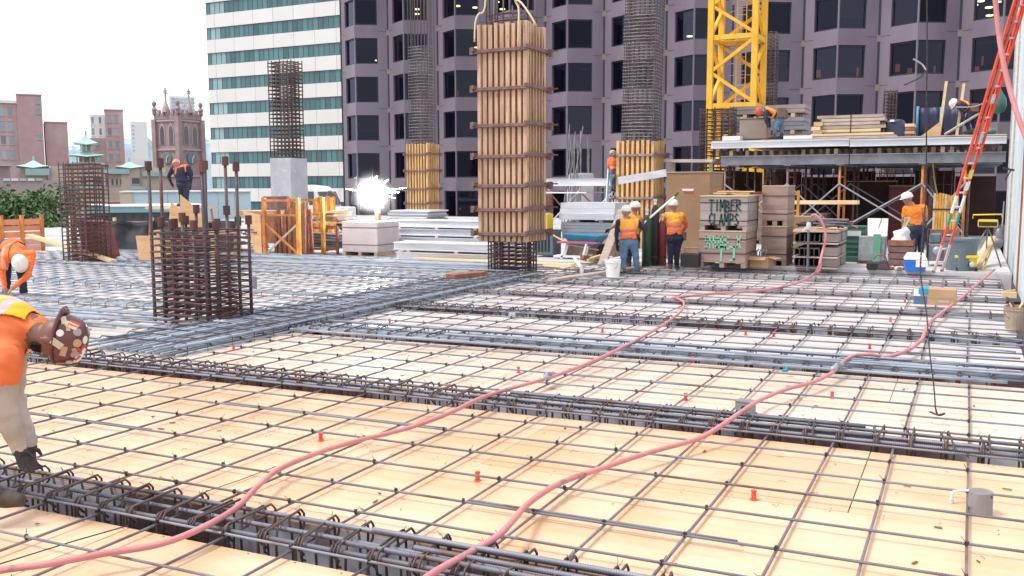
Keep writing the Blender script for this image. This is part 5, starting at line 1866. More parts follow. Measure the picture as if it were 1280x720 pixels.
# --- bins, tubs, bags on the slab
p = place(1051, 329, RZ)
t = thing('green_bin', 'dark green ribbed plastic bin right of the channel stack', 'bin', (p.x, p.y + .4, RZ))
hz = zat(p.x, p.y + .4, 284) - RZ
MB().hexa([(.04, .03, 0), (.42, .03, 0), (.42, .4, 0), (.04, .4, 0), (0, 0, hz), (.48, 0, hz), (.48, .45, hz), (0, .45, hz)]).build('tub', M['green_plastic'], t, bevel=.02)
for k in range(6):
    MB().b2((.0, -.012, .1 + k * .12), (.47, -.002 + .03, .14 + k * .12)).build('rib', M['green_plastic'], t)
MB().b2((.08, -.03, hz - .2), (.38, -.012, hz - .08)).build('label_plate', M['alu'], t)
MB().b2((-.02, -.02, hz), (.5, .47, hz + .03)).build('lid', M['green_plastic'], t)
p = place(1071, 330, RZ)
t = thing('galvanised_chest', 'mottled galvanised steel chest with a green upright in front', 'chest', (p.x, p.y + .2, RZ))
M['galv'] = mat('galv', (.42, .46, .48), .4, .5, c2=(.27, .30, .33), ns=7)
hz = zat(p.x, p.y + .2, 295) - RZ
wz = G(1106, 330, RZ).x - p.x
MB().b2((0, 0, .06), (wz, .5, hz)).build('body', M['galv'], t, bevel=.015)
MB().b2((-.01, -.02, 0), (wz + .01, .52, .06)).build('base', M['rust'], t)
MB().b2((wz * .55, -.04, .05), (wz * .55 + .16, -.004, hz + .05)).build('upright', mat('leaf_green', (.14, .36, .24), .5), t)
t = thing('white_board', 'white sheet propped up on the galvanised chest', 'board', (p.x + .18, p.y + .3, RZ + hz + .004))
hw_ = zat(p.x, p.y + .3, 273) - RZ - hz
MB().hexa([(0, 0, 0), (.42, 0, 0), (.42, .02, 0), (.04, .02, 0), (-.02, .1, hw_), (.42, .1, hw_), (.42, .12, hw_), (-.02, .12, hw_)]).build('sheet', M['white'], t)
MB().bar((.2, .03, .06), (.28, .08, hw_), .012, .012).build('crease', M['grey_plastic'], t)
p = place(1108, 333, RZ)
t = thing('wooden_bin', 'dark brown slatted timber bin behind the blue cooler', 'bin', (p.x, p.y + .2, RZ))
hz = zat(p.x, p.y + .2, 300) - RZ
wz = .52
MB().b2((.02, .02, .02), (wz - .02, .6, hz - .1)).build('lining', M['dark'], t)
for k in range(4):
    z = .02 + k * hz / 4
    MB().b2((0, -.01, z), (wz, .018, z + hz / 4 - .02)).build('slat', M['rust'] if k == 3 else M['clamp'], t)
    MB().b2((wz - .015, .02, z), (wz + .005, .6, z + hz / 4 - .02)).build('slat', M['clamp'], t)
t = thing('white_sack', 'bulging white sack of sticks in the dark timber bin', 'sack', (p.x + .26, p.y + .48, RZ + hz * .62))
bg = MB().lathe([(.17, 0), (.2, .08), (.19, .2), (.15, .3), (.17, .4), (.12, .46)], n=16)
bg.v = [(q[0] * (1 + .16 * math.sin(9 * q[2] + 5 * q[1] * 6)), q[1] * (1 + .14 * math.sin(14 * q[2] + 30 * q[0])), q[2] + .05 * math.sin(20 * q[0])) for q in bg.v]
bg.build('bag', M['white'], t, smooth=True)
for k in range(5):
    MB().bar((rnd.uniform(-.08, .08), rnd.uniform(-.08, .08), .3), (rnd.uniform(-.2, .2), rnd.uniform(-.1, .1), .72), .05, .03).build('stick', M['lumber'], t)
p = place(1086, 337, RZ)
t = thing('tool_bag', 'limp dark plum tool bag on the slab left of the cooler', 'bag', p)
MB().hexa([(0, .02, 0), (.42, 0, 0), (.44, .3, 0), (.02, .3, 0), (.06, .06, .17), (.36, .08, .22), (.33, .2, .2), (.09, .22, .14)]).build('body', mat('plum', (.045, .02, .035), .7, c2=(.08, .04, .05), ns=8, bump=.6, bs=12), t, bevel=.04)
MB().box((.05, .06, .08), (.2, .16, .16), rz=.3, rx=.2).build('pocket', M['dark'], t, bevel=.03)
MB().tube(spline([(.08, .12, .22), (.14, .1, .3), (.28, .12, .3), (.34, .15, .22)], 4), .014, 6).build('handle', M['clamp'], t, smooth=True)
t = thing('rag_pile', 'small pile of rags and cups between the tool bag and the cooler', 'rags', place(1111, 337.5, RZ))
R = random.Random(5)
for k in range(9):
    MB().ball((R.uniform(0, .35), R.uniform(-.05, .15), .04), (R.uniform(.04, .09), .05, .045), 7, 5).build('scrap', (M['lumber_bright'], M['grey_plastic'], M['rust'], M['white'])[k % 4], t, smooth=True)
# cooler
p = place(1130, 339.5, RZ)
t = thing('cooler', 'blue cooler box with a white lid on the edge of the slab', 'cooler', (p.x, p.y, RZ), math.radians(8))
MB().hexa([(.03, .02, 0), (.41, .02, 0), (.41, .30, 0), (.03, .30, 0), (0, 0, .24), (.44, 0, .24), (.44, .33, .24), (0, .33, .24)]).build('body', M['blue_plastic'], t, bevel=.025)
MB().hexa([(-.01, -.01, .245), (.45, -.01, .245), (.45, .34, .245), (-.01, .34, .245), (.06, .06, .39), (.38, .06, .39), (.38, .28, .39), (.06, .28, .39)]).build('lid', M['white_plastic'], t, bevel=.025)
MB().b2((.22, -.012, .1), (.45, .0, .242)).build('handle_plate', M['white_plastic'], t, bevel=.005)
# yellow shores bundle
p = place(1161, 323, RZ)
t = thing('shore_bundle', 'bundle of upright yellow shore posts behind the man in the orange shirt', 'shores', (p.x, p.y + 1.3, RZ))
zb_, zt_ = zat(p.x, p.y + 1.3, 287) - RZ, zat(p.x, p.y + 1.3, 243) - RZ
wz = atY(1197, 280, p.y + 1.3).x - p.x
for k in range(9):
    MB().b2((wz * k / 9, 0, zb_), (wz * (k + .86) / 9, .09, zt_ + rnd.uniform(-.04, .04))).build('shore', M['yellow_shore'] if k % 4 else M['lumber'], t)
MB().b2((-.01, -.015, (zb_ + zt_) / 2 + .05), (wz, -.002, (zb_ + zt_) / 2 + .09)).build('strap', M['strap'], t)
MB().b2((-.05, -.05, 0), (wz + .05, .6, zb_ - .002)).build('pallet_base', M['clamp'], t)
# generator
p = place(1157, 335, RZ)
t = thing('generator', 'dark dirty portable engine behind the cooler', 'engine', (p.x, p.y + .5, RZ))
MB().b2((0, 0, .12), (.5, .5, .5)).build('engine_block', M['steel_grey'], t, bevel=.03)
MB().lathe([(.08, 0), (.1, .04), (.1, .08), (.04, .1)], (.2, -.02, .35), 14, Matrix.Rotation(math.pi / 2, 3, 'X')).build('flywheel', M['alu_dull'], t, smooth=True)
MB().lathe([(.09, 0), (.1, .2), (.09, .22)], (.38, .2, .5), 12).build('air_filter', M['dark'], t, smooth=True)
MB().b2((.02, .1, .5), (.26, .4, .72)).build('tank', M['grey_plastic'], t, bevel=.03)
for x in (0, .5):
    MB().tube([(x, -.03, 0), (x, -.03, .8), (x, .53, .8), (x, .53, 0)], .02, 6).build('frame', M['dark'], t, smooth=True)
# grey trash bin
p = place(1181, 338.5, RZ)
t = thing('grey_bin', 'tapered slate grey trash bin behind the orange ladder foot', 'bin', (p.x + .28, p.y + .35, RZ))
hz = zat(p.x, p.y + .35, 297) - RZ
MB().lathe([(.27, 0), (.28, .02), (.34, hz - .06), (.36, hz - .05), (.36, hz), (.33, hz), (.31, hz - .04)], n=20).build('tub', M['grey_plastic'], t, smooth=False, bevel=.004)
MB().lathe([(0, hz - .12), (.31, hz - .1)], n=20).build('waste', M['dark'], t)
# yellow saw
p = place(1190, 338.5, RZ)
t = thing('table_saw', 'yellow topped portable table saw on the slab by the white wall', 'saw', (p.x + .04, p.y - .02, RZ), .1)
MB().b2((0, 0, .27), (.46, .4, .33)).build('table', M['yellow_tool'], t, bevel=.01)
MB().hexa([(.08, .05, .08), (.42, .05, .08), (.42, .36, .08), (.08, .36, .08), (.04, .03, .269), (.44, .03, .269), (.44, .38, .269), (.04, .38, .269)]).build('body', M['yellow_tool'], t, bevel=.015)
MB().b2((.14, .035, .1), (.34, .05, .2)).build('vent', M['dark'], t)
MB().lathe([(.0, 0), (.05, .0), (.05, .04), (0, .05)], (.33, .03, .15), 10, Matrix.Rotation(math.pi / 2, 3, 'X')).build('crank_wheel', M['alu'], t)
for x in (.06, .42):
    for y in (.05, .36):
        MB().b2((x - .025, y - .025, 0), (x + .025, y + .025, .08)).build('foot', M['dark'], t)
# flood light on a stand, planks and broom
p = place(1232, 333, RZ)
t = thing('work_light', 'yellow work light head on a tubular stand by the white wall', 'work light', (p.x, p.y, RZ))
zl = zat(p.x, p.y, 284) - RZ
MB().b2((-.2, -.1, zl), (.2, .12, zl + .17)).build('head', M['yellow_tool'], t, bevel=.03)
MB().b2((-.18, -.112, zl + .03), (.18, -.098, zl + .12)).build('lens', M['dark'], t)
for x, y in ((-.35, -.15), (.3, -.1), (0, .3)):
    MB().tube([(x, y, 0), (x * .3, y * .3, zl * .75), (0, 0, zl)], .015, 6).build('leg', M['steel_grey'], t, smooth=True)
MB().tube([(-.3, -.11, zl + .19), (-.3, -.13, zl + .27), (.25, -.13, zl + .29), (.28, -.1, zl + .2)], .016, 6).build('handle', M['yellow_tool'], t, smooth=True)
t = thing('leaning_planks', 'pale planks and a yellow cable leaning in the corner beside the yellow saw', 'planks', (0, 0, 0))
MB().bar(G(1216, 336, RZ), atD(1238, 297, 21.3), .1, .04).build('plank', M['lumber_bright'], t)
MB().bar(G(1222, 337, RZ), atD(1243, 296, 21.2), .08, .04).build('plank', M['lumber'], t)
MB().tube(spline([G(1228, 338, RZ), atD(1236, 320, 21), atD(1243, 300, 21)], 5), .02, 6).build('cable', M['yellow_tool'], t, smooth=True)
t = thing('shovel', 'grey shovel and plastic bag hanging against the edge of the white wall', 'shovel', (0, 0, 0))
MB().tube([atD(1255, 252, 22), atD(1251, 305, 21.6)], .018, 6).build('handle', M['steel_grey'], t, smooth=True)
MB().ball(atD(1248, 298, 21.5), (.09, .06, .24), 10, 8).ball(atD(1247, 304, 21.45), (.12, .07, .13), 9, 7).build('bag', M['steel_grey'], t, smooth=True)
# ------------------------------------------------------------------ raised formwork deck on shoring
YD = 28.0
zt = atY(1060, 172, YD).z            # top of the deck edge
xa, xb = atY(889, 178, YD).x, .80
rd = thing('raised_formwork_deck', 'raised formwork deck on aluminium stringers at the right, men working on top', 'formwork deck', (xa, YD, 0))
W_ = xb - xa
DEP = 12.0
for k in range(5):
    a, b_ = W_ * k / 5, W_ * (k + 1) / 5
    for j in range(3):
        MB().b2((a + .004, .05 + DEP * j / 3, zt - .03), (b_ - .004, .05 + DEP * (j + 1) / 3 - .006, zt)).build('plywood_sheet', M['lumber_grey'], rd)
M['alu_edge'] = mat('alu_edge', (.74, .76, .80), .5, .15, c2=(.58, .60, .65), ns=2, stretch=(.4, 3, 3))
# edge stringers (bright aluminium)
for a, b_, zo in ((0, W_ * .5, 0), (W_ * .5 + .02, W_, -.02)):
    m = MB()
    z1 = zt - .035 + zo
    m.b2((a, -.06, z1 - .03), (b_, .1, z1))
    m.b2((a, 0, z1 - .17), (b_, .05, z1 - .03))
    m.b2((a, -.07, z1 - .20), (b_, .1, z1 - .17))
    m.build('edge_beam', M['alu_edge'], rd)
M['joist'] = mat('joist', (.16, .11, .08), .8, c2=(.34, .25, .17), ns=1.5, var=.5)
jm = MB().b2((-.05, -.02, -.15), (.05, DEP, 0)).mesh('joist', M['joist'])
n = 34
for k in range(n):
    inst('joist', jm, rd, (.15 + (W_ - .3) * k / (n - 1), rnd.uniform(-.04, .5), zt - .305))
zl = zt - .46
for a, b_ in ((.3, W_ * .5), (W_ * .5 + .03, W_)):
    for y in (.05, 2.8, 5.6, 8.3):
        m = MB()
        m.b2((a, y - .08, zl - .03), (b_, y + .08, zl))
        m.b2((a, y - .03, zl - .25), (b_, y + .03, zl - .03))
        m.b2((a, y - .08, zl - .28), (b_, y + .08, zl - .25))
        m.build('stringer', M['steel_grey'], rd)
# shoring frames
def shore_frame(x, y, h, mt, k):
    t = thing('shoring_tower', '', 'shoring', (x, y, RZ), 0, 'shoring frames under the raised deck')
    for s in (0, 1.2):
        MB().tube([(0, s, 0), (0, s, h)], .035, 8).build('post', mt, t, smooth=True)
        MB().b2((-.1, s - .1, h - .03), (.1, s + .1, h - .004)).build('head_plate', M['steel_grey'], t)
        MB().b2((-.09, s - .09, 0), (.09, s + .09, .015)).build('base_plate', M['steel_grey'], t)
    for z in (.25, h * .5, h - .35):
        MB().tube([(0, 0, z), (0, 1.2, z)], .025, 6).build('ledger', mt, t, smooth=True)
    return t
hs = zl - .28 - RZ
xs_ = [atY(u, 230, YD + .1).x for u in (907, 985, 1050, 1153, 1206)]
names = ['leftmost, behind the brown plywood box', 'second from the left, thin and dark', 'third from the left, with an orange post', 'fourth from the left, behind the man in the orange shirt', 'rightmost, beside the ladder']
for i, x in enumerate(xs_):
    t = shore_frame(x, YD, hs, M['orange_shore'] if i >= 2 else M['clamp'], i)
    t['label'] = 'front shoring frame %s' % names[i]
for j, yy in enumerate((2.7, 5.5)):
    for i, x in enumerate(xs_):
        t = shore_frame(x + .1, YD + yy, hs, M['clamp'], i)
        t['label'] = 'dark shoring frame, %s row under the raised deck, %s from the left' % (('middle', 'rear')[j], ('first', 'second', 'third', 'fourth', 'fifth')[i])
# cross braces between frames
for i in range(4):
    a, b_ = xs_[i], xs_[i + 1]
    for j, yy in enumerate((-.04, 2.66, 5.46)):
        t = thing('cross_brace', '%s crossed braces between the %s and next shoring frame%s' % (('pale', 'dull', 'dark')[j], ('leftmost', 'second', 'third', 'fourth')[i], ('', ' of the middle row', ' of the rear row')[j]), 'brace', ((a + b_) / 2, YD + yy, RZ), 0, 'cross braces of the shoring')
        w = (b_ - a) / 2
        MB().tube([(-w, 0, .5), (w, 0, hs - .55)], .022, 6).build('brace', M['alu_dull'] if j < 1 else M['steel_grey'], t)
        MB().tube([(-w, -.05, hs - .55), (w, -.05, .5)], .022, 6).build('brace', M['alu_dull'] if j < 1 else M['steel_grey'], t)
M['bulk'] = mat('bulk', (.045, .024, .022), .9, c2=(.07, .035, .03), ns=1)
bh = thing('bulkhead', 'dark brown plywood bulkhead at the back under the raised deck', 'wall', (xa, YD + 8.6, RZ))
MB().b2((-.2, -8.0, 0), (-.15, .0, hs - .1)).build('side_panel', M['bulk'], bh)  # added to shut daylight out from under the deck
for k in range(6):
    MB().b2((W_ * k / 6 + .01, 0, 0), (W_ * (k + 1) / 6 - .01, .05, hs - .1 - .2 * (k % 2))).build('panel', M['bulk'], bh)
# stores in the shade beneath
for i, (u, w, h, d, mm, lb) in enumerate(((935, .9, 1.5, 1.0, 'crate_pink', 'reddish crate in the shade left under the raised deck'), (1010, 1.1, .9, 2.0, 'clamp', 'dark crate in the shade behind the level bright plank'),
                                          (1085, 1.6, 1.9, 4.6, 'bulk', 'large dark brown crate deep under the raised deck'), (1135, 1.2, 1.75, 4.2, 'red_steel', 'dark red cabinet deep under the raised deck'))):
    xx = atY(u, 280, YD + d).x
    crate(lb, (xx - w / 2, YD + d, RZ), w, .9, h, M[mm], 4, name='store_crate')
t = thing('mesh_fence', 'dark mesh screen far back under the raised deck', 'fence', (xa + .5, YD + 7.6, RZ))
for k in range(26):
    MB().tube([(k * .26, 0, 0), (k * .26, 0, 2.3)], .016, 5).build('bar', M['clamp'], t)
for k in range(6):
    MB().tube([(0, .02, .2 + k * .4), (6.5, .02, .2 + k * .4)], .014, 5).build('rail', M['clamp'], t)

# ------------------------------------------------------------------ on top of the raised deck
def top(u, v, Y):
    x = atY(u, v, Y).x
    return x
# steel box
Y = YD + .6
x0, x1 = top(924, 170, Y), top(959, 170, Y)
t = thing('steel_box', 'rusty grey steel box on the raised deck beside the bending man', 'box', (x0, Y, zt))
hb = zat(x0, Y, 149) - zt
MB().b2((0, 0, .05), (x1 - x0, .6, hb)).build('body', mat('box_rust', (.30, .20, .16), .7, .1, c2=(.25, .25, .22), ns=2), t, bevel=.03)
for x in (.05, x1 - x0 - .15):
    MB().b2((x, 0, 0), (x + .1, .6, .05)).build('skid', M['rust'], t)
MB().b2((-.02, -.02, hb + .002), (x1 - x0 + .02, .62, hb + .03)).build('lid', M['steel_grey'], t)
# stack of form panels behind
Y = YD + 2.4
x0, x1 = top(915, 160, Y), top(1007, 160, Y)
t = thing('form_panel_stack', 'stack of grey steel framed panels behind the bending man on the raised deck', 'panels', (x0, Y, zt))
hz = zat(x0, Y, 133) - zt
n = 9
for k in range(n):
    o = rnd.uniform(-.08, .08)
    z0 = hz * k / n
    if k in (2, 6):
        for x in (.4, (x1 - x0) / 2, x1 - x0 - .4):
            MB().b2((x - .06, 0, z0), (x + .06, 1.2, z0 + hz / n - .01)).build('dunnage', M['lumber'], t)
    else:
        MB().b2((o, 0, z0), (x1 - x0 + o, 1.2, z0 + hz / n - .012)).build('panel', M['steel_grey'] if k < 6 else M['crate_wood'], t)
t = thing('white_edge_boards', 'pair of white boards lying at the front left of the raised deck', 'boards', (xa, YD, zt))
MB().b2((top(902, 170, YD) - xa, .1, .005), (top(924, 170, YD) - xa, .5, .13)).build('board', M['white'], t)
MB().b2((top(978, 172, YD) - xa, .15, .005), (top(1014, 172, YD) - xa, .5, .1)).build('board', M['white'], t)
# lumber piles
def lumber_pile(label, u0, u1, vt, Y, rows, mm, ext=None, dep=.9):
    x0, x1 = top(u0, 165, Y), top(u1, 165, Y)
    t = thing('lumber_pile', label, 'lumber', (x0, Y, zt))
    H = zat((x0 + x1) / 2, Y, vt) - zt
    for r in range(rows):
        z0 = H * r / rows
        o, e = rnd.uniform(-.1, .1), rnd.uniform(-.12, .1)
        for c in range(3):
            MB().b2((o, dep * c / 3, z0 + .004), (x1 - x0 + e, dep * (c + 1) / 3 - .01, z0 + H / rows - .012)).build('board', M[mm[r % len(mm)]], t)
    return t, x1 - x0, H
t, w_, h_ = lumber_pile('banded pile of grey brown boards in the middle of the raised deck', 1022, 1104, 143, YD + 1.0, 7, ['lumber', 'lumber_grey', 'lumber_bright', 'lumber_grey', 'lumber_grey', 'lumber_grey', 'lumber_grey'])
MB().b2((w_ * .5, -.012, -.0), (w_ * .5 + .03, -.004, h_)).build('strap', M['strap'], t)
lumber_pile('low layer of pale boards under the front of the banded pile', 1016, 1119, 166, YD + .35, 2, ['lumber_grey', 'lumber_bright'], dep=.5)
lumber_pile('short stub pile of boards left of the banded pile', 1014, 1026, 152, YD + .9, 4, ['rust', 'lumber', 'lumber_bright', 'lumber'])
lumber_pile('small block of stacked boards right of the blue tarp heap', 1131, 1144, 154, YD + .9, 4, ['rust', 'lumber', 'rust', 'lumber_bright'])
# blue tarped things
t = thing('tarp_heap', 'dark blue tarp heaped over a load right of the banded lumber pile', 'tarp', (top(1119, 165, YD + 1.2), YD + 1.2, zt))
hz = zat(t.location.x, t.location.y, 148) - zt
MB().hexa([(-.32, 0, 0), (.42, 0, 0), (.42, .8, 0), (-.32, .8, 0), (-.28, .1, hz * .9), (.12, .1, hz), (.2, .7, hz), (-.28, .7, hz * .9)]).build('cover', M['blue_tarp'], t, bevel=.06)
MB().b2((-.16, .04, hz * .84), (-.04, .07, hz * .95)).build('tag', M['white'], t)
for (u0, u1, lb, nm) in ((1147, 1174, 'dark navy tarp screen left of the light timber posts', 0), (1176, 1203, 'dark navy tarp screen behind the man at the ladder top', 1)):
    Y = YD + 2.0
    x0, x1 = top(u0, 165, Y), top(u1, 165, Y)
    t = thing('tarp_screen', lb, 'tarp', (x0, Y, zt))
    hz = zat(x0, Y, 135 + nm) - zt
    V, Fc = [], []
    for i in range(9):
        for j in range(5):
            V.append(((x1 - x0) * i / 8, .06 * math.sin(i * 1.4 + j * .6 + nm), hz * j / 4))
    for i in range(8):
        for j in range(4):
            a = i * 5 + j
            Fc.append((a, a + 5, a + 6, a + 1))
    o = MB().add(V, Fc).build('sheet', M['blue_tarp'], t, smooth=True)
    s_ = o.modifiers.new('thick', 'SOLIDIFY'); s_.thickness = .02
    MB().tube([(-.02, .02, 0), (-.02, .02, hz + .05)], .04, 8).build('post', mat('post_blue%d' % nm, (.08, .25, .42), .5), t, smooth=True)
for (u, v, lb) in ((1174, 102, 'tall light timber post on the raised deck, left of the pair'), (1196, 105, 'tall light timber post on the raised deck, right of the pair, by the crouching man')):
    Y = YD + .7
    x0 = top(u, 165, Y)
    t = thing('timber_post', lb, 'post', (x0, Y, zt), 0, 'timber posts on the raised deck')
    MB().bar((0, 0, 0), (.12 if u < 1180 else .12, 0, zat(x0, Y, v) - zt), .09, .07).build('post', M['lumber_bright'], t)
    MB().b2((-.12, -.08, .002), (.12, .08, .035)).build('sole_plate', M['lumber'], t)
t = thing('plywood_offcut', 'triangular tan plywood gusset at the foot of the left timber post', 'plywood', (top(1150, 170, YD + .5), YD + .5, zt))
MB().prism([(0, 0), (.52, 0), (.52, .42)], (0, 0, 0), (1, 0, 0), (0, 0, 1), (0, .02, 0)).build('panel', M['ply_tan'], t)
t = thing('green_bundle', 'low green netting bundle at the right end of the raised deck', 'netting', (top(1222, 168, YD + .6), YD + .6, zt))
for k in range(5):
    MB().ball((k * .13 - .2, rnd.uniform(-.05, .05), .1), (.16, .2, .1), 9, 6).build('fold', M['green_plastic'], t, smooth=True)
t = thing('green_pouch', 'dark green cloth pouch hanging by ropes beside the white wall', 'pouch', atD(1248, 127, 24))
MB().lathe([(0, -.32), (.14, -.26), (.2, -.1), (.18, .08), (.08, .24), (.03, .34)], n=12).build('bag', M['green_plastic'], t, smooth=True)
q = atD(1195, 134, 25.2) - atD(1248, 127, 24)
MB().tube(spline([(0, 0, .2), q * .5 + Vector((0, 0, -.04)), q], 4), .016, 5).build('rope', M['lumber_grey'], t)
MB().tube([(0, 0, .3), (.2, .1, 1.2)], .014, 5).build('rope', M['lumber_grey'], t)

# ------------------------------------------------------------------ tower crane mast
p = atD(886, 180, 40)
q = atD(943, 180, 40)
cw = 1.86
cr = thing('crane_mast', 'yellow lattice tower crane mast with ladder and platform', 'crane', (p.x + cw / 2, p.y + cw / 2, -.02))
HM = 13.0
hw = cw / 2
for sx in (-1, 1):
    for sy in (-1, 1):
        MB().b2((sx * hw - .12, sy * hw - .12, 0), (sx * hw + .12, sy * hw + .12, HM)).build('leg', M['yellow_crane'], cr, bevel=.01)
BH = 2.0
z00 = zat(p.x, p.y, 132)
def face_pts(f, s, z):
    a = (s * hw)
    return [(a, -hw, z), (hw, a, z), (-a, hw, z), (-hw, -a, z)][f]
lv = [zat(p.x, p.y, v) for v in (214, 132, 47, -35)]
lv = [.3, lv[1] - 4.0 if lv[1] > 4.4 else .9] + lv[1:]
for i in range(len(lv) - 1):
    z0, z1 = lv[i], lv[i + 1]
    zm = (z0 + z1) / 2
    for f in range(4):
        MB().bar(face_pts(f, 1, z0 + .1), face_pts(f, -1, zm), .13, .13).build('diagonal', M['yellow_crane'], cr)
        MB().bar(face_pts(f, -1, zm), face_pts(f, 1, z1 - .1), .13, .13).build('diagonal', M['yellow_crane'], cr)
        MB().bar(face_pts(f, -1, z1), face_pts(f, 1, z1), .14, .2).build('horizontal', M['yellow_crane'], cr)
    MB().b2((-hw + .1, -.1, z1 - .06), (hw - .1, hw - .1, z1 - .02)).build('platform', M['yellow_crane'], cr)
for x in (-.15, .25):
    MB().tube([(x, .5, 0), (x, .5, HM)], .025, 6).build('ladder_rail', M['yellow_crane'], cr)
for k in range(40):
    MB().tube([(-.15, .5, .3 + k * .3), (.25, .5, .3 + k * .3)], .014, 5).build('ladder_rung', M['yellow_crane'], cr)
for z in lv[2:]:
    for r in range(3):
        rp = [(.55 * math.cos(a) + .05, .5 - .55 * math.sin(a) * 1.0, z - .5 - r * .5) for a in [math.pi * i / 8 for i in range(9)]]
        MB().tube(rp, .014, 5).build('ladder_hoop', M['alu_dull'], cr)
# crane drop chain
t = thing('drop_chain', 'dark chain line with a hook shaped cable tail hanging down at the right', 'chain', (0, 0, 0))
P = [atD(1158, -40, 7.9), atD(1159, 60, 8.0), atD(1158, 130, 8.05), atD(1158, 190, 8.1), atD(1157, 250, 8.15), atD(1152, 310, 8.1), atD(1151, 345, 8.0), atD(1158, 390, 7.9), atD(1162, 440, 7.75), atD(1167, 480, 7.65), atD(1169, 520, 7.62)]
P[-1].z = max(P[-1].z, .12)
pts = spline(P, 6)
MB().tube(pts, .0055, 6).build('cord', M['wire'], t, smooth=True)
km = MB()
for a in pts[4:38:1]:
    km.ball(a, (.008, .008, .016), 6, 4)
stuff(km.build('chain_link', M['wire'], t))
pp = atD(1170, 543, 7.5)
MB().tube(spline([P[-1], P[-1] + Vector((.02, -.03, -.04)), P[-1] + Vector((.07, -.06, -.02)), P[-1] + Vector((.03, -.1, -.03)), P[-1] + Vector((-.04, -.05, -.02))], 4), .008, 5).build('loop', M['wire'], t, smooth=True)
t = thing('cable_tail', 'short curled black cable hanging in front of the tower windows', 'cable', (0, 0, 0))
MB().tube(spline([atD(1142, 74, 9.0), atD(1152, 80, 8.8), atD(1158, 88, 8.1)], 5), .008, 6).build('end', M['steel_grey'], t, smooth=True)
MB().tube(spline([atD(1158, 88, 8.1), atD(1150, 97, 8.6), atD(1131, 106, 9.0)], 5), .009, 6).build('tail', M['wire'], t, smooth=True)
t = thing('yellow_rope', 'thin yellow green rope hanging from the raised deck edge', 'rope', (0, 0, 0))
MB().tube(spline([atD(1162, 182, 26.2), atD(1166, 205, 26.2), atD(1168, 225, 26.2), atD(1173, 250, 26)], 5), .022, 5).build('rope', mat('ropey', (.45, .46, .12), .7), t, smooth=True)

# ------------------------------------------------------------------ white wall panels at the right
XW = .86
ww = thing('white_wall', 'pale white panel wall with brown joints at the right edge', 'wall', (XW, 0, -.02))
ys = [26.8, 24.4, 21.6, 19.3, 17.2, 15.2, 13.0, 10.5]
for k in range(len(ys) - 1):
    MB().b2((0, ys[k + 1] + .06, .0), (.12, ys[k] - .06, 8.5)).build('panel', M['white_wall'], ww)
    MB().b2((-.03, ys[k] - .055, .0), (.1, ys[k] + .055, 8.5)).build('joint_post', M['lumber_grey'] if k in (0, 1) else (M['rust'] if k == 3 else M['white_wall']), ww)
t = thing('wall_bracket', 'black steel bracket arm sticking out of the white wall', 'bracket', atY(1268, 213, 16.5))
MB().bar((0, 0, 0), (-.16, -.02, .04), .03, .03).build('arm', M['dark'], t)
MB().bar((-.05, 0, .0), (-.12, 0, -.15), .02, .02).build('strut', M['dark'], t)

# ------------------------------------------------------------------ orange ladder
ld = thing('orange_ladder', 'long orange extension ladder leaning up to the raised deck', 'ladder', (0, 0, 0))
A0, A1 = G(1166, 341, RZ), G(1178, 340.5, RZ)
A0 = Vector((A0.x, A0.y + .25, RZ)); 
ft = Vector(((A0.x + A1.x) / 2, A0.y, RZ))
tp = Vector((.78, 19.9, 5.9))
dr = (tp - ft)
side = Vector((.40, .80, 0)).normalized() * .165
pal = [(0, .16, 'hose'), (.16, .24, 'red'), (.24, .30, 'green_plastic'), (.30, .38, 'white'), (.38, 1, 'orange_ladder')]
M['ladder_pale'] = mat('ladder_pale', (.62, .33, .33), .6, c2=(.6, .5, .5), ns=6)
M['ladder_green'] = mat('ladder_green', (.06, .30, .20), .5)
pal = [(0, .10, 'ladder_pale'), (.10, .17, 'orange_ladder'), (.17, .215, 'ladder_green'), (.215, .275, 'white'), (.275, 1.0, 'orange_ladder')]
for s in (-1, 1):
    for a, b_, mm in pal:
        MB().bar(ft + side * s + dr * a, ft + side * s + dr * b_, .035, .09, up=(.3, -.9, .3)).build('rail', M[mm], ld)
nr = 20
for k in range(nr):
    c = ft + dr * ((k + .7) / nr)
    MB().tube([c - side * .92, c + side * .92], .019, 8).build('rung', M['alu'], ld, smooth=True)
off = side.cross(dr).normalized() * .06
if off.y > 0:
    off = -off
for s in (-.8, .8):
    MB().bar(ft + side * s + dr * .42 + off, ft + side * s + dr * 1.0 + off, .035, .085, up=(.3, -.9, .3)).build('fly_rail', M['orange_ladder'], ld)
for k in range(11):
    c = ft + dr * (.44 + k * .05) + off
    MB().tube([c - side * .75, c + side * .75], .018, 8).build('fly_rung', M['alu'], ld, smooth=True)
for f, mm in ((.31, 'white'), (.35, 'yellow_tool'), (.47, 'alu'), (.6, 'alu')):
    c = ft + dr * f + off * .9 + side * .2
    MB().bar(c - dr.normalized() * .09, c + dr.normalized() * .09, .16, .01, up=off).build('sticker', M[mm], ld)
for s in (-1, 1):
    MB().box(ft + side * s + Vector((0, 0, .02)), (.06, .1, .04)).build('foot', M['dark'], ld)
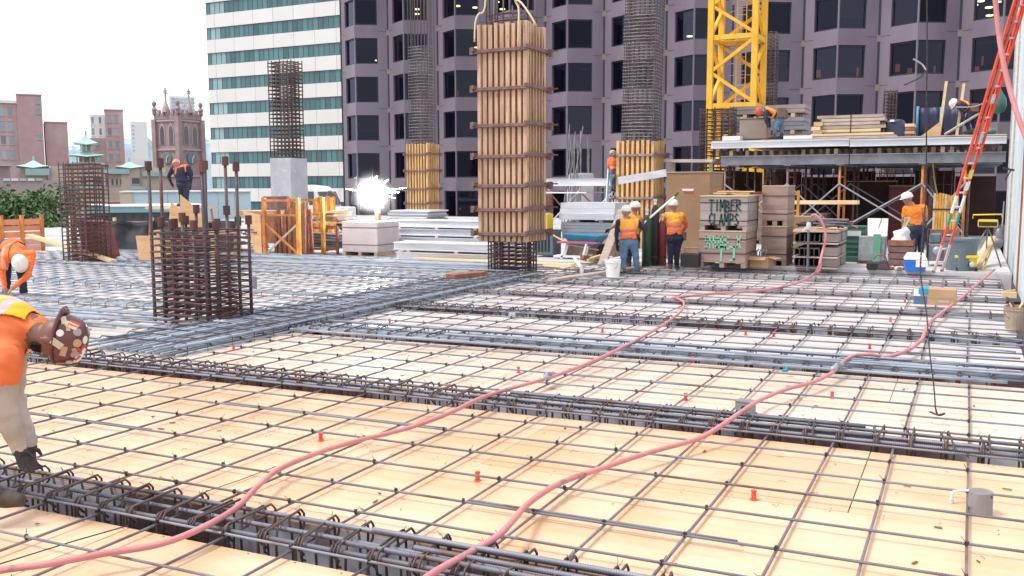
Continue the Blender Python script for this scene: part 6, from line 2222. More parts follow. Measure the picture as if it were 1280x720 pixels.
# ------------------------------------------------------------------ people
import numpy as np
def sdf_body(prims, h):
    """prims: (label, kind, data, k). Returns verts, quads, vertex labels of the blended surface."""
    lo = np.array([1e9] * 3); hi = -lo
    for lb, a, ra, b, rb, sq, k in prims:
        R_ = max(ra, rb) + .03
        for p in (a, b):
            lo = np.minimum(lo, np.array(p) - R_); hi = np.maximum(hi, np.array(p) + R_)
    lo -= 3 * h; hi += 3 * h
    n = np.ceil((hi - lo) / h).astype(int) + 1
    S = np.full(n, 1.0, np.float32)
    Dm = np.full(n, 1.0, np.float32)
    Lb = np.zeros(n, np.int16)
    for lb, a, ra, b, rb, sq, k in prims:
        a = np.array(a, float); b = np.array(b, float)
        mr = max(ra, rb) + max(.05, k * 1.5)
        i0 = np.maximum(0, np.floor((np.minimum(a, b) - mr - lo) / h).astype(int))
        i1 = np.minimum(n, np.ceil((np.maximum(a, b) + mr - lo) / h).astype(int) + 1)
        ax = [lo[q] + h * np.arange(i0[q], i1[q]) for q in range(3)]
        X, Y, Z = np.meshgrid(*ax, indexing='ij')
        P = np.stack([X, Y, Z], -1) - a
        d = b - a
        L2 = max(d @ d, 1e-9)
        t = np.clip((P @ d) / L2, 0, 1)
        Q = P - t[..., None] * d
        if sq is not None:
            nn, f = np.array(sq[0], float), sq[1]
            c = Q @ nn
            Q = Q + (c * (1 / f - 1))[..., None] * nn
        dist = np.sqrt((Q * Q).sum(-1)) - (ra + (rb - ra) * t)
        if sq is not None:
            dist = dist * (.5 + .5 * sq[1])
        dist = dist.astype(np.float32)
        sl = tuple(slice(i0[q], i1[q]) for q in range(3))
        s0 = S[sl]
        hh = np.clip(.5 + .5 * (s0 - dist) / k, 0, 1)
        S[sl] = s0 * (1 - hh) + dist * hh - k * hh * (1 - hh)
        m = dist < Dm[sl]
        Dm[sl] = np.where(m, dist, Dm[sl])
        Lb[sl] = np.where(m, lb, Lb[sl])
    ins = S < 0
    nx, ny, nz = n
    cnt = np.zeros((nx - 1, ny - 1, nz - 1), np.float32)
    acc = np.zeros((nx - 1, ny - 1, nz - 1, 3), np.float32)
    cor = [(i, j, k) for i in (0, 1) for j in (0, 1) for k in (0, 1)]
    def sub(A, c):
        return A[c[0]:c[0] + nx - 1, c[1]:c[1] + ny - 1, c[2]:c[2] + nz - 1]
    for c in cor:
        for q in range(3):
            if c[q] == 0:
                e = list(c); e[q] = 1
                A, B = sub(S, c), sub(S, e)
                x = (A < 0) != (B < 0)
                t = np.where(x, A / np.where(x, A - B, 1), 0)
                cnt += x
                for r in range(3):
                    v = c[r] + (t if r == q else 0)
                    acc[..., r] += np.where(x, v, 0)
    act = cnt > 0
    idx = np.full(act.shape, -1, np.int64)
    ijk = np.argwhere(act)
    idx[act] = np.arange(len(ijk))
    V = (ijk + acc[act] / cnt[act][:, None]) * h + lo
    near = np.clip(np.rint((V - lo) / h).astype(int), 0, np.array(n) - 1)
    VL = Lb[near[:, 0], near[:, 1], near[:, 2]]
    F = []
    for q in range(3):
        s0 = [slice(None)] * 3; s1 = [slice(None)] * 3
        s0[q] = slice(0, -1); s1[q] = slice(1, None)
        A, B = ins[tuple(s0)], ins[tuple(s1)]
        x = A != B
        E_ = np.argwhere(x)
        fl = A[x]
        r, t = (q + 1) % 3, (q + 2) % 3
        ok = (E_[:, r] > 0) & (E_[:, t] > 0) & (E_[:, r] < n[r] - 1) & (E_[:, t] < n[t] - 1)
        E_, fl = E_[ok], fl[ok]
        cs = []
        for dr_, dt in ((-1, -1), (0, -1), (0, 0), (-1, 0)):
            c = E_.copy(); c[:, r] += dr_; c[:, t] += dt
            cs.append(idx[c[:, 0], c[:, 1], c[:, 2]])
        quad = np.stack(cs, -1)
        quad[~fl] = quad[~fl][:, ::-1]
        F.append(quad)
    F = np.concatenate(F)
    return V, F, VL

SKIN, SHIRT, PANT, BOOT, GLOVE, UNDER, BELT = range(7)
def cl(name, c, c2=None, rough=.85, bump=.25, bs=22):
    return mat(name, c, rough, c2=c2 or tuple(x * .8 for x in c), ns=5, bump=bump, bs=bs)
M['skin_brown'] = mat('skin_brown', (.21, .10, .075), .5, c2=(.16, .075, .055), ns=8)
M['skin_tan'] = mat('skin_tan', (.42, .24, .17), .5, c2=(.36, .2, .14), ns=8)
M['hat_white'] = mat('hat_white', (.80, .79, .76), .3, c2=(.72, .70, .66), ns=6)
M['hi_orange'] = cl('hi_orange', (.90, .21, .05), (.80, .16, .04))
M['hi_orange_shirt'] = cl('hi_orange_shirt', (.82, .20, .06), (.68, .15, .045), bump=.5, bs=9)
M['hi_yellow'] = cl('hi_yellow', (.95, .50, .03), (.88, .42, .03), bump=.4, bs=9)
M['tape_silver'] = mat('tape_silver', (.58, .50, .52), .4, c2=(.52, .40, .42), ns=6)
M['tape_pink'] = mat('tape_pink', (.85, .32, .22), .5)
M['denim'] = cl('denim', (.075, .15, .235), (.12, .21, .30), bump=.5, bs=14)
M['navy'] = cl('navy', (.018, .022, .05), (.03, .034, .07))
M['boot'] = mat('boot', (.06, .045, .04), .75, c2=(.11, .085, .07), ns=8)
M['glove_black'] = mat('glove_black', (.018, .016, .018), .6, c2=(.045, .04, .04), ns=9, bump=.5, bs=30)
M['sleeve_grey'] = cl('sleeve_grey', (.48, .43, .38), (.36, .32, .28), bump=.6, bs=10)
M['leather'] = mat('leather', (.12, .075, .05), .7, c2=(.2, .13, .09), ns=8)

def person(label, J, mats, h=.016, s=1.0, face=(0, 1, 0), up=(0, 0, 1), hat=None, vest=None, group=None, fingers=True, arm=1.0, beard=None, sleeve=.62, armhole=0.0, extra=None, gloves=False, long_sleeve=True, pouch=None, hat_back=False):
    """J: dict of joint positions. mats: list of the 7 zone materials."""
    base = Vector(((J['anL'].x + J['anR'].x) / 2, (J['anL'].y + J['anR'].y) / 2, min(J['anL'].z, J['anR'].z) - .08))
    t = thing('person', label, 'person', base, 0, group)
    J = {k: Vector(v) - base for k, v in J.items()}
    f = Vector(face).normalized()
    u = Vector(up).normalized()
    f = (f - u * f.dot(u)).normalized()
    rt = f.cross(u)
    pr = []
    def A(lb, a, ra, b, rb, sq=None, k=.03):
        pr.append((lb, tuple(a), ra * s, tuple(b), rb * s, sq, k * s))
    sp = (J['nek'] - J['pel'])
    spn = sp.normalized()
    lat = (J['shR'] - J['shL']).normalized()
    frt = lat.cross(spn).normalized()            # front/back of the torso
    sqt = (tuple(frt), .78)
    # torso
    A(SHIRT, J['pel'] + sp * .22, .145, J['pel'] + sp * .62, .16, sqt, .05)
    A(SHIRT, J['pel'] + sp * .66 - lat * .055 * s, .135, J['pel'] + sp * .66 + lat * .055 * s, .135, sqt, .05)
    A(SHIRT, J['shL'].lerp(J['shR'], .18), .085, J['shL'].lerp(J['shR'], .82), .085, None, .06)
    A(SHIRT, J['pel'] + sp * .8, .12, J['nek'] - spn * .02, .075, sqt, .05)
    hl, hr = J['hiL'], J['hiR']
    A(PANT, hl, .125, hr, .125, None, .05)
    A(PANT, J['pel'], .145, J['pel'] + sp * .14, .142, sqt, .04)
    A(BELT, J['pel'] + sp * .16 - lat * .04, .135, J['pel'] + sp * .16 + lat * .04, .135, sqt, .02)
    # neck and head
    hc = J['hed']
    A(SKIN, J['nek'] - spn * .03, .062, hc - u * .06 * s, .058, None, .03)
    A(SKIN, hc + u * .03 * s, .092, hc + u * .03 * s - f * .02, .095, None, .02)
    A(SKIN, hc + f * .03 * s - u * .01, .076, hc + f * .045 * s - u * .075 * s, .052, None, .03)
    A(SKIN, hc + f * .098 * s + u * .005, .012, hc + f * .112 * s - u * .022 * s, .017, None, .012)
    A(SKIN, hc + f * .088 * s - u * .055 * s - rt * .018, .012, hc + f * .088 * s - u * .055 * s + rt * .018, .012, None, .01)
    for sd in (-1, 1):
        e = hc + rt * sd * .092 * s - f * .008
        A(SKIN, e + u * .02, .019, e - u * .024 - f * .004, .014, (tuple(rt), .65), .005)
        A(SKIN, hc + rt * sd * .032 * s + f * .085 * s + u * .03 * s, .013, hc + rt * sd * .045 * s + f * .076 * s + u * .028 * s, .012, None, .012)
    sl = UNDER if long_sleeve else SKIN
    for S_ in 'LR':
        sh, el, wr = J['sh' + S_], J['el' + S_], J['wr' + S_]
        sg = -1 if S_ == 'L' else 1
        mid = sh.lerp(el, sleeve)
        A(SHIRT, sh, .078 * (.5 + .5 * arm), mid, .066 * arm, None, .04)
        A(sl, sh.lerp(el, min(.5, sleeve * .7)), .056 * arm, el, .048 * arm, None, .02)
        A(sl, el, .05 * arm, wr, .036 * (.4 + .6 * arm), None, .02)
        hd = J.get('ha' + S_)
        hdir = ((hd if hd is not None else wr + (wr - el)) - wr).normalized()
        sidev = hdir.cross(frt if abs(hdir.dot(frt)) < .9 else spn).normalized()
        nrm = sidev.cross(hdir).normalized()
        g = GLOVE
        pal = wr + hdir * .055 * s
        A(g, wr + hdir * .012, .034, wr + hdir * .03, .036, None, .012)
        A(g, pal - sidev * .018 * s, .026, pal + sidev * .018 * s, .026, (tuple(nrm), .62), .012)
        A(g, pal + hdir * .03 * s - sidev * .022 * s, .021, pal + hdir * .03 * s + sidev * .022 * s, .021, (tuple(nrm), .7), .012)
        if fingers:
            for q, ln in enumerate((.066, .074, .07, .054)):
                a0 = pal + hdir * .045 * s + sidev * ((q - 1.5) * .0205 * s)
                a1 = a0 + (hdir * .9 + nrm * .35).normalized() * ln * .5 * s
                a2 = a1 + (hdir * .55 + nrm * .85).normalized() * ln * .5 * s
                A(g, a0, .0100, a1, .0092, None, .004)
                A(g, a1, .0092, a2, .0082, None, .004)
            b0 = pal - hdir * .02 * s - sidev * .03 * s
            b1 = b0 + (hdir * .6 - sidev * .7 + nrm * .3).normalized() * .038 * s
            b2 = b1 + (hdir * .9 + nrm * .5).normalized() * .03 * s
            A(g, b0, .0125, b1, .0112, None, .006)
            A(g, b1, .0112, b2, .0095, None, .004)
        # leg
        hi_, kn, an, to = J['hi' + S_], J['kn' + S_], J['an' + S_], J['to' + S_]
        A(PANT, hi_, .105, kn, .078, None, .03)
        A(PANT, kn, .076, an + (kn - an).normalized() * .07, .062, None, .02)
        fd = (to - an); fd.z = 0
        fd = fd.normalized() if fd.length > 1e-4 else Vector((0, 1, 0))
        A(BOOT, an + Vector((0, 0, .08)), .058, an - Vector((0, 0, .015)), .052, None, .02)
        A(BOOT, an - fd * .04 - Vector((0, 0, .028)), .045, an + fd * .10 - Vector((0, 0, .032)), .045, None, .02)
        A(BOOT, an + fd * .10 - Vector((0, 0, .035)), .043, an + fd * .165 - Vector((0, 0, .04)), .036, None, .02)
        A(BOOT, an - fd * .06 - Vector((0, 0, .062)), .02, an + fd * .18 - Vector((0, 0, .062)), .02, None, .01)
    V, F, VL = sdf_body(pr, h)
    # creases of the cloth
    n1 = np.cross(V[F[:, 2]] - V[F[:, 0]], V[F[:, 3]] - V[F[:, 1]])
    N1 = np.zeros_like(V)
    for q in range(4):
        np.add.at(N1, F[:, q], n1)
    N1 /= np.maximum(1e-9, np.linalg.norm(N1, axis=1))[:, None]
    x_, y_, z_ = V[:, 0], V[:, 1], V[:, 2]
    w_ = np.sin(31 * z_ + 17 * x_ + 2.2 * np.sin(23 * y_ + 9 * z_)) * np.sin(21 * x_ - 26 * y_ + 1.7 * np.sin(19 * z_)) + .6 * np.sin(58 * z_ + 33 * y_ + 2 * np.sin(41 * x_))
    cloth = (VL == SHIRT) | (VL == PANT) | (VL == UNDER)
    V = V + N1 * (w_ * cloth * .0048)[:, None]
    me = bpy.data.meshes.new('body')
    me.from_pydata(V.tolist(), [], F.tolist())
    for m in mats:
        me.materials.append(m)
    fl = np.sort(VL[F], axis=1)[:, 1]
    me.polygons.foreach_set('material_index', fl.astype(np.int32))
    me.polygons.foreach_set('use_smooth', [True] * len(F))
    o = bpy.data.objects.new('body', me)
    COL.objects.link(o)
    o.parent = t
    # vertex normals
    n0 = np.cross(V[F[:, 2]] - V[F[:, 0]], V[F[:, 3]] - V[F[:, 1]])
    VN = np.zeros_like(V)
    for q in range(4):
        np.add.at(VN, F[:, q], n0)
    VN /= np.maximum(1e-9, np.linalg.norm(VN, axis=1))[:, None]
    if vest:
        c = V[F].mean(1) - np.array(J['pel'])
        tt = (c @ np.array(spn)) / sp.length
        la = c @ np.array(lat)
        fr = c @ np.array(frt)
        shl = (J['shR'] - J['shL']).length / 2
        sel = ((fl == SHIRT) | (fl == BELT)) & (tt > vest.get('lo', .04)) & (tt < 1.02) & (np.abs(la) < shl * (1.3 if armhole else .98))
        neckd = np.linalg.norm(V[F].mean(1) - np.array(J['nek']), axis=1)
        sel &= neckd > .085 * s
        if armhole:
            for S_ in 'LR':
                sel &= np.linalg.norm(V[F].mean(1) - np.array(J['sh' + S_]), axis=1) > armhole
        Fs = F[sel]
        idu, inv = np.unique(Fs, return_inverse=True)
        Vv = V[idu] + VN[idu] * .012
        Fv = inv.reshape(Fs.shape)
        ts, ls = tt[sel], np.abs(la[sel]) / shl
        mi = np.where(ts > vest.get('split', 2), 1, 0)
        for b0, b1 in vest.get('bands', ((.2, .29), (.52, .61))):
            mi = np.where((ts > b0) & (ts < b1), 2, mi)
        mi = np.where((ls > .42) & (ls < .62) & (ts > .6), 2, mi)
        me2 = bpy.data.meshes.new('vest')
        me2.from_pydata(Vv.tolist(), [], Fv.tolist())
        for m in vest['mats']:
            me2.materials.append(m)
        me2.polygons.foreach_set('material_index', mi.astype(np.int32))
        me2.polygons.foreach_set('use_smooth', [True] * len(Fv))
        o2 = bpy.data.objects.new('vest', me2)
        COL.objects.link(o2)
        o2.parent = t
        sd_ = o2.modifiers.new('thick', 'SOLIDIFY'); sd_.thickness = .006; sd_.offset = 1
    B = Matrix((rt, f, u)).transposed()
    # eyes
    for sd in (-1, 1):
        MB().ball(hc + rt * sd * .034 * s + f * .088 * s + u * .014 * s, .012 * s, 8, 6).build('eye', M['white'], t, smooth=True)
    if beard:
        bd = MB()
        RR = random.Random(3)
        for k in range(420):
            a = RR.uniform(-1.35, 1.35)
            hh_ = RR.uniform(-.085, -.03) if abs(a) > .5 else RR.uniform(-.098, -.06)
            rr_ = .083 - .02 * max(0, (-hh_ - .05) / .05)
            p_ = hc + (f * math.cos(a) * (rr_ + .012) + rt * math.sin(a) * rr_ * .98) * s + u * hh_ * s
            d_ = (f * math.cos(a) + rt * math.sin(a) - u * 1.2).normalized() * RR.uniform(.01, .022)
            bd.tube([p_ - d_ * .4, p_ + d_], [.003, .0012], 4)
        stuff(bd.build('beard', beard, t))
    if hat:
        hm, cm_ = hat[0], hat[1] if len(hat) > 1 else hat[0]
        c = hc + u * .055 * s
        Bs = B @ Matrix.Diagonal((.118 * s, .138 * s, .118 * s))
        m = MB().lathe([(1.06, -.08), (1.03, .1), (.99, .35), (.90, .65), (.70, .9), (.42, 1.05), (0, 1.1)], c, 20, Bs)
        hb = m.build('hard_hat', hm, t, smooth=True)
        m = MB()
        ff = -f if hat_back else f
        ring = []
        for k in range(24):
            a = 2 * math.pi * k / 24
            fwd = max(0, math.sin(a))
            ro = 1.12 + .24 * fwd ** 2
            ring.append((math.cos(a), math.sin(a), ro))
        vs_ = []
        Bf = Matrix((rt, ff, u)).transposed() @ Matrix.Diagonal((.118 * s, .138 * s, .118 * s))
        for x, y, ro in ring:
            vs_.append(c + Bf @ Vector((x * 1.0, y * 1.0, -.02)))
        for x, y, ro in ring:
            vs_.append(c + Bf @ Vector((x * min(ro, 1.3), y * ro, -.14 if y > .3 else -.08)))
        for x, y, ro in ring:
            vs_.append(c + Bf @ Vector((x * min(ro, 1.3) * .99, y * ro * .99, -.2 if y > .3 else -.14)))
        fs_ = []
        for k in range(24):
            l = (k + 1) % 24
            fs_ += [(k, l, 24 + l, 24 + k), (24 + k, 24 + l, 48 + l, 48 + k), (48 + k, 48 + l, l, k)]
        m.add(vs_, fs_).build('brim', hm, hb, smooth=True)
        m = MB()
        pts = [c + B @ Vector((0, math.cos(a) * .13 * s, .125 * s * math.sin(a))) for a in [math.pi * (.1 + .8 * i / 8) for i in range(9)]]
        m.tube(pts, .011 * s, 6).build('crown_ridge', cm_, hb, smooth=True)
    if pouch:
        for (off, sz) in pouch:
            p = J['pel'] + lat * off[0] + spn * off[2] + frt * off[1]
            MB().box(p, sz, rz=math.atan2(lat.y, lat.x)).build('tool_pouch', M['leather'], t, bevel=.02)
    return t, base, (rt, f, u)

def Jd(D, **k):
    """joints given as (u, v, depth offset)"""
    return {n: atD(q[0], q[1], D + (q[2] if len(q) > 2 else 0)) for n, q in k.items()}
AWAY = Vector((FW.x, FW.y, 0)).normalized()
RIGHT = Vector((RT.x, RT.y, 0)).normalized()
VZ = Vector((0, 0, 1))

# man in blue jeans
J = Jd(20.3, hed=(782.5, 266), nek=(784, 273), shL=(773.5, 278, .0), shR=(796.5, 278), pel=(786, 302), hiL=(781, 304), hiR=(791.5, 304), knL=(779.5, 321, -.05), knR=(795, 321, -.03),
       anL=(779, 338, 0), anR=(797, 340, .05), toL=(776, 341, .2), toR=(800, 342, .2), elL=(770.5, 293, .05), elR=(805, 286, .1), wrL=(771, 306, .12), wrR=(803.5, 279, .28), haL=(772, 311, .15), haR=(806, 275, .32))
person('man in blue jeans and orange yellow vest with his back turned, by the white bucket', J, [M['skin_tan'], M['navy'], M['denim'], M['boot'], M['glove_black'], M['navy'], M['navy']], face=AWAY + VZ * -.1, hat=(M['hat_white'],),
       vest={'mats': [M['hi_orange'], M['hi_yellow'], M['tape_pink']], 'split': .52, 'bands': ((.3, .38), (.5, .58))}, s=.93, h=.014)
# the man half hidden behind him
J = Jd(21.3, hed=(794, 261), nek=(792, 268), shL=(785, 273, -.1), shR=(799, 273, .15), pel=(790, 298), hiL=(786, 300), hiR=(794, 300), knL=(786, 317), knR=(794, 317), anL=(786, 333.5, 0), anR=(795, 334, .05), toL=(782, 335, .1), toR=(792, 335, .1),
       elL=(772, 280, -.15), elR=(803, 284, .1), wrL=(762, 286, -.1), wrR=(799, 290, .2), haL=(758, 289, -.1), haR=(797, 292, .25))
person('man with a white helmet half hidden behind the man in blue jeans, reaching left', J, [M['skin_tan'], M['hi_orange'], M['navy'], M['boot'], M['glove_black'], M['skin_tan'], M['navy']], face=AWAY * .4 - RIGHT, hat=(M['hat_white'], M['navy']), s=.93, h=.016, long_sleeve=False,
       vest={'mats': [M['hi_yellow'], M['hi_yellow'], M['tape_pink']]})
t = thing('white_pole', 'long thin white pole held up by the man in blue jeans', 'pole')
MB().tube([atD(801, 282, 20.55), atD(843, 246, 20.9)], .025, 8).build('pole', M['white'], t, smooth=True)
MB().tube([atD(843, 246, 20.9), atD(848, 241, 20.9)], .02, 8).build('tip', M['dark'], t, smooth=True)
# man with the tool belt
J = Jd(21.2, hed=(841.5, 258.5), nek=(842, 265), shL=(830.5, 270.5), shR=(853, 270), pel=(843, 297), hiL=(838.5, 299), hiR=(848, 299), knL=(838, 315, -.02), knR=(846, 315, .05), anL=(838, 332, .0), anR=(846, 333, .1), toL=(836, 334, .2), toR=(848, 334, .25),
       elL=(823, 283, .02), elR=(857.5, 282, .12), wrL=(826, 293, .2), wrR=(852, 291, .28), haL=(829, 296, .25), haR=(849, 293, .3))
person('man in orange sleeves and vest with a tool belt, facing the brown plywood box', J, [M['skin_tan'], M['hi_orange'], M['navy'], M['boot'], M['skin_tan'], M['hi_orange'], M['leather']], face=AWAY, hat=(M['hat_white'],), s=.95, h=.014,
       vest={'mats': [M['hi_orange'], M['hi_yellow'], M['tape_pink']], 'split': .5, 'bands': ((.3, .38), (.5, .58)), 'lo': .1}, pouch=[((.12, -.16, .02), (.2, .1, .2)), ((-.15, -.14, -.02), (.12, .1, .16)), ((.22, -.02, .03), (.1, .14, .2))])
# man in the orange t-shirt on the slab
J = Jd(22.0, hed=(1134.5, 249), nek=(1139, 255), shL=(1132, 261, .05), shR=(1155, 259.5), pel=(1147.5, 286), hiL=(1142.5, 288), hiR=(1152, 288), knL=(1142, 306, .0), knR=(1151, 306, .05), anL=(1142, 328, .05), anR=(1151, 329, .1), toL=(1139, 330, .2), toR=(1149, 331, .2),
       elL=(1129.5, 275, .12), elR=(1157, 274, .1), wrL=(1129, 288, .25), wrR=(1146, 283, .32), haL=(1127, 293, .3), haR=(1140, 286, .36))
person('man in a plain orange t-shirt and dark jeans under the raised deck, behind the cooler', J, [M['skin_tan'], cl('tee_orange', (.92, .27, .04), (.82, .22, .03)), M['navy'], M['boot'], M['skin_tan'], M['skin_tan'], M['leather']], face=AWAY * .8 - RIGHT * .8 - VZ * .5, up=VZ - RIGHT * .3, hat=(M['hat_white'], M['navy']), s=.97, h=.014, long_sleeve=False,
       pouch=[((-.1, -.16, -.02), (.14, .08, .18)), ((.16, -.13, .03), (.16, .1, .2))])
# on the raised deck: bending man
Dq = (atY(972, 172, YD + .35) - CAMP).dot(FW)
J = Jd(Dq, hed=(951, 139.5), nek=(956, 138), shL=(957.5, 141, -.17), shR=(959, 137, .18), pel=(976, 147), hiL=(975, 149, -.1), hiR=(976, 149, .1), knL=(969, 159, -.1), knR=(977, 160, .1), anL=(967.5, 170, -.1), anR=(977, 170.5, .1), toL=(962, 172, -.1), toR=(972, 172, .1),
       elL=(957, 150, -.2), elR=(961, 149, .2), wrL=(959, 156, -.12), wrR=(962, 155, .12), haL=(960, 159, -.1), haR=(962, 159, .1))
person('man in a red helmet and orange vest bending over the steel box on top', J, [M['skin_tan'], M['navy'], M['denim'], M['boot'], M['navy'], M['navy'], M['leather']], face=-VZ * .8 - RIGHT * .6, up=-RIGHT + VZ * .15, hat=(M['red'],), s=.9, h=.016,
       vest={'mats': [M['hi_orange'], M['hi_orange'], M['hi_yellow']], 'bands': ((.45, .53),), 'lo': .4}, pouch=[((-.1, .16, .05), (.26, .26, .3)), ((.1, .1, -.05), (.2, .2, .25))])
# man at the ladder top
Dq = (atY(1208, 168, YD + .5) - CAMP).dot(FW)
J = Jd(Dq, hed=(1194, 130), nek=(1199, 129), shL=(1200.5, 131, -.17), shR=(1202, 129, .18), pel=(1216, 138), hiL=(1214, 141, -.1), hiR=(1216, 140, .1), knL=(1209, 151, -.12), knR=(1217, 152, .1), anL=(1211, 163.5, -.1), anR=(1218, 164, .1), toL=(1205, 166, -.1), toR=(1212, 166, .1),
       elL=(1203, 142, -.2), elR=(1205, 140, .2), wrL=(1206, 152, -.18), wrR=(1203, 150, .12), haL=(1206, 156, -.18), haR=(1202, 154, .1))
person('man in a white helmet and orange vest bending by the timber posts near the ladder', J, [M['skin_tan'], M['navy'], M['navy'], M['boot'], M['navy'], M['navy'], M['leather']], face=-VZ * .7 - RIGHT * .7, up=-RIGHT * .8 + VZ * .4, hat=(M['hat_white'], M['hi_orange']), s=.9, h=.016,
       vest={'mats': [M['hi_orange'], M['hi_orange'], M['hi_yellow']], 'bands': ((.6, .7),), 'lo': .45}, pouch=[((-.14, .1, .0), (.16, .2, .22))])
t = thing('pry_pole', 'long pale pole held slantwise by the man near the ladder top', 'pole')
MB().tube([atD(1181, 168, Dq - .3), atD(1224, 142, Dq - .2)], .035, 8).build('pole', M['lumber_grey'], t, smooth=True)
MB().tube([atD(1224, 142, Dq - .2), atD(1226, 141, Dq - .2)], .042, 8).build('grip', M['dark'], t, smooth=True)
# man on the step ladder by the yellow form
J = Jd(29.5, hed=(766, 193), nek=(766.5, 197), shL=(762, 200, -.02), shR=(771, 200, .08), pel=(767, 214), hiL=(765, 215), hiR=(769, 215), knL=(765, 226, -.02), knR=(769, 225, .06), anL=(765, 236.5), anR=(769, 237, .1), toL=(768, 239, .1), toR=(773, 239, .2),
       elL=(760, 207, .02), elR=(775, 204, .1), wrL=(762, 214, .08), wrR=(779, 200, .1), haL=(763, 216, .1), haR=(781, 198, .1))
person('distant man in orange on the step ladder against the yellow timber form', J, [M['skin_tan'], M['hi_orange'], M['denim'], M['boot'], M['skin_tan'], M['skin_tan'], M['leather']], face=RIGHT + AWAY * .5, hat=(mat('hat_dull', (.4, .38, .36), .5),), s=.78, h=.018, long_sleeve=False,
       vest={'mats': [M['hi_orange'], M['hi_orange'], M['tape_pink']]})
p = atD(768, 238, 29.6)
t = thing('step_ladder', 'pale blue step ladder against the yellow timber form', 'ladder', (p.x, p.y, -.02))
for s in (-.2, .2):
    MB().bar((s * 1.5, -.1, 0), (s, .05, p.z + .95), .05, .07).build('rail', M['pale_blue'], t)
    MB().bar((s * 1.5, .9, 0), (s, .12, p.z + .95), .04, .05).build('rear_leg', M['pale_blue'], t)
for k in range(8):
    z = .25 + k * (p.z - .22) / 7
    MB().b2((-.27, -.1 + .02 * k, z - .03), (.27, .03 + .02 * k, z)).build('step', M['alu'], t)
# dark dressed man behind the rust cage
J = Jd(26.2, hed=(221, 207), nek=(223.5, 208.5), shL=(216, 211, .1), shR=(235, 210, -.05), pel=(229, 230), hiL=(226, 231), hiR=(233, 231), knL=(227, 243, .05), knR=(233, 243), anL=(227, 254.5, .05), anR=(233.5, 254.5), toL=(224, 257, .1), toR=(230, 257, .1),
       elL=(211, 220, .2), elR=(239, 222, .0), wrL=(214, 229, .3), wrR=(238, 233, .15), haL=(216, 232, .3), haR=(237, 236, .2))
person('man in dark clothes with an orange collar standing high behind the rust cage', J, [M['skin_tan'], M['navy'], M['navy'], M['boot'], M['navy'], M['navy'], M['navy']], face=AWAY - VZ * .8 - RIGHT * .4, up=VZ * .75 + AWAY * .4 - RIGHT * .3, hat=(mat('hat_pinkorange', (.85, .25, .16), .4),), s=.97, h=.018,
       vest={'mats': [M['navy'], M['hi_orange'], M['hi_orange']], 'split': .9, 'bands': ()})
# bending man in orange at the left edge
J = Jd(16.2, hed=(25.5, 327, -.4), nek=(21, 318, -.28), shL=(5, 321, -.22), shR=(39, 318, -.2), pel=(14, 306, .28), hiL=(7, 309, .3), hiR=(22, 308, .3), knL=(8, 338, .12), knR=(27, 340, .12), anL=(8, 368, .25), anR=(30, 369, .25), toL=(10, 373, .05), toR=(33, 374, .05),
       elL=(3, 341, -.28), elR=(36, 343, -.32), wrL=(6, 360, -.3), wrR=(17, 359, -.42), haL=(8, 366, -.3), haR=(12, 364, -.44))
person('man in orange long sleeves and white helmet bending down at the left edge', J, [M['skin_tan'], M['hi_orange'], M['navy'], M['boot'], M['skin_tan'], M['hi_orange'], M['navy']], face=-VZ - AWAY * .25, up=-AWAY * .75 - VZ * .2 + RIGHT * .2, hat=(M['hat_white'],), s=1.0, h=.013,
       vest={'mats': [M['hi_orange_shirt'], M['hi_orange_shirt'], M['tape_pink']], 'bands': ((.6, .68),)})
# the near man with the stickered helmet
J = Jd(5.45, hed=(66, 421, 0), nek=(49, 409, .02), shR=(6, 452, -.2), shL=(17, 408, .19), pel=(-88, 400, .05), hiR=(-96, 420, -.08), hiL=(-96, 415, .14), knR=(-70, 520, -.1), knL=(-100, 520, .25), anR=(-14, 617, -.12), anL=(-80, 605, .4), toR=(22, 633, -.1), toL=(-30, 612, .4),
       elR=(4, 514, -.16), elL=(16, 500, .2), wrR=(23, 558, -.06), wrL=(37, 553, .13), haR=(34, 600, -.04), haL=(41, 596, .14))
tm, bm_, (rt_, f_, u_) = person('stooping man in yellow vest, stickered helmet and black gloves at the left edge', J,
    [M['skin_brown'], M['hi_orange_shirt'], M['sleeve_grey'], M['boot'], M['glove_black'], M['sleeve_grey'], M['leather']], face=-VZ * .93 - RIGHT * .25 + AWAY * .12, up=RIGHT * .93 - VZ * .22 + AWAY * .1, s=1.06, h=.0085, hat_back=True, arm=1.3, sleeve=.22, armhole=.135, beard=mat('beard', (.02, .015, .013), .9, bump=.8, bs=60),
    hat=(mat('hat_maroon', (.10, .035, .035), .3, c2=(.15, .06, .055), ns=9),), vest={'mats': [M['hi_yellow'], M['hi_yellow'], M['tape_silver']], 'bands': ((.70, .78), (.35, .43)), 'lo': .05})
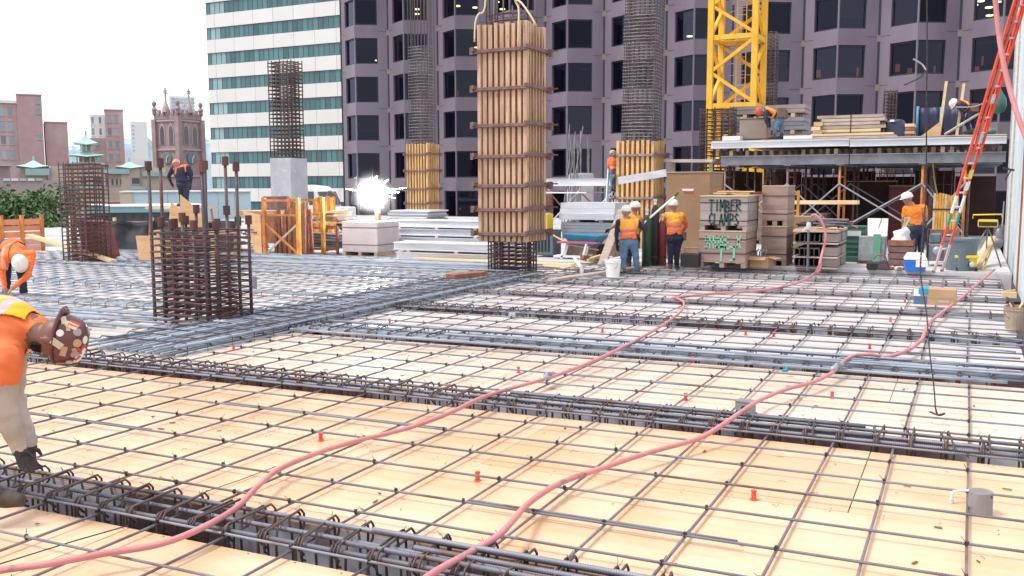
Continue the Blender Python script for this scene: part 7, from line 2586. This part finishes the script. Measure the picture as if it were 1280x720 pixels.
# stickers on the helmet
hc = J['hed'] - bm_
c = hc + u_ * .055 * 1.06
R = random.Random(21)
cols = [M['white'], mat('stk_cream', (.6, .5, .36), .5), mat('stk_red', (.5, .08, .06), .5), mat('stk_grey', (.35, .33, .35), .5), M['white'], mat('stk_tan', (.5, .33, .2), .5)]
toCam = (CAMP - J['hed']).normalized()
n_ = 0
for i in range(400):
    d = Vector((R.gauss(0, 1), R.gauss(0, 1), R.gauss(0, 1))).normalized()
    if d.dot(u_) < .05 or d.dot(toCam) < .05 or n_ > 22:
        continue
    n_ += 1
    Bm = Matrix((rt_, f_, u_)).transposed()
    prof = [(1.06, -.08), (1.03, .1), (.99, .35), (.90, .65), (.70, .9), (.42, 1.05), (.0, 1.1)]
    q_ = R.uniform(.7, 5.2)
    k_ = int(q_); w_q = q_ - k_
    r0 = prof[k_][0] * (1 - w_q) + prof[k_ + 1][0] * w_q
    z0 = prof[k_][1] * (1 - w_q) + prof[k_ + 1][1] * w_q
    tz = Vector((prof[k_][1] - prof[k_ + 1][1], prof[k_ + 1][0] - prof[k_][0]))
    az_ = math.atan2(d.dot(f_), d.dot(rt_))
    ss = Vector((.118, .138, .118)) * 1.06
    p = c + Bm @ Vector((math.cos(az_) * r0 * ss.x, math.sin(az_) * r0 * ss.y, z0 * ss.z))
    nn = (Bm @ Vector((math.cos(az_) * -tz.x / ss.x, math.sin(az_) * -tz.x / ss.y, -tz.y / ss.z))).normalized()
    if nn.dot(p - c) < 0:
        nn = -nn
    if nn.dot(toCam) < .1:
        n_ -= 1
        continue
    p = p + nn * .001
    a = nn.orthogonal().normalized()
    a = Matrix.Rotation(R.uniform(0, 6), 3, nn) @ a
    b2 = nn.cross(a)
    MM = Matrix((a, b2, nn)).transposed()
    r = R.uniform(.015, .027)
    m = MB()
    if i % 3:
        m.lathe([(r, -.004), (r, .0035), (r * .6, .005), (0, .0055)], p, 14, MM)
    else:
        m.add([p + MM @ Vector((x * r * 1.3, y * r * .7, z)) for z in (-.004, .004) for x, y in ((-1, -1), (1, -1), (1, 1), (-1, 1))], MB.BF)
    m.build('helmet_sticker', cols[n_ % len(cols)], tm)
# ------------------------------------------------------------------ hoses, cords and small things on the mat
def hose(name, label, px, r, m, zs=None, k=7):
    t = thing(name, label, 'hose')
    P = []
    for q in px:
        u, v = q[0], q[1]
        z = q[2] if len(q) > 2 else .105
        P.append(G(u, v, z))
    MB().tube(spline(P, k), r, 10).build('tube', m, t, smooth=True)
    return t, P
t, PA = hose('air_hose', 'long pink air hose winding from the bottom left corner to the crates', [(-40, 724), (0, 713), (60, 705), (130, 692), (200, 680), (252, 660), (295, 635), (322, 608), (350, 586), (400, 565, .12), (450, 550), (510, 535), (560, 517, .14), (600, 498, .15), (640, 485), (690, 471), (735, 454), (770, 438, .13), (805, 420, .15), (832, 404), (852, 388), (854, 377), (842, 371)], .018, M['hose'])
hose('air_hose', 'pink air hose curving up to the standpipe beside the channel stack', [(838, 373), (870, 369), (905, 366), (940, 364), (965, 361), (985, 357), (1003, 351), (1018, 342, .18), (1026, 328, .5), (1029, 312, .8) if False else (1024, 338, .3)], .022, M['hose'])
t = thing('air_hose', 'bright pink hose loop hanging from the standpipe valve', 'hose')
g = place(1009, 338, RZ)
MB().tube(spline([G(1022, 341, .2), Vector((g.x + .3, g.y - .1, .5)), Vector((g.x + .36, g.y - .05, .85)), Vector((g.x + .28, g.y - .02, 1.15)), Vector((g.x + .14, g.y, 1.31)), Vector((g.x + .05, g.y, 1.3))], 6), .026, 10).build('tube', M['hose'], t, smooth=True)
hose('air_hose', 'pink air hose from the bottom middle across to the box sleeve', [(520, 732), (545, 714), (585, 692), (622, 670, .13), (640, 652, .15), (662, 628, .12), (700, 604), (750, 586), (810, 566), (870, 549), (900, 533, .14), (925, 516, .16), (950, 500), (985, 486), (1015, 478), (1040, 466), (1052, 454, .13), (1066, 445, .16), (1085, 443, .17), (1100, 445, .15)], .018, M['hose'])
hose('air_hose', 'pink air hose climbing past the carton to the white wall', [(1102, 446, .12), (1118, 444, .13), (1138, 436), (1152, 424), (1157, 413), (1163, 402), (1185, 385), (1202, 372), (1218, 358), (1228, 350), (1238, 341, .2), (1243, 337, .22)], .022, M['hose'])
t = thing('air_hose', 'pink hose hanging down from the top right corner', 'hose')
MB().tube(spline([atD(1241, -40, 7.2), atD(1246, 20, 7.2), atD(1253, 72, 7.15), atD(1264, 118, 7.1), atD(1277, 158, 7.0), atD(1296, 205, 6.9)], 6), .019, 10).build('tube', M['hose'], t, smooth=True)
for (u, v, z, lb) in ((684, 471, .11, 'long'), (1046, 459, .13, 'second')):
    a, b_ = G(u - 6, v + 3, z), G(u + 7, v - 4, z)
    t = thing('hose_coupling', 'steel claw coupling on the %s pink hose' % lb, 'coupling', (a + b_) / 2)
    d = (b_ - a) / 2
    MB().tube([-d, -d * .5, d * .5, d], [.024, .03, .03, .024], 10).build('clamp', M['alu_dull'], t, smooth=True)
    MB().tube([-d * .2, d * .2], .042, 10).build('claw', M['steel_grey'], t, smooth=True)
t = thing('yellow_rope', 'thin yellow cord draped over the lettered crate down to the slab', 'rope')
MB().tube(spline([atD(876, 246, 21.9), atD(905, 245, 21.7), atD(935, 244, 21.5), atD(945, 250, 21.3), atD(957, 268, 21.2), atD(975, 292, 21.2), atD(997, 315, 21.2), atD(1020, 330, 21.1), atD(1040, 337, 21)], 6), .017, 6).build('strand', mat('cord_y', (.72, .50, .18), .6), t, smooth=True)
t = thing('loose_wire', 'thin loose wire lying across the open bar grid near the nearest beam', 'wire')
MB().tube([G(-10, 708, .03), G(90, 677, .03), G(160, 657, .03)], .004, 4).build('wire', M['wire'], t)
t = thing('loose_wire', 'thin loose wire lying on plywood just behind the nearest beam cage', 'wire')
MB().tube([G(250, 617, .012), G(300, 600, .012), G(345, 583, .012)], .003, 4).build('wire', M['wire'], t)

# red inserts nailed to the plywood
RI = [(597, 601, 'right of the long hose in the near bay'), (942, 625, 'lower right, left of the steel sleeve'), (401, 551, 'beside the long hose left of the middle'), (857, 500, 'just behind the second beam cage'), (648, 466, 'behind the second beam near the hose'),
      (1040, 498, 'right of the box sleeve'), (865, 453, 'in front of the third beam cage'), (932, 419, 'left one of a close pair behind the third beam'), (967, 421, 'right one of a close pair behind the third beam'), (1087, 436, 'next to the hose behind the third beam'),
      (1131, 378, 'left of the carton'), (995, 384, 'far out in the middle right'), (1113, 402, 'left of the far hose and the hanging chain'), (753, 416, 'behind the third beam left of the hose'), (487, 404, 'near the girder bundle'), (292, 438, 'far left behind the second beam')]
body = MB().lathe([(.026, 0), (.03, .004), (.02, .008), (.017, .05), (.022, .052), (.022, .062), (.012, .064)], n=10).mesh('plug', M['red'], smooth=False)
for u, v, w in RI:
    pp = G(u, v, 0)
    t = thing('red_insert', 'red plastic insert, %s' % w, 'insert', (pp.x, pp.y, .001), 0, 'red plastic inserts on the plywood')
    inst('plug', body, t, (0, 0, 0), scale=(.85, .85, 1.0))
for u, v, w in ((981, 465, 'between the second and third beam cages'), (916, 521, 'left of the box sleeve')):
    pp = G(u, v, .05)
    t = thing('blue_clip', 'small bright blue plastic clip %s' % w, 'clip', pp, .4, 'blue plastic clips')
    m = mat('clip_blue' + str(u), (.03, .30, .45), .4)
    MB().box((0, 0, .015), (.06, .035, .02), rz=.3).build('body', m, t)
    MB().box((.02, 0, .04), (.015, .03, .05), ry=.5).build('arm', m, t)
# steel sleeve, box sleeve, pipe elbow
pp = G(1225, 642, 0)
t = thing('steel_sleeve', 'round grey steel pipe sleeve on the plywood at the right', 'sleeve', pp)
M['sleeve'] = mat('sleeve', (.30, .29, .31), .5, .3, c2=(.22, .21, .23), ns=5, stretch=(2, 2, .4))
MB().lathe([(.066, 0), (.066, .135), (.063, .137)], n=28).build('body', M['sleeve'], t, smooth=False, bevel=.002)
MB().lathe([(0, .139), (.064, .1385), (.066, .137)], n=28).build('cap', M['sleeve'], t)
MB().box((.055, -.035, .12), (.01, .01, .012)).build('rivet', M['dark'], t)
pp = G(1189, 629, 0)
t = thing('pipe_elbow', 'small white pipe elbow tied to the bars left of the steel sleeve', 'pipe', pp)
MB().tube(spline([(0, 0, 0), (0, 0, .05), (.01, .01, .07), (.07, .05, .075), (.12, .08, .075)], 4), .009, 8).build('pipe', M['white_plastic'], t, smooth=True)
MB().tube([(.0, 0, .0), (.0, 0, .03)], .014, 8).build('collar', M['alu'], t)
pp = G(931, 519, .0)
t = thing('box_sleeve', 'grey square steel junction box beside the second hose', 'junction box', pp, -.2)
MB().b2((-.07, -.05, 0), (.07, .07, .12)).build('body', M['sleeve'], t, bevel=.006)
MB().lathe([(.022, 0), (.022, .006)], (.01, -.052, .07), 12, Matrix.Rotation(math.pi / 2, 3, 'X')).build('knockout', M['dark'], t)
MB().b2((-.075, -.055, .121), (.075, .075, .127)).build('lid', M['sleeve'], t)
MB().b2((-.15, -.06, .0), (-.08, .02, .03)).build('tab', M['white_plastic'], t)
for (u, v, w) in ((275, 411, 'pale grey concrete block at the foot of the nearer rust cage'), (327, 408, 'pale concrete block right of the nearer rust cage'), (318, 363, 'grey pipe stub standing on the left bar mat'), (640, 397, 'pale plastic scrap on the third bay')):
    pp = G(u, v, .02)
    if 'stub' in w:
        t = thing('pipe_stub', w, 'pipe', pp)
        MB().lathe([(.05, 0), (.05, .26), (.04, .265)], n=14).build('body', M['sleeve'], t, smooth=False)
        MB().lathe([(.058, .1), (.058, .13)], n=14).build('collar', M['steel_grey'], t)
    else:
        t = thing('spacer_block', w, 'block', pp, .3)
        s = .6 if 'scrap' in w else 1
        MB().hexa([(-.09 * s, -.07 * s, 0), (.09 * s, -.07 * s, 0), (.09 * s, .07 * s, 0), (-.09 * s, .07 * s, 0), (-.075 * s, -.06 * s, .12 * s), (.075 * s, -.06 * s, .12 * s), (.075 * s, .06 * s, .12 * s), (-.075 * s, .06 * s, .12 * s)]).build('block', M['concrete'], t, bevel=.006)
        MB().box((0, 0, .121 * s), (.02, .08 * s, .01)).build('groove', M['steel_grey'], t)

# carton on the mat
pp = G(1142, 380, .08)
t = thing('carton', 'long cardboard carton with a blue and white end lying on the bars', 'carton', (pp.x, pp.y, .08), -.02)
L_ = G(1195, 380, .08).x - pp.x
MB().b2((0, 0, 0), (L_, .3, .25)).build('box', M['cardboard'], t, bevel=.008)
MB().b2((-.004, -.004, .0), (L_ * .32, .304, .13)).build('blue_print', mat('navy_print', (.09, .15, .26), .6), t)
MB().b2((.06, -.008, .16), (L_ * .34, .3, .256)).build('blue_wrap', mat('cyan_wrap', (.03, .30, .52), .4), t, bevel=.01)
MB().b2((-.006, -.003, .131), (.09, .3, .24)).build('white_wrap', M['white'], t)
MB().b2((L_ * .36, -.004, .1), (L_ * 1.0, -.001, .13)).build('tape', mat('tape', (.42, .30, .17), .3), t)
MB().b2((L_ * .58, -.004, .04), (L_ * .84, -.001, .08)).build('print', M['lumber_grey'], t)
# buckets
def bucket(label, loc, r, h, m, fill=True):
    t = thing('bucket', label, 'bucket', loc)
    MB().lathe([(r * .82, 0), (r * .98, h * .82), (r * 1.05, h * .83), (r * 1.05, h * .88), (r, h * .88), (r * 1.03, h), (r * .96, h), (r * .8, h * .3), (0, h * .28)], n=20).build('tub', m, t, smooth=False, bevel=.002)
    MB().tube([(r * 1.04 * math.cos(a), r * .3 * math.sin(a) - r, h * .86 - r * .9 * abs(math.sin(a))) for a in [math.pi * i / 8 for i in range(9)]], .006, 5).build('handle', M['steel_grey'], t)
    return t
pp = G(766, 346, .05)
bucket('white plastic bucket at the feet of the man in blue jeans', pp, .165, .36, M['white_plastic'])
pp = G(1269, 411, .05)
t = bucket('dirty tan bucket of scraps by the white wall at the right edge', pp, .145, .30, mat('bucket_tan', (.40, .33, .25), .6, c2=(.3, .22, .16), ns=6))
for k in range(6):
    MB().bar((rnd.uniform(-.08, .08), rnd.uniform(-.08, .08), .18), (rnd.uniform(-.12, .12), rnd.uniform(-.1, .1), .35), .03, .02).build('scrap', M['lumber_bright'] if k % 2 else M['rust'], t)
t = thing('timber_block', 'short bright timber block at the foot of the white wall', 'timber', G(1262, 372, .05))
MB().b2((-.12, -.1, 0), (.1, .1, .1)).build('block', M['lumber_bright'], t, bevel=.006)
t = thing('timber_wedge', 'small timber wedge resting on the bright timber block by the white wall', 'timber', G(1262, 372, .05) + Vector((-.02, 0, .102)))
MB().prism([(-.1, 0), (.1, 0), (.1, .04)], (0, -.05, 0), (1, 0, 0), (0, 0, 1), (0, .1, 0)).build('wedge', M['lumber'], t)
# loose bars on the right side of the mat
t = thing('loose_bars', 'loose bars lying flat on the mat at the right below the carton', 'bars', (0, 0, 0))
for (u0, v0, u1, v1) in ((1140, 452, 1279, 462), (1120, 440, 1275, 448), (1160, 428, 1270, 440), (1050, 447, 1200, 460), (1155, 418, 1279, 432), (1175, 408, 1279, 426), (1180, 395, 1260, 402)):
    MB().tube([G(u0, v0, .1), G(u1, v1, .09)], .011, 6).build('bar', M['bar_blue_x'], t, smooth=True)
